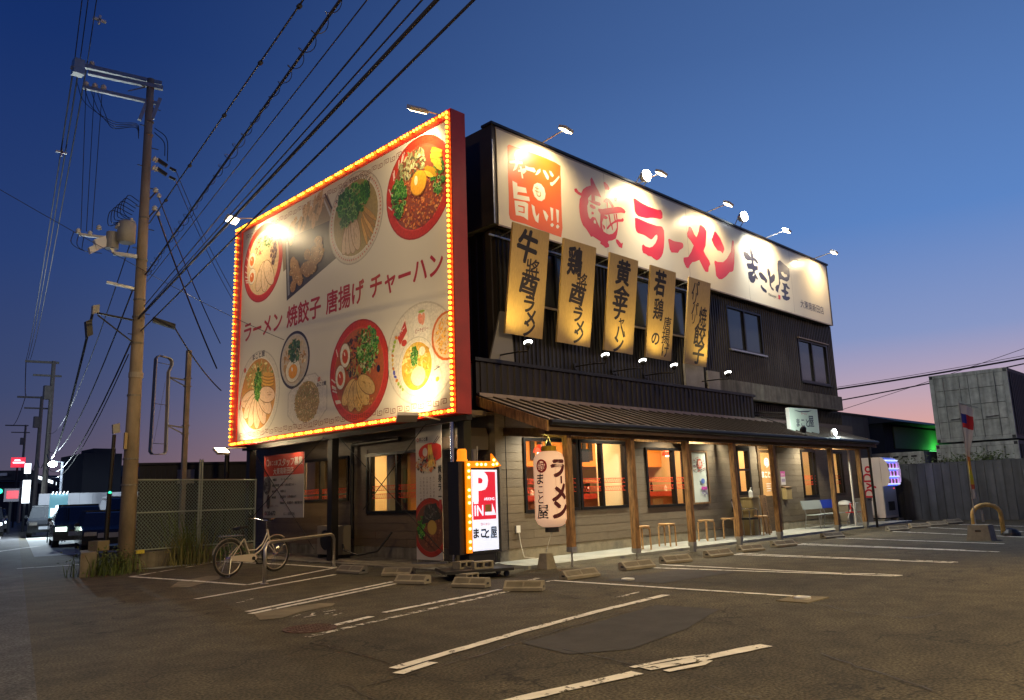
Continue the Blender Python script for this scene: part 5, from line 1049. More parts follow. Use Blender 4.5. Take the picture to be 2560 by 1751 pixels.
p = Print((20.12, YF-.022, 1.22), XU, ZU, NY, 3e-4); p.rect(0, 0, .26, .36, (.62, .60, .62)); p.rect(0, .22, .26, .36, (.65, .10, .45)); p.text('お知らせ', .02, .25, .07, (.8, .8, .8), .02, .8)
for q in range(4): p.rect(.04+.05*q, .08, .075+.05*q, .16, (.25, .2, .4))
p.build('notice_print', 'print_matt', t)
t = thing('letter_box', (20.3, 9.95, .85), 'plain wooden letter box fixed to the siding beside the entrance', 'letter box')
MB().box(20.12, 20.44, YF-.14, YF-.018, .84, 1.15).build('box_body', 'ply', t); MB().prism([(20.10, YF-.16, 1.15), (20.10, YF-.018, 1.15), (20.10, YF-.018, 1.18)], (.36, 0, 0)).build('lid', 'plank_old', t)

# ------------------------------------------------------------------ projecting square sign and its lamps
A_, B_ = Vector((18.90, 9.03, 0)), Vector((20.12, 8.84, 0)); d_ = (B_-A_).normalized(); n_ = Vector((d_.y, -d_.x, 0)); wdt = (B_-A_).length
t = thing('projecting_sign', (18.9, 9.03, 2.48), 'white square bracket sign with black brush lettering above the entrance end of the lean-to', 'sign')
MB().obox((A_+B_)/2+Vector((0, 0, 2.80))-n_*.05, d_*wdt/2, n_*.05, (0, 0, .33)).build('box_body', 'white_print', t)
p = Print(A_+n_*.001+Vector((0, 0, 2.47)), d_, ZU, n_, 2e-4); p.rect(.01, .01, wdt-.01, .65, (.62, .72, .62))
p.text('まこと', .27, .20, .24, (.05, .06, .10), .02, .85); p.text('屋', .80, .22, .32, (.05, .06, .10), .02, .75); p.text('ラーメン', .5, .50, .07, (.5, .05, .05), .02); p.poly([(.2, .60), (.45, .585), (.8, .60), (1.0, .62), (.8, .57), (.45, .56)], (.05, .06, .10))
p.build('sign_print', 'print_matt', t)
t = thing('sign_spotlight', (18.4, 8.4, 2.30), 'small black spotlight on the gutter in front of the square bracket sign', 'spotlight')
MB().lathe((18.40, 8.46, 2.50), [(.05, -.02), (.085, .0), (.085, .05)], 16, axis=(.35, 1, .25)).build('head', 'dark_metal', t); MB().tube([(18.4, 8.40, 2.30), (18.4, 8.44, 2.46)], .014, 6).build('stem', 'dark_metal', t)
lamp('SPOT', (18.45, 8.5, 2.58), 34, (.85, 1.0, .88), t, (19.5, 8.98, 2.8), size=.05, angle=110, blend=.8)
t = thing('roof_floodlight', (20.71, 8.7, 2.45), 'small glaring white floodlight on the right end of the lean-to roof', 'floodlight')
MB().lathe((20.71, 8.72, 2.54), [(.07, .05), (.09, 0), (.09, -.03)], 16, axis=(0, 1, 0)).build('head', 'white_metal', t); MB().lathe((20.71, 8.685, 2.54), [(.085, 0), (.07, -.02)], 16, axis=(0, 1, 0)).build('lens', 'lamp_glow_white', t); MB().tube([(20.71, 8.75, 2.42), (20.71, 8.75, 2.50)], .014, 6).build('stem', 'dark_metal', t)
lamp('SPOT', (20.71, 8.60, 2.54), 90, (.85, 1.0, .95), t, (19.5, 4, 0), size=.07, angle=150, blend=.9); lamp('POINT', (20.71, 8.7, 2.76), 7, (.85, 1.0, .95), t, size=.06)

# ------------------------------------------------------------------ wheel stops
ws = thing('wheel_stop', (0, 0, 0), 'x', 'wheel stop', 'concrete wheel stops in the car park')
b = MB(); L_, D_, H_ = .31, .085, .115
b.prism([(-L_, -D_, 0), (-L_, D_, 0), (-L_, D_, H_*.75), (-L_, D_*.75, H_), (-L_, .01, H_), (-L_, -D_*.62, H_*.42), (-L_, -D_, H_*.30)], (2*L_, 0, 0)); b.build('body', 'concrete', ws)
b = MB(); sl_ = Vector((0, .01+D_*.62, H_*.58)); nn_ = Vector((0, -sl_.z, sl_.y)).normalized()
for c0, c1 in ((-.27, -.015), (.015, .27)):
    for q in range(4):
        f = .14+q*.2; c = Vector((0, -D_*.62, H_*.42))+sl_*f
        b.obox(c+nn_*.0012+Vector(((c0+c1)/2, 0, 0)), ((c1-c0)/2, 0, 0), sl_.normalized()*.0034, nn_*.0012)
b.build('slot', 'slot_shade', ws)
MB().box(-L_-.0015, -L_+.001, -.03, .03, .035, .06).box(L_-.001, L_+.0015, -.03, .03, .035, .06).build('grip_hole', 'black', ws)
stops = [((7.40, 11.67), (7.43, 10.97), 'slotted wheel stop at the railing end, farthest of the left group'), ((7.41, 10.42), (7.63, 9.98), 'slotted wheel stop left of the parking sign, second of the left group'), ((6.82, 9.28), (6.97, 8.78), 'slotted wheel stop in front of the left group, beside the inner double line'),
         ((6.94, 8.19), (7.10, 7.71), 'slotted wheel stop just in front of the sign trolley'), ((6.97, 7.20), (7.17, 6.85), 'slotted wheel stop of the left group nearest the camera'),
         ((8.25, 7.33), (8.93, 7.28), 'wheel stop nearest the lantern, first of the long row'), ((9.68, 7.42), (10.36, 7.34), 'second wheel stop of the long row along the awning'), ((10.85, 7.49), (11.42, 7.36), 'third wheel stop of the long row along the awning'),
         ((12.14, 7.47), (12.78, 7.40), 'fourth wheel stop of the long row along the awning'), ((13.42, 7.56), (13.95, 7.40), 'fifth wheel stop of the long row along the awning'), ((14.70, 7.55), (15.3, 7.42), 'sixth wheel stop of the long row along the awning'),
         ((17.45, 7.78), (18.03, 7.60), 'seventh wheel stop, standing apart in front of the last awning post'), ((20.5, 7.50), (20.98, 7.20), 'first of the four small far wheel stops before the metal fence'), ((22.0, 7.48), (22.4, 7.15), 'second of the far wheel stops before the metal fence'), ((23.0, 7.35), (23.4, 7.05), 'third of the far wheel stops before the metal fence'), ((24.1, 7.3), (24.85, 7.05), 'last long wheel stop right before the metal fence')]
for i, (a_, b_, lb) in enumerate(stops):
    o = ws if i == 0 else copy_tree(ws)
    m_ = ((a_[0]+b_[0])/2, (a_[1]+b_[1])/2); o['label'] = lb
    # sloping face looks away from the building
    ang = math.atan2(b_[1]-a_[1], b_[0]-a_[0]); o.location = (m_[0], m_[1]+.06, 0.009); o.rotation_euler[2] = ang
    if i < 5: o.location = (m_[0]+.06, m_[1], .009)
    ln = math.dist(a_, b_); o.scale = (max(.8, min(1.05, ln/.62)), 1, 1)

# ------------------------------------------------------------------ stools, chair, benches and the rest along the front
def stool(x, y, rz, label, first=[None]):
    if first[0] is None:
        t = thing('stool', (0, 0, 0), label, 'stool', 'round wooden stools under the awning')
        MB().lathe((0, 0, 0), [(.165, .425), (.175, .435), (.175, .45), (.165, .455)], 22).build('seat', 'stool_wood', t)
        for q in range(4):
            a = q*math.pi/2+.4; c_, s_ = math.cos(a), math.sin(a)
            MB().tube([(c_*.08, s_*.08, .418), (c_*.15, s_*.15, .415), (c_*.172, s_*.172, .39), (c_*.178, s_*.178, .0)], .017, 6).build('leg', 'stool_wood', t)
        first[0] = t
    else: t = copy_tree(first[0]); t['label'] = label
    t.location = (x, y, WZ); t.rotation_euler[2] = rz; return t
stool(12.82, 9.38, .1, 'wooden stool half hidden behind the second awning post'); stool(13.85, 9.48, .5, 'round wooden stool under the third window, fully in view'); stool(15.55, 9.6, .2, 'round wooden stool half hidden just right of the third awning post')
stool(16.55, 9.62, .9, 'round wooden stool between the framed notice and the next post'); stool(17.75, 9.45, .3, 'round wooden stool in front of the olive cabinet')
t = thing('cabinet', (17.9, 9.7, WZ), 'narrow olive wooden cabinet standing left of the entrance', 'cabinet')
MB().box(17.66, 17.99, 9.60, 9.98, WZ, .92).build('carcass', 'ply', t); MB().box(17.68, 17.97, 9.585, 9.60, .10, .60).box(17.68, 17.97, 9.585, 9.60, .62, .90).build('door_panel', 'ply', t); MB().box(17.64, 18.01, 9.58, 9.98, .92, .94).build('top', 'ply', t)
t = thing('sanitiser_bottle', (17.87, 9.72, .94), 'white pump bottle of hand sanitiser on top of the olive cabinet', 'bottle')
MB().lathe((17.87, 9.72, .94), [(.05, 0), (.052, .13), (.02, .17), (.02, .19)], 16).build('bottle_body', 'bottle', t); MB().tube([(17.87, 9.72, 1.12), (17.87, 9.72, 1.17), (17.93, 9.72, 1.165)], .008, 6).build('pump', 'bottle', t)
t = thing('leaning_board', (18.3, 9.5, WZ), 'old dark wooden plank with brush writing leaning beside the door', 'board')
MB().obox((18.30, 9.60, .52), (.14, 0, 0), (.05, .07, .46), (0, .015, -.002)).build('plank', 'plank_old', t)
p = Print((18.16, 9.505, .08), (1, 0, 0), Vector((.1, .14, .92)).normalized(), Vector((0, -.99, .15)).normalized(), 3e-4)
for j, ch in enumerate('ただいま営業中'): p.text(ch, .07, .76-.115*j, .11, (.03, .02, .015), .02)
p.build('brush_lettering', 'print_matt', t)
t = thing('steel_chair', (17.45, 9.75, WZ), 'chrome armchair with a dark back between the post and the olive cabinet', 'chair')
fr_ = MB()
for x in (17.22, 17.62): fr_.tube([(x, 9.45, WZ), (x, 9.45, .64), (x, 9.5, .68), (x, 9.85, .68), (x, 9.9, .9)], .012, 6).tube([(x, 9.85, WZ), (x, 9.85, .68)], .012, 6)
fr_.build('frame', 'chrome', t); MB().box(17.24, 17.60, 9.45, 9.86, .43, .47).build('seat', 'black', t); MB().box(17.24, 17.60, 9.87, 9.90, .62, .92).build('backrest', 'black', t)
def bench(x0, x1, y, panel, label, mark):
    t = thing('bench', (x0, y, WZ), label, 'bench', 'folding metal benches on the right of the entrance')
    MB().obox(((x0+x1)/2, y+.02, .66), ((x1-x0)/2, 0, 0), (0, .03, .115), (0, .01, -.003)).build('backrest', panel, t)
    MB().box(x0+.08, x1-.05, y-.38, y-.04, .395, .415).build('seat', 'bench_grey', t)
    for x in (x0+.12, x1-.12):
        MB().tube([(x, y+.04, WZ), (x, y-.02, .4), (x, y+.02, .60)], .013, 6).tube([(x, y-.40, WZ), (x, y-.36, .4), (x, y-.02, .4)], .013, 6).tube([(x, y-.40, .15), (x, y+.02, .15)], .009, 6).build('leg', 'galvanised', t)
    p = Print((x0, y-.013, .545), XU, Vector((0, .25, .968)).normalized(), Vector((0, -.968, .25)), 3e-4); cx = (x1-x0)*(.5 if mark == 'r' else .75)
    if mark == 'r':
        for q in range(9): p.rect(cx-.13+.07*(q % 4), .06+.04*(q//3), cx-.08+.07*(q % 4), .085+.04*(q//3), (.55, .08, .08))
    else: p.ell(cx, .12, .08, .08, (.7, .7, .7)); p.ell(cx, .15, .06, .04, (.55, .05, .08)); p.ell(cx, .095, .06, .035, (.05, .12, .5))
    p.build('backrest_print', 'print_matt', t)
bench(20.55, 21.72, 9.70, 'bench_grey', 'grey metal bench with small red marks on its backrest, below the narrow window', 'r'); bench(21.76, 22.75, 9.72, 'blue_plastic', 'metal bench with a blue backrest and a round logo, behind the sixth post', 'b')
t = thing('folding_chair', (22.4, 9.0, WZ), 'white tube folding chair with a red back, between the last two awning posts', 'chair')
MB().tube([(22.12, 8.98, WZ), (22.20, 9.0, .25), (22.55, 9.1, .66), (22.85, 9.15, .66)], .012, 6).tube([(22.62, 8.98, WZ), (22.55, 9.0, .25), (22.15, 9.06, .62)], .012, 6).build('leg', 'white_metal', t)
MB().tube([(22.42, 9.35, WZ), (22.50, 9.33, .25), (22.8, 9.3, .62)], .012, 6).tube([(22.9, 9.32, WZ), (22.83, 9.30, .25), (22.4, 9.2, .64)], .012, 6).build('leg', 'white_metal', t)
MB().obox((22.42, 9.14, .58), (.22, .03, 0), (0, .012, 0), (0, 0, .085)).build('backrest', 'red_plastic', t); MB().box(22.25, 22.75, 9.05, 9.28, .40, .42).build('seat', 'red_plastic', t)
t = thing('rubbish_bin', (23.9, 9.6, WZ), 'pale grey rubbish bin with a lid behind the last awning post', 'bin')
MB().prism([(23.0, 9.5, WZ), (23.36, 9.5, WZ), (23.36, 9.85, WZ), (23.0, 9.85, WZ)], (0, 0, .55)).build('bin_body', 'ac_white', t); MB().lathe((23.18, 9.67, .60), [(.22, 0), (.22, .03), (.14, .10), (.03, .13)], 14).build('lid', 'bottle', t)
t = thing('rubbish_bin', (24.6, 9.5, 0), 'beige recycling bin beside the drinks machine', 'bin')
MB().box(24.35, 24.75, 9.5, 9.85, WZ, .66).build('bin_body', 'beige_panel', t); MB().prism([(24.33, 9.48, .66), (24.77, 9.48, .66), (24.77, 9.87, .66), (24.33, 9.87, .66)], (0, 0, .10)).build('lid', 'ac_white', t); box('slot', 'black', 24.45, 24.65, 9.475, 9.482, .69, .73, t)
# ------------------------------------------------------------------ vending machine
t = thing('vending_machine', (25.8, 9.6, .1), 'tall cream drinks machine with a glowing blue display, at the right end of the building', 'vending machine')
vx0, vx1, vy = 25.2, 26.28, 9.30
MB().box(vx0, vx1, vy, 10.0, .14, 1.97).build('cabinet_body', 'vend_body', t)
b = MB(); pf = [(0, 1.08), (-.14, 1.10), (-.22, 1.22), (-.24, 1.55), (-.20, 1.80), (-.10, 1.93), (0, 1.97)]
MB().prism([(vx0+.03, vy+a, c) for a, c in pf], (.02, 0, 0)).build('display_side', 'vend_body', t); MB().prism([(vx1-.06, vy+a, c) for a, c in pf], (.02, 0, 0)).build('display_side', 'vend_body', t)
MB().box(vx0+.05, vx1-.06, vy-.10, vy-.001, 1.10, 1.92).build('display', 'vend_light', t)
MB().add([(x, vy+a-.004, c) for x in (vx0+.05, vx1-.06) for a, c in pf], [(i, i+1, len(pf)+i+1, len(pf)+i) for i in range(len(pf)-1)]).build('display_window', 'window_glass', t)
for z_ in (1.13, 1.36, 1.60, 1.85): box('shelf_light', 'vend_strip', vx0+.06, vx1-.08, vy-.19, vy-.11, z_, z_+.035, t)
cm = MB().lathe((0, 0, 0), [(.032, 0), (.034, .01), (.034, .13), (.027, .15)], 10)
cme = {}
for nm_, mm in (('a', 'vend_pink'), ('b', 'red_plastic'), ('c', 'white_print')):
    me = bpy.data.meshes.new('can'); me.from_pydata(cm.v, [], cm.f); me.materials.append(MATS[mm]); me.update(); cme[nm_] = me
for r_ in range(3):
    for q in range(10):
        o = link('can', cme['abc'[(r_*3+q*7) % 3]], t); o.location = Vector((vx0+.12+.09*q, vy-.14, 1.16+.235*r_))-ORG[t.name]
MB().box(vx0+.04, vx1-.04, vy-.012, vy-.001, .20, 1.08).build('front_panel', 'vend_dark', t); MB().box(vx0+.30, vx1-.3, vy-.03, vy-.013, .35, .62).build('dispensing_flap', 'black', t); box('coin_slot', 'tail_red', vx1-.2, vx1-.16, vy-.02, vy-.013, 1.0, 1.03, t)
p = Print((vx0-.0006, 9.98, .14), (0, -1, 0), ZU, (-1, 0, 0), 3e-4); p.text('DyDo', .40, .62, .40, (.62, .02, .03), .03, 1.0, rot=math.pi/2); p.build('lettering', 'print_matt', t)
for x in (vx0+.12, vx1-.15): box('foot', 'black', x-.05, x+.05, vy+.05, vy+.6, .10, .14, t)
for i, (x, y) in enumerate([(25.2, 9.25), (26.2, 9.22)]):
    box('foundation_block', 'concrete', x-.25, x+.22, y, y+.75, 0, .10, label='flat concrete block under the %s side of the drinks machine' % ('left' if i == 0 else 'right'), cat='concrete block')
lamp('AREA', (25.75, vy-.2, 1.5), 3.5, (.45, .5, 1.0), t, (25.4, 7, .6), shape=(.9, .7))
# air conditioner under the middle of the billboard
t = thing('outdoor_unit', (9.2, 14.5, .1), 'dusty white air conditioner unit on feet behind the middle billboard post', 'air conditioner')
MB().box(9.02, 9.32, 14.15, 14.95, .10, .68).build('housing', 'ac_white', t); MB().lathe((9.018, 14.63, .39), [(.23, 0), (.23, .012), (.21, .012), (.21, 0)], 26, axis=(-1, 0, 0)).build('fan_ring', 'ac_white', t); MB().lathe((9.016, 14.63, .39), [(.20, 0), (.03, .006)], 26, axis=(-1, 0, 0)).build('fan', 'black', t)
for y in (14.25, 14.85): box('foot', 'black', 9.0, 9.34, y-.04, y+.04, .03, .10, t)
MB().tube([(9.1, 14.1, .3), (9.0, 13.9, .2), (9.0, 13.4, .12), (9.1, 12.9, .2), (9.3, 12.7, .55)], .02, 6).build('hose', 'black', t)
# ------------------------------------------------------------------ railing, bicycle, bollard, flag
t = thing('railing', (5.9, 11.2, 0), 'bent steel hoop railing in front of the parked bicycle', 'railing')
MB().tube([(5.86, 11.17, 0), (5.86, 11.17, .50), (5.89, 11.19, .56), (5.97, 11.25, .59), (7.88, 12.60, .59), (7.96, 12.66, .56), (8.0, 12.68, .50), (8.0, 12.68, 0)], .026, 12).build('hoop', 'rail_steel', t, smooth=True)
for x, y in ((5.86, 11.17), (8.0, 12.68)): MB().lathe((x, y, 0), [(.06, 0), (.05, .012)], 14).build('foot_plate', 'rail_steel', t)
bk = thing('bicycle', (0, 0, 0), 'white city bicycle parked behind the steel railing at the corner of the lot', 'bicycle')
Rw = .30
for hx, nm_ in ((0, 'rear'), (.97, 'front')):
    n = 36; b = MB()
    ring_ = [(hx+(Rw-.018)*math.cos(2*math.pi*q/n), 0, Rw+(Rw-.018)*math.sin(2*math.pi*q/n)) for q in range(n+1)]
    b.tube(ring_, .018, 6, cap=False); wh = b.build('wheel', 'tyre', bk, label=nm_+' wheel of the bicycle')
    MB().tube([(hx+(Rw-.045)*math.cos(2*math.pi*q/n), 0, Rw+(Rw-.045)*math.sin(2*math.pi*q/n)) for q in range(n+1)], .008, 5, cap=False).build('rim', 'rim', wh)
    b = MB()
    for q in range(18):
        a = 2*math.pi*q/18; a2 = a+(.35 if q % 2 else -.35); b.tube([(hx+.02*math.cos(a2), .02*(1 if q % 2 else -1), Rw+.02*math.sin(a2)), (hx+(Rw-.05)*math.cos(a), 0, Rw+(Rw-.05)*math.sin(a))], .0016, 3)
    b.tube([(hx, -.05, Rw), (hx, .05, Rw)], .018, 8); b.build('spokes', 'chrome', wh)
    a0, a1 = (.5, 2.9) if nm_ == 'rear' else (1.0, 2.2)
    MB().tube([(hx+(Rw+.022)*math.cos(a0+(a1-a0)*q/12), 0, Rw+(Rw+.022)*math.sin(a0+(a1-a0)*q/12)) for q in range(13)], .011, 6).build('mudguard', 'rim', bk)
BB_, ST, HT, HB, FH = (.445, 0, .27), (.29, 0, .60), (.76, 0, .73), (.81, 0, .57), (.97, 0, Rw)
b = MB().tube([(.775, 0, .69), (.68, 0, .50), (.55, 0, .40), (.39, 0, .40)], .011, 8).tube([(.80, 0, .60), (.66, 0, .40), (.46, 0, .28)], .011, 8).tube([ST, BB_], .011, 8).tube([HT, HB], .019, 8)
for s_ in (-.05, .05): b.tube([ST, (.02, s_, Rw)], .008, 6).tube([BB_, (.0, s_, Rw)], .008, 6).tube([HB, (.86, s_, .45), FH], .010, 6)
b.build('frame', 'bike_paint', bk)
MB().prism([(0, -.052, Rw+.035), (0, -.052, Rw-.035), (.42, -.052, .205), (.49, -.052, .22), (.525, -.052, .27), (.49, -.052, .33), (.43, -.052, .345)], (0, -.012, 0)).build('chain_case', 'bike_paint', bk)
MB().tube([ST, (.25, 0, .74)], .010, 8).tube([(.445, -.07, .27), (.53, -.08, .18)], .010, 6).tube([(.445, .05, .27), (.36, .08, .36)], .010, 6).lathe((.445, 0, .27), [(.03, -.08), (.03, .07)], 10, axis=(0, 1, 0)).build('crank', 'black', bk)
MB().box(.49, .58, -.15, -.08, .17, .19).box(.31, .40, .08, .15, .35, .37).build('pedal', 'black', bk)
MB().prism([(.12, -.08, .745), (.14, -.085, .78), (.22, -.05, .775), (.36, -.015, .78), (.36, .015, .78), (.22, .05, .775), (.14, .085, .78), (.12, .08, .745)], (0, 0, .03)).build('saddle', 'black', bk)
MB().tube([HT, (.74, 0, .86)], .010, 6).tube([(.58, -.27, .90), (.68, -.25, .91), (.74, -.10, .88), (.74, .10, .88), (.68, .25, .91), (.58, .27, .90)], .010, 6).build('handlebar', 'chrome', bk)
MB().tube([(.55, -.27, .90), (.62, -.26, .905)], .016, 8).tube([(.55, .27, .90), (.62, .26, .905)], .016, 8).build('grip', 'black', bk)
MB().bar((-.18, 0, .66), (.22, 0, .66), .14, .012).tube([(-.1, .06, .65), (.0, .06, Rw)], .005, 5).tube([(-.1, -.06, .65), (0, -.06, Rw)], .005, 5).build('rear_rack', 'chrome', bk)
MB().tube([(.0, -.06, Rw), (-.06, -.11, .01)], .007, 5).tube([(.0, .06, Rw), (-.06, .11, .01)], .007, 5).tube([(-.06, -.11, .01), (-.06, .11, .01)], .007, 5).build('stand', 'galvanised', bk)
MB().lathe((.93, -.04, .40), [(.02, 0), (.035, .05)], 10, axis=(1, 0, .3)).build('headlamp', 'chrome', bk)
bk.location = (6.05, 12.77, 0.004); bk.rotation_euler = (R(1.5), 0, math.atan2(.20, .95))
t = thing('hoop_barrier', (18.9, 5.0, 0), 'faded yellow tube hoop barrier with a black foot, right of the flag block', 'barrier')
MB().tube([(18.75, 5.15, 0), (18.75, 5.15, .45)] + [(18.75+.42*(.5-.5*math.cos(a)), 5.15-.42*(.5-.5*math.cos(a)), .45+.20*math.sin(a)) for a in [math.pi*q/10 for q in range(1, 10)]] + [(19.17, 4.73, .45), (19.17, 4.73, 0)], .045, 12).build('hoop', 'bollard_yellow', t, smooth=True)
MB().lathe((19.25, 4.62, 0), [(.19, 0), (.18, .06), (.12, .13), (.03, .16)], 16).build('foot', 'black', t)
MB().box(18.86, 18.9, 4.98, 5.02, .30, .55).build('catch_plate', 'galvanised', t)
t = thing('flag_block', (17.65, 4.75, 0), 'square concrete block holding the base of the tall banner flag', 'concrete block')
c_ = Vector((17.72, 4.76, 0)); b = MB(); pts = []
for z_, w_ in ((0, .215), (.30, .175)): pts += [(c_.x+sx*w_, c_.y+sy*w_, z_) for sx, sy in ((-1, -1), (1, -1), (1, 1), (-1, 1))]
b.add(pts, [(3, 2, 1, 0), (4, 5, 6, 7), (0, 1, 5, 4), (1, 2, 6, 5), (2, 3, 7, 6), (3, 0, 4, 7)]); b.build('block_body', 'concrete', t); box('grip_slot', 'black', c_.x-.20, c_.x-.185, c_.y-.05, c_.y+.05, .17, .20, t)
t = thing('banner_flag', (17.75, 4.8, .3), 'tall furled advertising flag, red white and yellow, on a thin pole before the grey fence', 'flag')
fp = Vector((17.80, 4.86, 0)); top = 2.78
MB().tube([(fp.x, fp.y, .28), (fp.x+.03, fp.y, 1.4), (fp.x, fp.y, top)], .012, 6).tube([(fp.x, fp.y, top-.06), (fp.x+.28, fp.y-.26, top-.16)], .008, 5).build('pole', 'galvanised', t)
cols_ = [(.70, .70, .72), (.70, .70, .72), (.60, .03, .04), (.62, .03, .04), (.58, .03, .04), (.70, .70, .70), (.72, .70, .68), (.70, .70, .68), (.72, .70, .66), (.70, .68, .64), (.68, .62, .58), (.65, .25, .10), (.70, .38, .08), (.70, .45, .08), (.68, .60, .06), (.60, .62, .06), (.66, .50, .05), (.60, .12, .06), (.62, .60, .58), (.62, .60, .58)]
b = MB(); nr = len(cols_); wv = []
for r_ in range(nr+1):
    f = r_/nr; z_ = top-.06-f*1.92; wd = .20*max(0, 1-f*1.7)+.07+.02*math.sin(f*9)
    for q in range(6):
        g_ = q/5; off = .045*math.sin(g_*9+f*7)*(.4+f); wv.append((fp.x+.02+wd*g_*.72+off*.7, fp.y-wd*g_*.69+off*.7, z_-.10*g_*(1-f)))
n0 = len(b.v); b.v += wv
for r_ in range(nr):
    for q in range(5):
        b.f.append([r_*6+q, r_*6+q+1, (r_+1)*6+q+1, (r_+1)*6+q]); c = cols_[r_]
        if r_ in (2, 3) and q < 2: c = (.02, .03, .30)
        b.c.append(c)
o = b.build('cloth', 'print_matt', t, smooth=True)

# ------------------------------------------------------------------ right-hand metal fence and what stands behind it
FX = 27.0
t = thing('metal_fence', (FX, 4, 0), 'tall dark corrugated metal fence closing the right side of the car park', 'fence')
pan = bpy.data.meshes.new('fence_panel'); b = MB().box(-.012, .012, -.119, .119, 0, 1.72).box(-.035, -.012, -.124, -.09, 0, 1.72)
pan.from_pydata(b.v, [], b.f); pan.materials.append(MATS['fence_metal']); pan.update()
for q in range(70):
    o = link('fence_panel', pan, t); o.location = Vector((FX, 11.6-q*.24, 0))-ORG[t.name]; o.scale[2] = 1+random.uniform(-.004, .004); o.rotation_euler[2] = random.uniform(-.02, .02)
MB().bar((FX-.0, 11.8, 1.74), (FX, -5.3, 1.74), .05, .04).build('top_rail', 'fence_metal', t)
def container(name, x, y0, y1, z0, z1, label, L=8):
    t = thing(name, (x, y0, z0), label, 'container', 'grey freight containers stacked behind the fence')
    b = MB().box(x+.04, x+L, y0, y1, z0, z1)
    n = 34
    for q in range(n): b.box(x+.3+q*(L-.4)/n, x+.3+(q+.5)*(L-.4)/n, y0-.035, y0, z0+.15, z1-.12)
    b.build('body', 'container_dark', t)
    MB().box(x, x+.08, y0-.02, y0+.12, z0, z1).box(x, x+.08, y1-.12, y1+.02, z0, z1).box(x, x+.08, y0+.12, y1-.12, z0, z0+.14).box(x, x+.08, y0+.12, y1-.12, z1-.12, z1).build('end_frame', 'container', t)
    w_ = (y1-y0-.24)/2
    for k in (0, 1):
        a = y0+.12+k*w_; d = MB()
        d.box(x+.02, x+.05, a+.01, a+w_-.01, z0+.15, z1-.13); dd = d.build('door', 'container', t)
        for zz in (.29, .52, .75): MB().box(x-.01, x+.019, a+.03, a+w_-.05, z0+(z1-z0)*zz, z0+(z1-z0)*zz+.014).build('rib', 'container_dark', dd)
        for yy in (.25, .72): MB().tube([(x-.02, a+w_*yy, z0+.1), (x-.02, a+w_*yy, z1-.08)], .016, 6).build('lock_rod', 'container', dd)
        MB().tube([(x-.03, a+w_*.25, z0+.78), (x-.03, a+w_*.62, z0+.76)], .015, 5).build('handle', 'container_dark', dd)
    for y in (y0+.05, y1-.05):
        for z_ in (z0+.06, z1-.08): MB().box(x-.012, x-.001, y-.05, y+.05, z_-.05, z_+.05).build('corner_casting', 'black', t)
container('freight_container', 30.0, 6.64, 9.02, 2.50, 4.86, 'upper grey freight container rising above the metal fence'); container('freight_container', 29.9, 6.60, 9.05, .05, 2.43, 'lower grey freight container just showing above the metal fence')
t = thing('box_trailer', (29.5, 9.4, 0), 'pale flat-roofed trailer with a row of dark slots behind the fence, left of the containers', 'trailer')
box('trailer_body', 'container', 29.5, 33, 9.35, 13.6, .5, 2.24, t)
for q in range(13): box('slot', 'black', 29.48, 29.50, 9.6+q*.3, 9.78+q*.3, 2.06, 2.11, t)
for y in (9.9, 12.8): MB().lathe((29.8, y, .42), [(.42, -.12), (.42, .12)], 16, axis=(1, 0, 0)).build('wheel', 'tyre', t)
t = thing('warehouse', (37, 13, 0), 'dark warehouse with a low pitched roof and a green lit wall beyond the fence', 'building')
MB().prism([(36.8, 13.25, 0), (36.8, 24, 0), (36.8, 24, 3.9), (36.8, 13.25, 3.9)], (14, 0, 0)).build('wall', 'far_dark', t); MB().prism([(36.5, 12.4, 3.85), (36.5, 25, 3.85), (36.5, 20, 4.9), (36.5, 14.2, 4.35)], (15, 0, 0)).build('roof', 'shed_metal', t)
MB().box(44, 56, 9.0, 13.2, 0, 5.0).build('annex', 'far_dark', t)
box('lit_wall', 'green_wall', 37.9, 44, 13.19, 13.24, 2.75, 3.75, t); box('eaves_strip', 'green_bright', 38.1, 44, 12.9, 12.94, 3.86, 3.89, t); box('lower_strip', 'green_bright', 41.5, 44, 12.85, 12.9, 2.60, 2.68, t)
lamp('AREA', (43.3, 12.75, 2.75), 16, (.10, 1.0, .15), t, (43.3, 13.3, 3.4), shape=(1.0, .2))
def leafy(name, m, c, r, n, s0, s1, label=None, cat=None, parent=None, **k):
    b = MB()
    for _ in range(n):
        p_ = Vector((random.gauss(0, 1)*r[0]*.45, random.gauss(0, 1)*r[1]*.45, random.gauss(0, 1)*r[2]*.45))+Vector(c); s_ = random.uniform(s0, s1)
        u = Vector((random.uniform(-1, 1), random.uniform(-1, 1), random.uniform(-.6, .6))).normalized(); v = u.cross(Vector((random.uniform(-1, 1), random.uniform(-1, 1), 1))).normalized()*s_*.4; u *= s_
        b.add([p_-u, p_+v, p_+u, p_-v], [(0, 1, 2, 3)])
    return b.build(name, m, parent, label=label, cat=cat, **k)
for i, (y, w_, h_, lb) in enumerate([(10.0, 1.2, .2, 'straggly creeper hanging over the metal fence left of the containers'), (7.7, 1.0, .22, 'low creeper over the fence top below the containers'), (6.8, .5, .28, 'round tuft of creeper over the fence top at the right of the containers')]):
    t = thing('creeper', (FX+.3, y, 1.7), lb, 'plant', 'creepers over the metal fence')
    leafy('foliage', 'leaf', (FX+.25, y, 1.80), (.3, w_, h_), 420, .03, .07, parent=t); MB().tube([(FX+.2, y-w_*.5, 1.1), (FX+.15, y-w_*.2, 1.6), (FX+.15, y+w_*.4, 1.78)], .012, 5).build('stem', 'bark', t)

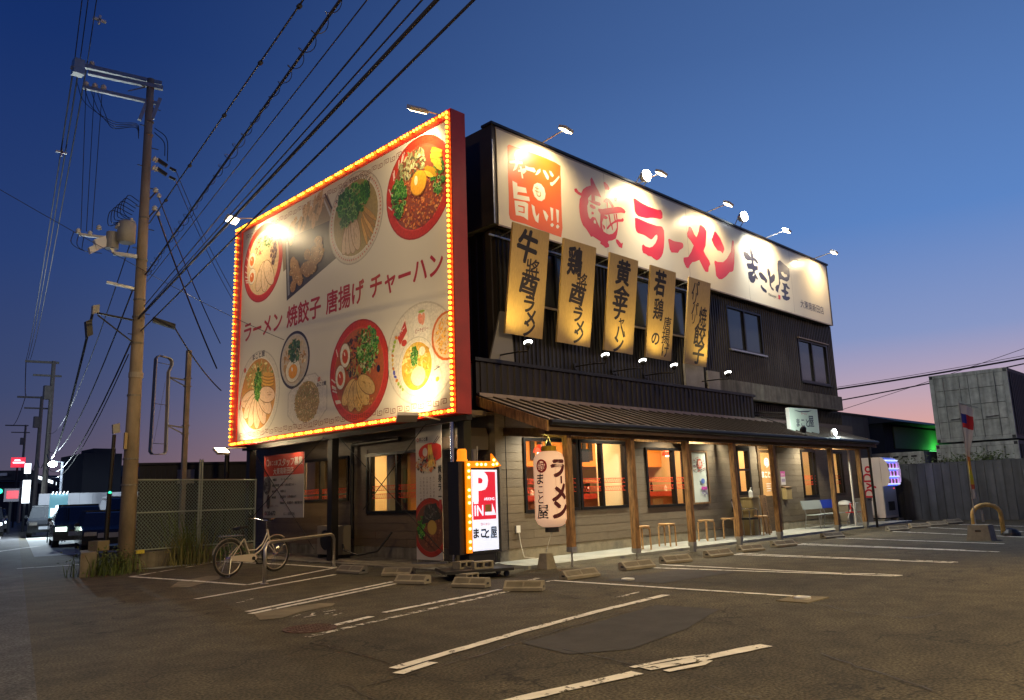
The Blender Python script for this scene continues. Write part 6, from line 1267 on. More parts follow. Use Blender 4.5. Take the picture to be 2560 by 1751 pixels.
# ------------------------------------------------------------------ utility pole
px, py = 5.63, 16.21
def ins(b_, p_, s_=1.0, ax=(0, 0, 1)): b_.lathe(p_, [(.03*s_, 0), (.055*s_, .02*s_), (.03*s_, .045*s_), (.05*s_, .06*s_), (.02*s_, .10*s_)], 10, axis=ax)
t = thing('utility_pole', (px, py, 0), 'tall concrete utility pole with crossarms and a drum transformer on the left', 'utility pole')
MB().tube([(px, py, 0), (px-.005, py, 4.5), (px-.03, py+.01, 10.2)], .155, 20, r1=.072).build('pole_shaft', 'pole_concrete', t, smooth=True)
for z_ in (1.6, 2.1, 3.35, 4.4, 4.95, 5.3, 6.15, 7.05, 8.9, 9.2): MB().lathe((px-.01, py, z_), [(.162-.0082*z_, 0), (.162-.0082*z_, .035)], 16).build('strap_band', 'pole_steel', t)
MB().lathe((px, py, 3.72), [(.136, 0), (.136, .11)], 18).build('number_band', 'beige_panel', t); box('number_plate', 'ply', px-.19, px-.135, py-.14, py-.08, 2.3, 2.62, t)
b = MB()
for q in range(12): b.tube([(px+(.2 if q % 2 else -.2), py, 4.6+q*.45), (px, py, 4.6+q*.45)], .010, 5)
b.build('step_bolt', 'dark_metal', t)
A1, A2 = Vector((4.20, 16.66, 10.22)), Vector((5.82, 16.18, 10.16))
for dz, dy in ((0, 0), (-.14, -.08)): MB().bar(A1+Vector((.02 if dz == 0 else .28, dy, dz)), A2+Vector((0, dy, dz)), .085).build('crossarm', 'galvanised', t)
MB().bar((4.42, 16.60, 9.74), (5.75, 16.2, 9.68), .07).build('crossarm', 'galvanised', t)
MB().bar((5.59, 16.22, 9.81), (5.43, 16.25, 9.21), .07).bar((5.79, 16.15, 9.79), (5.66, 16.18, 9.3), .07).bar((5.2, 16.36, 9.84), (5.55, 16.24, 10.02), .02).build('brace', 'galvanised', t)
for p_ in [(4.26, 16.66, 10.26), (4.54, 16.58, 10.26), (4.46, 16.60, 9.78), (4.62, 16.56, 9.78), (4.77, 16.51, 9.78), (4.22, 16.66, 10.08)]:
    b = MB(); ins(b, p_, 1.1); b.build('insulator', 'insulator', t)
MB().box(4.20, 4.40, 16.52, 16.72, 9.98, 10.30).build('cutout_box', 'galvanised', t)
tf = MB().lathe((5.25, 16.07, 6.42), [(.14, 0), (.17, .02), (.17, .40), (.15, .44), (.06, .48)], 22).build('transformer', 'grey_paint', t, smooth=True)
b = MB(); ins(b, (5.10, 16.05, 6.72), .9); ins(b, (5.30, 15.97, 6.86), .7); ins(b, (5.38, 16.1, 6.86), .7); b.build('bushing', 'insulator', tf)
MB().lathe((5.05, 16.25, 6.30), [(.12, 0), (.12, .34)], 16).build('transformer', 'grey_paint', t)
MB().bar((4.95, 16.25, 6.50), (5.07, 16.2, 6.22), .05).bar((5.07, 16.2, 6.20), (5.5, 16.15, 6.20), .07).bar((4.48, 16.40, 6.52), (5.0, 16.27, 6.52), .05).build('bracket', 'galvanised', t)
for p_ in [(4.46, 16.40, 6.54), (4.66, 16.35, 6.52), (4.80, 16.30, 6.66), (5.11, 16.2, 6.72)]:
    b = MB(); ins(b, p_); b.build('insulator', 'insulator', t)
MB().obox((4.84, 16.28, 6.38), (.10, 0, .06), (0, .06, 0), (-.03, 0, .10)).obox((4.72, 16.30, 6.24), (.07, 0, .05), (0, .05, 0), (-.02, 0, .06)).build('cutout_box', 'insulator', t)
for z_ in (7.44, 7.04):
    b = MB().bar((px+.03, py, z_), (5.80, 16.15, z_+.22), .025); b.build('bracket', 'dark_metal', t); b = MB(); ins(b, (5.80, 16.15, z_+.22), 1.1); ins(b, (5.86, 16.12, z_+.12), .9); b.build('insulator', 'insulator', t)
for z_ in (8.42, 8.22):
    b = MB(); ins(b, (5.72, 16.18, z_), 1.3, (1, -.3, -.5)); b.build('insulator', 'insulator', t); MB().bar((5.80, 16.15, z_-.02), (5.98, 16.08, z_-.14), .07).bar((6.03, 16.07, z_-.17), (6.15, 16.03, z_-.22), .05).build('splice', 'black', t)
MB().bar((4.86, 16.29, 4.96), (5.55, 16.18, 4.88), .035).bar((4.88, 16.29, 4.92), (5.55, 16.15, 4.40), .025).build('bracket', 'dark_metal', t); MB().bar((4.99, 16.25, 5.60), (5.5, 16.2, 5.54), .05).build('bracket', 'galvanised', t)
MB().obox((4.82, 16.25, 5.02), (.06, 0, .02), (0, .05, 0), (0, 0, .08)).build('joint_box', 'grey_paint', t); MB().obox((4.62, 15.9, 4.55), (.05, 0, .03), (0, .06, 0), (-.02, 0, .15)).build('splice', 'black', t)
MB().obox((5.84, 15.45, 4.73), (.19, -.07, -.06), (.01, .05, 0), (0, 0, .05)).build('splice', 'black', t)
b = MB()
for q in range(6):
    a = Vector((5.50-.03*q, 16.2, 7.4-.08*q)); b.tube(smooth([a, a+Vector((-.22-.03*q, .0, .08)), a+Vector((-.30-.02*q, 0, -.25)), (5.28-.02*q, 16.0, 6.88)]), .008, 4)
for q in range(4):
    b.tube(smooth([(4.30+.12*q, 16.62, 9.8), (4.45+.13*q, 16.5, 9.35-.04*q), (4.95, 16.35, 9.06-.05*q), (5.35, 16.22, 9.1-.03*q), (5.42, 16.2, 8.95-.06*q)]), .008, 4)
for q in range(3): b.tube(smooth([(4.42+.10*q, 16.55, 6.6), (4.38+.1*q, 16.5, 6.35), (4.6, 16.45, 6.22), (4.9, 16.35, 6.2)]), .007, 4)
b.tube(smooth([(5.72, 16.18, 9.0), (5.9, 16.1, 8.8), (5.93, 16.1, 8.5)]), .009, 4); b.tube(smooth([(5.72, 16.18, 9.1), (5.95, 16.1, 8.9), (5.99, 16.1, 8.4)]), .009, 4)
b.build('jumper_cable', 'cable', t, kind='stuff')
# overhead lines
def cat_pts(a, c, sag, n=14):
    a = Vector(a); c = Vector(c); return [a.lerp(c, q/n)-Vector((0, 0, sag*4*(q/n)*(1-q/n))) for q in range(n+1)]
def wire(a, c, sag, r, label, m='cable', group='overhead lines along the street', n=16, name='overhead_cable'):
    return MB().tube(cat_pts(a, c, sag, n), r, 5).build(name, m, label=label, cat='cable', group=group)
def thru(a, p_, f): a = Vector(a); return a+(Vector(p_)-a)*f
w1 = wire((5.72, 16.2, 6.97), thru((5.72, 16.2, 6.97), (4.26, 7.54, 7.0), 3.0), .02, .012, 'leftmost of the long cables sweeping from the pole over the car park')
e2 = thru((5.76, 16.2, 5.86), (3.72, 5.81, 5.86), 2.6)
wire((5.70, 16.2, 5.86), e2, .02, .016, 'thick cable with a loose spiral wire wound round it, second from the left overhead')
b = MB(); pts = []; a_ = Vector((5.70, 16.2, 5.86)); dv = (e2-a_)
for q in range(520):
    f = q/519*.62; c = a_+dv*f; an = q*.55; pts.append(c+Vector((math.cos(an)*(.045+.02*math.sin(q*.07)), 0, math.sin(an)*(.045+.02*math.sin(q*.07))-.02)))
b.tube(pts, .005, 3); b.build('spiral_wrap', 'cable', label='thin wire coiled loosely round the thick overhead cable', cat='cable', group='overhead lines along the street')
wire((5.74, 16.2, 5.72), thru((5.74, 16.2, 5.72), (3.80, 5.81, 5.70), 2.6), .03, .007, 'thin cable just below the spiral-wrapped one')
wire((5.70, 16.2, 5.19), thru((5.70, 16.2, 5.19), (3.50, 4.71, 5.19), 2.6), .06, .009, 'wavy thin cable in the middle of the overhead group')
wire((5.60, 16.2, 4.91), thru((5.60, 16.2, 4.91), (3.48, 4.18, 4.91), 2.6), .03, .018, 'thick black cable crossing just left of the billboard top'); wire((5.62, 16.2, 4.97), thru((5.62, 16.2, 4.97), (3.44, 4.18, 4.99), 2.6), .03, .008, 'thin wire carrying the thick black cable')
wire((5.66, 16.2, 4.67), thru((5.66, 16.2, 4.67), (3.46, 3.74, 4.67), 2.6), .02, .012, 'rightmost overhead cable, passing in front of the billboard corner')
for q, f in enumerate((.12, .26, .42, .55, .66)):
    c = Vector((5.72, 16.2, 6.97)).lerp(Vector((4.26, 7.54, 7.0)), f*1.5); MB().lathe(c-Vector((0, .02, .03)), [(.03, 0), (.03, .05)], 8, axis=(0, 1, 0)).build('cable_clamp', 'cable', label=['lowest small dark clamp, near the pole, on the leftmost overhead cable', 'second small clamp up from the pole on the leftmost overhead cable', 'middle small clamp on the leftmost overhead cable', 'fourth small clamp up on the leftmost overhead cable', 'uppermost small clamp, nearest the top edge, on the leftmost overhead cable'][q], cat='cable clamp', group='clamps on the leftmost overhead cable')
for q, (dx, dz) in enumerate(((0, 0), (.10, .03), (.24, .05))):
    a = Vector((4.24+dx, 16.68, 10.32+dz)); wire(a, a-Vector((sd.x*26, sd.y*26, -2.6)), .10, .010, ['left', 'middle', 'right'][q]+' high voltage line running up over the camera from the top crossarm'); wire(a, (13.36+dx, 58.5, 11.1+dz), 1.0, .016, ['left', 'middle', 'right'][q]+' high voltage line running down the street to the next pole', 'cable_far')
c = Vector((4.42, 16.0, 11.1)); MB().obox((4.35, 15.6, 10.75), (.12, 0, 0), (0, .03, 0), (0, 0, .02)).obox((4.35, 15.6, 10.75), (.02, 0, 0), (0, .03, 0), (0, 0, .09)).build('line_spacer', 'insulator', label='white cross-shaped spacer on the high voltage lines above the pole', cat='line spacer')
MB().obox((5.15, 20.8, 10.0), (.13, 0, 0), (0, .03, 0), (0, 0, .02)).obox((5.15, 20.8, 10.0), (.02, 0, 0), (0, .03, 0), (0, 0, .1)).build('line_spacer', 'insulator', label='white cross-shaped spacer on the high voltage lines beyond the pole', cat='line spacer')
for q, (p_, z2, r_) in enumerate((((4.80, 16.3, 5.0), 4.9, .028), ((5.5, 16.25, 5.55), 5.2, .016), ((5.55, 16.3, 4.5), 4.2, .018), ((5.5, 16.3, 6.9), 6.3, .012), ((5.5, 16.3, 4.2), 3.9, .012))):
    wire(p_, (14.9, 58.1, z2), 1.3, r_, ['thick bundled cable', 'second cable', 'third cable', 'upper thin cable', 'lowest thin cable'][q]+' sagging away down the street from the pole', 'cable_far')
for q, x_ in enumerate((4.46, 4.62, 4.77)): wire((x_, 16.58, 9.76), (4.5+.1*q, 16.38, 6.6), 0, .007, ['left', 'middle', 'right'][q]+' thin drop wire between the crossarm and the transformer bracket', group='drop wires on the utility pole', n=4)
G2 = 'lines running right from the utility pole'
wire((5.86, 16.12, 7.55), (8.66, 19.13, 5.25), .1, .012, 'pair of cables dropping right from the upper side insulator', group=G2); wire((5.86, 16.12, 7.15), (8.60, 19.15, 4.60), .1, .018, 'cable dropping right from the lower side insulator', group=G2)
wire((6.15, 16.03, 8.2), (10.3, 21.7, 7.2), .15, .008, 'upper thin line leading behind the billboard top', group=G2); wire((6.15, 16.03, 8.0), (10.3, 21.75, 7.0), .15, .008, 'lower thin line leading behind the billboard top', group=G2)
wire((6.02, 15.38, 4.66), (8.30, 18.2, 3.9), .1, .014, 'cable leading right from the dark splice box on the pole', group=G2)
wire((5.45, 16.1, 6.0), (-4, 16.9, 10.8), .2, .006, 'fine stay wire running off to the upper left', group=G2); wire((5.45, 16.1, 6.0), (9.0, 15.0, 4.4), .1, .006, 'fine stay wire running right below the transformer', group=G2)
for q, (a, c, r_, lb) in enumerate([((31.47, 12.86, 5.17), (33.35, 6.72, 5.75), .035, 'thick cable over the containers'), ((31.47, 12.86, 5.25), (33.35, 6.72, 5.85), .010, 'thin wire just above the thick cable over the containers'), ((31.48, 12.84, 4.71), (33.32, 6.75, 5.55), .025, 'lower cable passing in front of the container top'), ((31.4, 12.9, 4.3), (33.3, 6.7, 6.1), .010, 'thin faint wire crossing the pink sky at the right')]):
    a = Vector(a); c = Vector(c); d = c-a; wire(a-d*.8, c+d*1.2, .25, r_, lb, group='cables at the right edge')

# ------------------------------------------------------------------ chain link fence, old sign frame, lamp post, weeds
F0, F1 = Vector((5.80, 16.36, 0)), Vector((8.62, 16.95, 0)); fd = (F1-F0).normalized(); fl = (F1-F0).length
t = thing('chain_link_fence', (5.8, 16.4, 0), 'green grey chain link fence with steel posts between the utility pole and the restaurant', 'fence')
b = MB(); s_ = .075; zb_, zt_ = .36, 1.70
q = -int((zt_-zb_)/s_)-1
while q*s_ < fl:
    x0 = q*s_
    for sg in (1, -1):
        xa, xb_, za, zc = x0, x0+(zt_-zb_), (zb_ if sg > 0 else zt_), (zt_ if sg > 0 else zb_)
        ta = max(0, -xa)/(xb_-xa); tb = min(1, (fl-xa)/(xb_-xa))
        if tb > ta:
            P0 = F0+fd*(xa+(xb_-xa)*ta)+Vector((0, 0, za+(zc-za)*ta)); P1 = F0+fd*(xa+(xb_-xa)*tb)+Vector((0, 0, za+(zc-za)*tb)); b.tube([P0, P1], .0042, 3, cap=False)
    q += 1
mat('fence_wire', (.20, .27, .24), .45, .5); mat('fence_post', (.30, .34, .30), .5, .3)
b.build('wire_mesh', 'fence_wire', t)
for f, zt2 in ((0.0, 2.02), (.495, 2.15), (.515, 2.15), (1.0, 1.74)): MB().tube([F0+fd*fl*f, F0+fd*fl*f+Vector((0, 0, zt2))], .022, 8).build('post', 'fence_post', t)
for z_ in (.36, 1.08, 1.72): MB().tube([F0+Vector((0, 0, z_)), F1+Vector((0, 0, z_))], .015, 6).build('rail', 'fence_post', t)
MB().obox((F0+F1)/2+Vector((0, .05, .16)), fd*fl/2, (-.05*fd.y, .05*fd.x, 0), (0, 0, .16)).build('kerb_wall', 'concrete_dark', t)
MB().box(5.84, 6.0, 16.28, 16.30, .30, .37).build('warning_tag', 'yellow_tag', t)
t = thing('block_wall', (4.9, 15.9, 0), 'short low dark block wall beside the street at the foot of the utility pole', 'wall')
MB().prism([(4.63, 15.52, 0), (4.93, 15.64, 0), (5.25, 16.55, 0), (4.95, 16.65, 0)], (0, 0, .42)).build('blocks', 'concrete_dark', t); o = MB().obox((5.15, 16.25, .50), (.12, .05, 0), (-.05, .1, 0), (0, 0, .09)).build('stone_block', 'patch', label='rough yellowish stone on top of the low wall, beside the pole', cat='stone')
t = thing('old_sign', (7.3, 18.1, 0), 'empty rounded sign frame hanging from a tall steel post left of the billboard', 'sign frame')
ax_ = Vector((.33, -.12, 0)).normalized(); o_ = Vector((6.79, 18.27, 0))
def fpt(u, z_): return o_+ax_*u+Vector((0, 0, z_))
out = [(.05, 4.62), (.29, 4.56), (.34, 4.50), (.34, 4.40), (.28, 4.24), (.30, 2.42), (.27, 2.36), (.03, 2.35), (-.02, 2.42), (.0, 4.55), (.05, 4.62)]
MB().tube([fpt(*q) for q in out], .014, 6).build('rim', 'white_metal', t)
b = MB(); bk_ = Vector((-.03, .11, -.0))
for (u0, z0_), (u1, z1_) in zip(out[:-1], out[1:]): b.add([fpt(u0, z0_), fpt(u1, z1_), fpt(u1, z1_)+bk_, fpt(u0, z0_)+bk_], [(0, 1, 2, 3)])
b.build('side_band', 'beige_panel', t); MB().tube([fpt(0, 3.5), fpt(.3, 3.46)], .008, 5).tube([fpt(.02, 4.45), fpt(.3, 4.4)], .008, 5).tube([fpt(0, 2.6), fpt(.28, 2.58)], .008, 5).tube([fpt(.02, 2.6), fpt(.2, 4.0)], .004, 4).build('stay', 'galvanised', t)
sp_ = Vector((7.42, 18.04, 0)); MB().box(sp_.x-.05, sp_.x+.05, sp_.y-.05, sp_.y+.05, 0, 4.76).build('post', 'pole_steel', t)
for z_ in (4.05, 2.95): MB().bar(sp_+Vector((0, 0, z_)), fpt(.29, z_+.06), .03).bar(sp_+Vector((0, 0, z_-.16)), fpt(.30, z_+.04), .025).bar(sp_+Vector((-.07, 0, z_+.05)), sp_+Vector((.07, 0, z_+.05)), .14, .02).bar(sp_+Vector((-.07, 0, z_-.14)), sp_+Vector((.07, 0, z_-.14)), .14, .02).build('bracket', 'pole_steel', t)
t = thing('lamp_post', (5.9, 18.1, 0), 'slim dark post with a square unlit lamp head, seen just left of the utility pole', 'lamp post')
MB().tube([(5.86, 18.1, 0), (5.90, 18.07, 2.75)], .04, 8).build('post', 'dark_metal', t); MB().obox((5.92, 18.05, 2.88), (.07, 0, .02), (0, .04, 0), (-.01, 0, .10)).build('lamp_head', 'grey_paint', t)
t = thing('bollard_post', (5.9, 17.9, 0), 'thin dark post with a small green light beside the slim lamp post', 'post'); MB().tube([(5.80, 17.9, 0), (5.82, 17.9, 1.5)], .05, 8).build('post', 'dark_metal', t); MB().lathe((5.82, 17.88, 1.5), [(.03, 0), (.02, .04)], 8).build('indicator', 'far_glow_green', t)
def grass(c, n, h0, h1, spread, m, seed, lean=(0, 0)):
    rr = random.Random(seed); b = MB()
    for _ in range(n):
        x, y = c[0]+rr.gauss(0, spread*.35), c[1]+rr.gauss(0, spread*.35); h_ = rr.uniform(h0, h1); a = rr.uniform(0, 6.283); d = Vector((math.cos(a), math.sin(a), 0)); s2 = d.cross(Vector((0, 0, 1)))*.007; ln = rr.uniform(.1, .95)*h_
        pts = [Vector((x, y, 0)), Vector((x, y, h_*.5))+d*ln*.25+Vector((*lean, 0))*h_*.3, Vector((x, y, h_*.86))+d*ln*.65+Vector((*lean, 0))*h_*.7, Vector((x, y, h_*(.98-rr.uniform(0, .3))))+d*ln+Vector((*lean, 0))*h_]
        vs = []; 
        for i_, p_ in enumerate(pts): w_ = (1, .9, .6, .1)[i_]; vs += [p_-s2*w_, p_+s2*w_]
        b.add(vs, [(0, 1, 3, 2), (2, 3, 5, 4), (4, 5, 7, 6)])
    return b
t = thing('weed_clump', (6.9, 16.55, 0), 'tall dry grass clump growing against the chain link fence', 'plant'); grass((6.95, 16.55), 300, .15, .80, .75, 'leaf_dry', 3).build('dry_blades', 'leaf_dry', t, kind='stuff'); grass((6.85, 16.5), 90, .7, 1.25, .5, 'leaf', 4, (-.12, 0)).build('green_blades', 'leaf', t, kind='stuff')
t = thing('low_weeds', (7.75, 16.7, 0), 'low bright green weeds at the fence foot behind the bicycle', 'plant'); leafy('foliage', 'leaf_green', (7.75, 16.75, .18), (.75, .25, .22), 900, .02, .05, parent=t); MB().tube([(7.7, 16.75, 0), (7.72, 16.75, .2)], .008, 4).build('stem', 'bark', t)
t = thing('weed_clump', (5.15, 15.75, 0), 'grey green weeds around the foot of the utility pole beside the street', 'plant'); grass((5.15, 15.75), 320, .12, .45, .75, 'leaf', 5).build('green_blades', 'leaf', t, kind='stuff'); leafy('foliage', 'leaf', (5.15, 15.8, .25), (.6, .35, .25), 500, .015, .04, parent=t)

# ------------------------------------------------------------------ down the street
t = thing('metal_shed', (8.4, 23.6, 0), 'long low dark metal shed with a corrugated side beyond the chain link fence', 'building')
SA, SB = Vector((8.42, 23.55, 0)), Vector((14.5, 20.8, 0)); dd_ = (SB-SA).normalized(); nn2 = Vector((-dd_.y, dd_.x, 0))
b = MB().obox((SA+SB)/2+nn2*1.5+Vector((0, 0, 1.2)), dd_*(SB-SA).length/2, nn2*1.5, (0, 0, 1.2))
for q in range(44): b.obox(SA+dd_*(.1+q*.15)-nn2*.02+Vector((0, 0, 1.15)), dd_*.035, nn2*.02, (0, 0, 1.15))
b.build('wall', 'shed_metal', t); MB().obox((SA+SB)/2+nn2*1.5+Vector((0, 0, 2.42)), dd_*((SB-SA).length/2+.1), nn2*1.6, (0, 0, .03)).build('roof', 'shed_metal', t)
MB().obox((9.30, 22.45, 2.02), dd_*.22, nn2*.1, (0, 0, .19)).build('meter_cabinet', 'beige_panel', t)
t = thing('apartment_block', (17, 57.5, 0), 'dark square apartment block silhouette above the parked cars', 'building')
MB().box(16.8, 19.2, 57, 62, 0, 4.95).build('wall', 'far_dark', t); MB().box(17.5, 18.9, 57.4, 60, 4.95, 5.3).build('roof_house', 'far_dark', t)
t = thing('white_hoarding', (10, 38.7, 0), 'long pale site hoarding running behind the parked cars', 'wall')
for q in range(12): MB().obox((12.5+.62*q, 48.4-.18*q, 1.08), (.305, -.088, 0), (0, .02, 0), (0, 0, 1.08)).build('panel', 'far_white', t)
t = thing('footbridge', (18, 88, 0), 'dark elevated walkway crossing the far end of the street with lit panels', 'bridge')
MB().bar((10, 90, 4.75), (21.5, 87.4, 4.75), 2.2, .9).bar((21.3, 87.5, 4.6), (25.4, 86, 3.0), 2, .8).build('deck', 'far_dark', t); 
for x in (12, 21.5): MB().box(x-.4, x+.4, 87.4, 88.4, 0, 4.4).build('pier', 'far_dark', t)
for q in range(7): MB().obox((14.2+q*.75, 87.7-q*.17, 4.95-.02*q), (.30, -.07, 0), (0, .02, 0), (0, 0, .13)).build('lit_panel', 'far_white', t)
for q in range(4): MB().obox((21.5+q*.9, 86.0-q*.1, 4.5-.36*q), (.32, -.03, -.12), (0, .02, 0), (0, 0, .14)).build('lit_panel', 'far_glow_white', t)
lamp('POINT', (15, 85, 6), 120, (.7, .8, 1), t, size=.5)
def roadsign(name, x, y, w_, z0_, z1_, m, label, cat='sign', extra=None):
    t = thing(name, (x, y, 0), label, cat); d = Vector((.97, -.24, 0)); MB().obox((x, y, (z0_+z1_)/2), d*w_/2, (.03, .1, 0), (0, 0, (z1_-z0_)/2)).build('panel', m, t); MB().tube([(x, y+.15, 0), (x, y+.15, z1_)], .08, 6).build('post', 'far_dark', t)
    if extra: extra(t)
    return t
roadsign('red_sign', 17.85, 78.0, 1.05, 5.05, 5.9, 'far_glow_red', 'glowing pink red shop sign far down the street on the left', extra=lambda t: MB().obox((17.85, 77.85, 5.45), (.40, -.1, 0), (0, .01, 0), (0, 0, .05)).obox((17.75, 77.85, 5.65), (.2, -.05, 0), (0, .01, 0), (0, 0, .04)).build('lettering', 'far_glow_white', t))
roadsign('totem_sign', 13.95, 58.4, .42, 1.8, 3.25, 'far_glow_white', 'slim glowing white upright sign behind the traffic light')
roadsign('totem_sign', 16.25, 68.1, .40, 4.1, 4.85, 'far_glow_white', 'small glowing white sign right of the red one')
roadsign('shop_sign', 12.1, 53.7, .75, 1.85, 2.6, 'far_white', 'white and red shop sign low on the left beside the road', extra=lambda t: MB().obox((12.1, 53.55, 2.25), (.28, -.07, 0), (0, .01, 0), (0, 0, .22)).build('lettering', 'far_glow_red', t))
t = thing('traffic_light', (12.6, 58.7, 0), 'green traffic light over the road at the far left', 'traffic light'); MB().tube([(14.2, 58.4, 0), (14.2, 58.4, 2.75), (12.5, 58.8, 2.75)], .06, 6).build('pole', 'far_dark', t); MB().box(12.2, 13.3, 58.5, 58.8, 2.42, 2.75).build('housing', 'far_dark', t); MB().lathe((12.5, 58.48, 2.58), [(.15, 0), (.1, .05)], 12, axis=(-.2, -1, 0)).build('lens', 'far_glow_green', t)
t = thing('street_lamp', (11.4, 43.5, 0), 'glaring white street lamp on a pole at the left, above the parked cars', 'street lamp'); MB().tube([(11.9, 43.6, 0), (11.9, 43.6, 3.6), (11.4, 43.5, 3.62)], .06, 8).build('pole', 'far_dark', t); MB().lathe((11.42, 43.45, 3.5), [(.05, .12), (.19, .02), (.17, -.10), (.05, -.16)], 14).build('lamp_globe', 'street_glow', t); lamp('POINT', (10.9, 42.3, 3.3), 2400, (.80, .93, 1.0), t, size=.15)
t = thing('lit_notice_board', (9.2, 34.8, 0), 'bright bluish lit board on dark slats standing at the roadside', 'sign')
U0, U1 = Vector((9.14, 34.82, 0)), Vector((9.74, 34.65, 0)); du = (U1-U0)/2
MB().obox((U0+U1)/2+Vector((0, 0, 1.38)), du, (.01, .03, 0), (0, 0, .47)).build('panel', 'blue_board', t); MB().obox((U0+U1)/2+Vector((-.0, -.04, 1.15)), du*.85, (0, .005, 0), (0, 0, .15)).build('hot_spot', 'blue_board_hot', t)
for q in range(7): MB().box(9.14+q*.095, 9.17+q*.095, 34.78-.03*q, 34.82-.03*q, 0, .90).build('slat', 'far_dark', t)
for q in range(5): MB().tube([(9.2+.12*q, 34.75-.03*q, 1.85), (9.18+.12*q, 34.55-.03*q, 1.93)], .02, 5).build('lamp_arm', 'far_glow_white', t)
lamp('AREA', (9.35, 34.5, 1.4), 12, (.7, .9, 1), t, (8, 30, .5), shape=(.6, .8))
def car(name, x, y, ang, L_, W_, Hh, m, label, lights=None, cat='car'):
    t = thing(name, (0, 0, 0), label, cat, 'cars parked and driving along the street')
    hw = W_/2; prof = [(-L_/2, .25), (-L_/2, .62), (-L_/2+.08, .80), (-L_/2+L_*.22, .92), (L_/2-.1, .95), (L_/2, .7), (L_/2, .25)]
    MB().prism([(a, -hw, b_*Hh/1.5) for a, b_ in prof], (0, W_, 0)).build('body', m, t)
    cab = [(-L_/2+L_*.20, .90), (-L_/2+L_*.36, 1.42), (-L_/2+L_*.44, 1.5), (L_/2-.35, 1.48), (L_/2-.12, .94)]
    b = MB(); n = len(cab); lo = [(a, -hw*.96, z_*Hh/1.5) if z_ < 1 else (a, -hw*.80, z_*Hh/1.5) for a, z_ in cab]; hi = [(a, -q2, z_) for a, q2, z_ in lo]
    b.add(lo+hi, [list(range(n))[::-1], [n+i_ for i_ in range(n)]]+[(i_, (i_+1) % n, n+(i_+1) % n, n+i_) for i_ in range(n)]); b.build('cabin_glass', 'glass_dark', t)
    MB().box(-L_/2+L_*.42, L_/2-.3, -hw*.80, hw*.80, 1.47*Hh/1.5, 1.52*Hh/1.5).build('roof', m, t)
    for sx_ in (-L_*.31, L_*.31):
        for sy_ in (-hw, hw): MB().lathe((sx_, sy_*.98-(.09 if sy_ > 0 else -.09), .30), [(.30, -.1), (.30, .1)], 16, axis=(0, 1, 0)).build('wheel', 'tyre', t)
    for sy_ in (-1, 1): MB().box(-L_/2-.02, -L_/2+.02, sy_*hw*.72-.16, sy_*hw*.72+.16, .58*Hh/1.5, .72*Hh/1.5).build('headlight', lights or 'chrome', t)
    for sy_ in (-1, 1): MB().box(-L_/2+L_*.27, -L_/2+L_*.32, sy_*(hw+.08)-.06, sy_*(hw+.08)+.06, .92*Hh/1.5, 1.05*Hh/1.5).build('mirror', m, t)
    MB().box(-L_/2-.015, -L_/2, -.35, .35, .38, .52).build('number_plate', 'far_white', t)
    t.location = (x, y, 0); t.rotation_euler[2] = ang; return t
aa = math.atan2(sd.y, sd.x)
c1 = car('parked_car', 9.0, 30.8, aa, 4.0, 1.55, 1.38, 'car_silver', 'silver green car facing us with a glaring light, behind the low wall', 'head_glow')
car('parked_car', 8.6, 26.6, aa, 3.6, 1.5, 1.15, 'car_black', 'black car half hidden by the utility pole and the low wall'); car('parked_car', 12.0, 35.2, aa, 4.2, 1.6, 1.7, 'car_white', 'white van roof showing beside the utility pole behind the black car')
car('driving_car', 10.2, 50, aa, 4, 1.6, 1.5, 'car_black', 'distant dark car on the road below the traffic light', 'far_glow_white'); car('driving_car', 12.6, 60, aa, 4, 1.6, 1.5, 'car_black', 'second distant car on the road with its lights on', 'far_glow_white'); car('driving_car', 10.0, 66, aa, 4, 1.6, 1.5, 'car_black', 'distant car with red lights at the far left edge', 'tail_red'); car('parked_car', 11.6, 44.5, aa, 4, 1.6, 1.5, 'car_black', 'car in the shadow under the glaring street lamp', 'chrome')
def farpole(x, y, h_, aw, label):
    t = thing('utility_pole', (x, y, 0), label, 'utility pole', 'distant utility poles down the street'); MB().tube([(x, y, 0), (x, y, h_)], .20, 8, r1=.13).build('pole_shaft', 'pole_steel', t)
    MB().bar((x-aw, y+aw*.24, h_-.1), (x+.3, y-.07, h_-.1), .14).build('crossarm', 'pole_steel', t); MB().bar((x-aw*.7, y+.2, h_-1.0), (x+.5, y-.1, h_-1.0), .12).build('crossarm', 'pole_steel', t); MB().box(x-.5, x-.1, y-.3, y+.1, h_-2.6, h_-1.7).build('transformer', 'pole_steel', t)
farpole(14.9, 58.1, 11.1, 1.6, 'second utility pole down the street, with one long crossarm to the left'); farpole(18.0, 72.8, 10.6, 1.7, 'third utility pole, shorter looking, with drum transformers'); farpole(27.3, 117, 12.5, 2.2, 'farthest utility pole with three crossarms at the left')
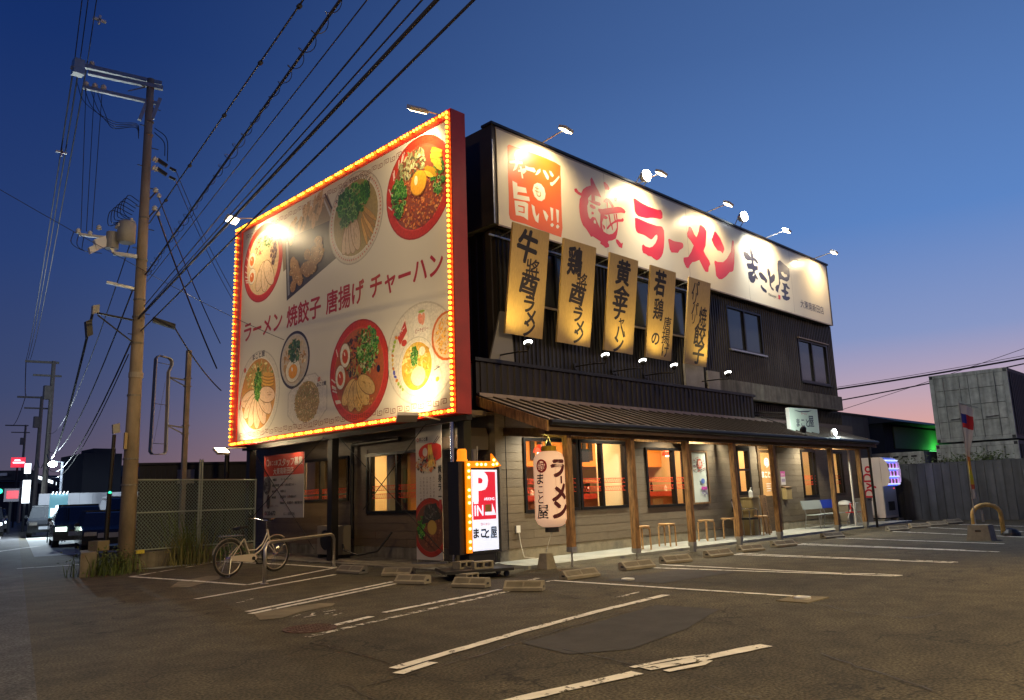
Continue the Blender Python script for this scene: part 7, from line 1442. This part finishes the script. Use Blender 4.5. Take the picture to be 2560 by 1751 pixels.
for q, (a, c) in enumerate((((13.36, 58.5, 11.1), (16.9, 73.1, 10.7)), ((14.9, 58.1, 5.0), (18.0, 72.8, 5.4)), ((16.9, 73.1, 10.7), (25.7, 117.2, 12.4)), ((18, 72.8, 5.4), (27.3, 117, 6)))): wire(a, c, .8, .03, ['upper line between the second and third poles', 'lower line between the second and third poles', 'upper line beyond the third pole', 'lower line beyond the third pole'][q], 'cable_far')
# low dark houses closing the horizon
for i, (x, y, w_, d, h_, lb) in enumerate([(2, 130, 14, 12, 5.0, 'low dark house at the end of the street'), (22, 70, 9, 10, 3.9, 'dark low building right of the street lamp'), (34, 78, 16, 10, 4.3, 'dark building hidden behind the metal shed'), (-14, 95, 16, 14, 6.5, 'dark building across the street'), (30, 140, 20, 14, 6.0, 'far dark building under the farthest pole')]):
    t = thing('far_house', (x, y, 0), lb, 'building', 'dark far buildings'); MB().box(x, x+w_, y, y+d, 0, h_).build('wall', 'far_dark', t); MB().prism([(x-.3, y-.3, h_), (x-.3, y+d+.3, h_), (x-.3, y+d/2, h_+1.2)], (w_+.6, 0, 0)).build('roof', 'far_dark', t)
# street lamp of the car park, just outside the frame on the right (its light fills the near asphalt)
t = thing('unseen_yard_lamp', (11.5, -3.2, 0), 'tall yard lamp at the edge of the car park', 'street lamp')
MB().tube([(11.5, -3.2, 0), (11.5, -3.2, 7.5), (11.0, -2.6, 7.8)], .08, 10).build('pole', 'pole_steel', t); MB().obox((10.9, -2.5, 7.78), (.25, 0, 0), (0, .12, 0), (0, 0, .05)).build('lamp_head', 'lamp_body', t)
lamp('SPOT', (10.9, -2.5, 7.7), 5600, (1.0, .70, .27), t, (6.2, 2.6, 0), size=.15, angle=118, blend=.7)
t = thing('unseen_yard_lamp', (-3.0, 1.5, 0), 'unseen tall lamp added to light the car park from the street side', 'street lamp')  # unseen lamp added on the street side to brighten the near asphalt
MB().tube([(-3.0, 1.5, 0), (-3.0, 1.5, 7.5), (-2.5, 1.9, 7.8)], .08, 10).build('pole', 'pole_steel', t); MB().obox((-2.4, 2.0, 7.78), (.25, 0, 0), (0, .12, 0), (0, 0, .05)).build('lamp_head', 'lamp_body', t)
lamp('SPOT', (-2.4, 2.0, 7.7), 3000, (1.0, .70, .30), t, (3.4, 6.5, 0), size=.15, angle=128, blend=.7)
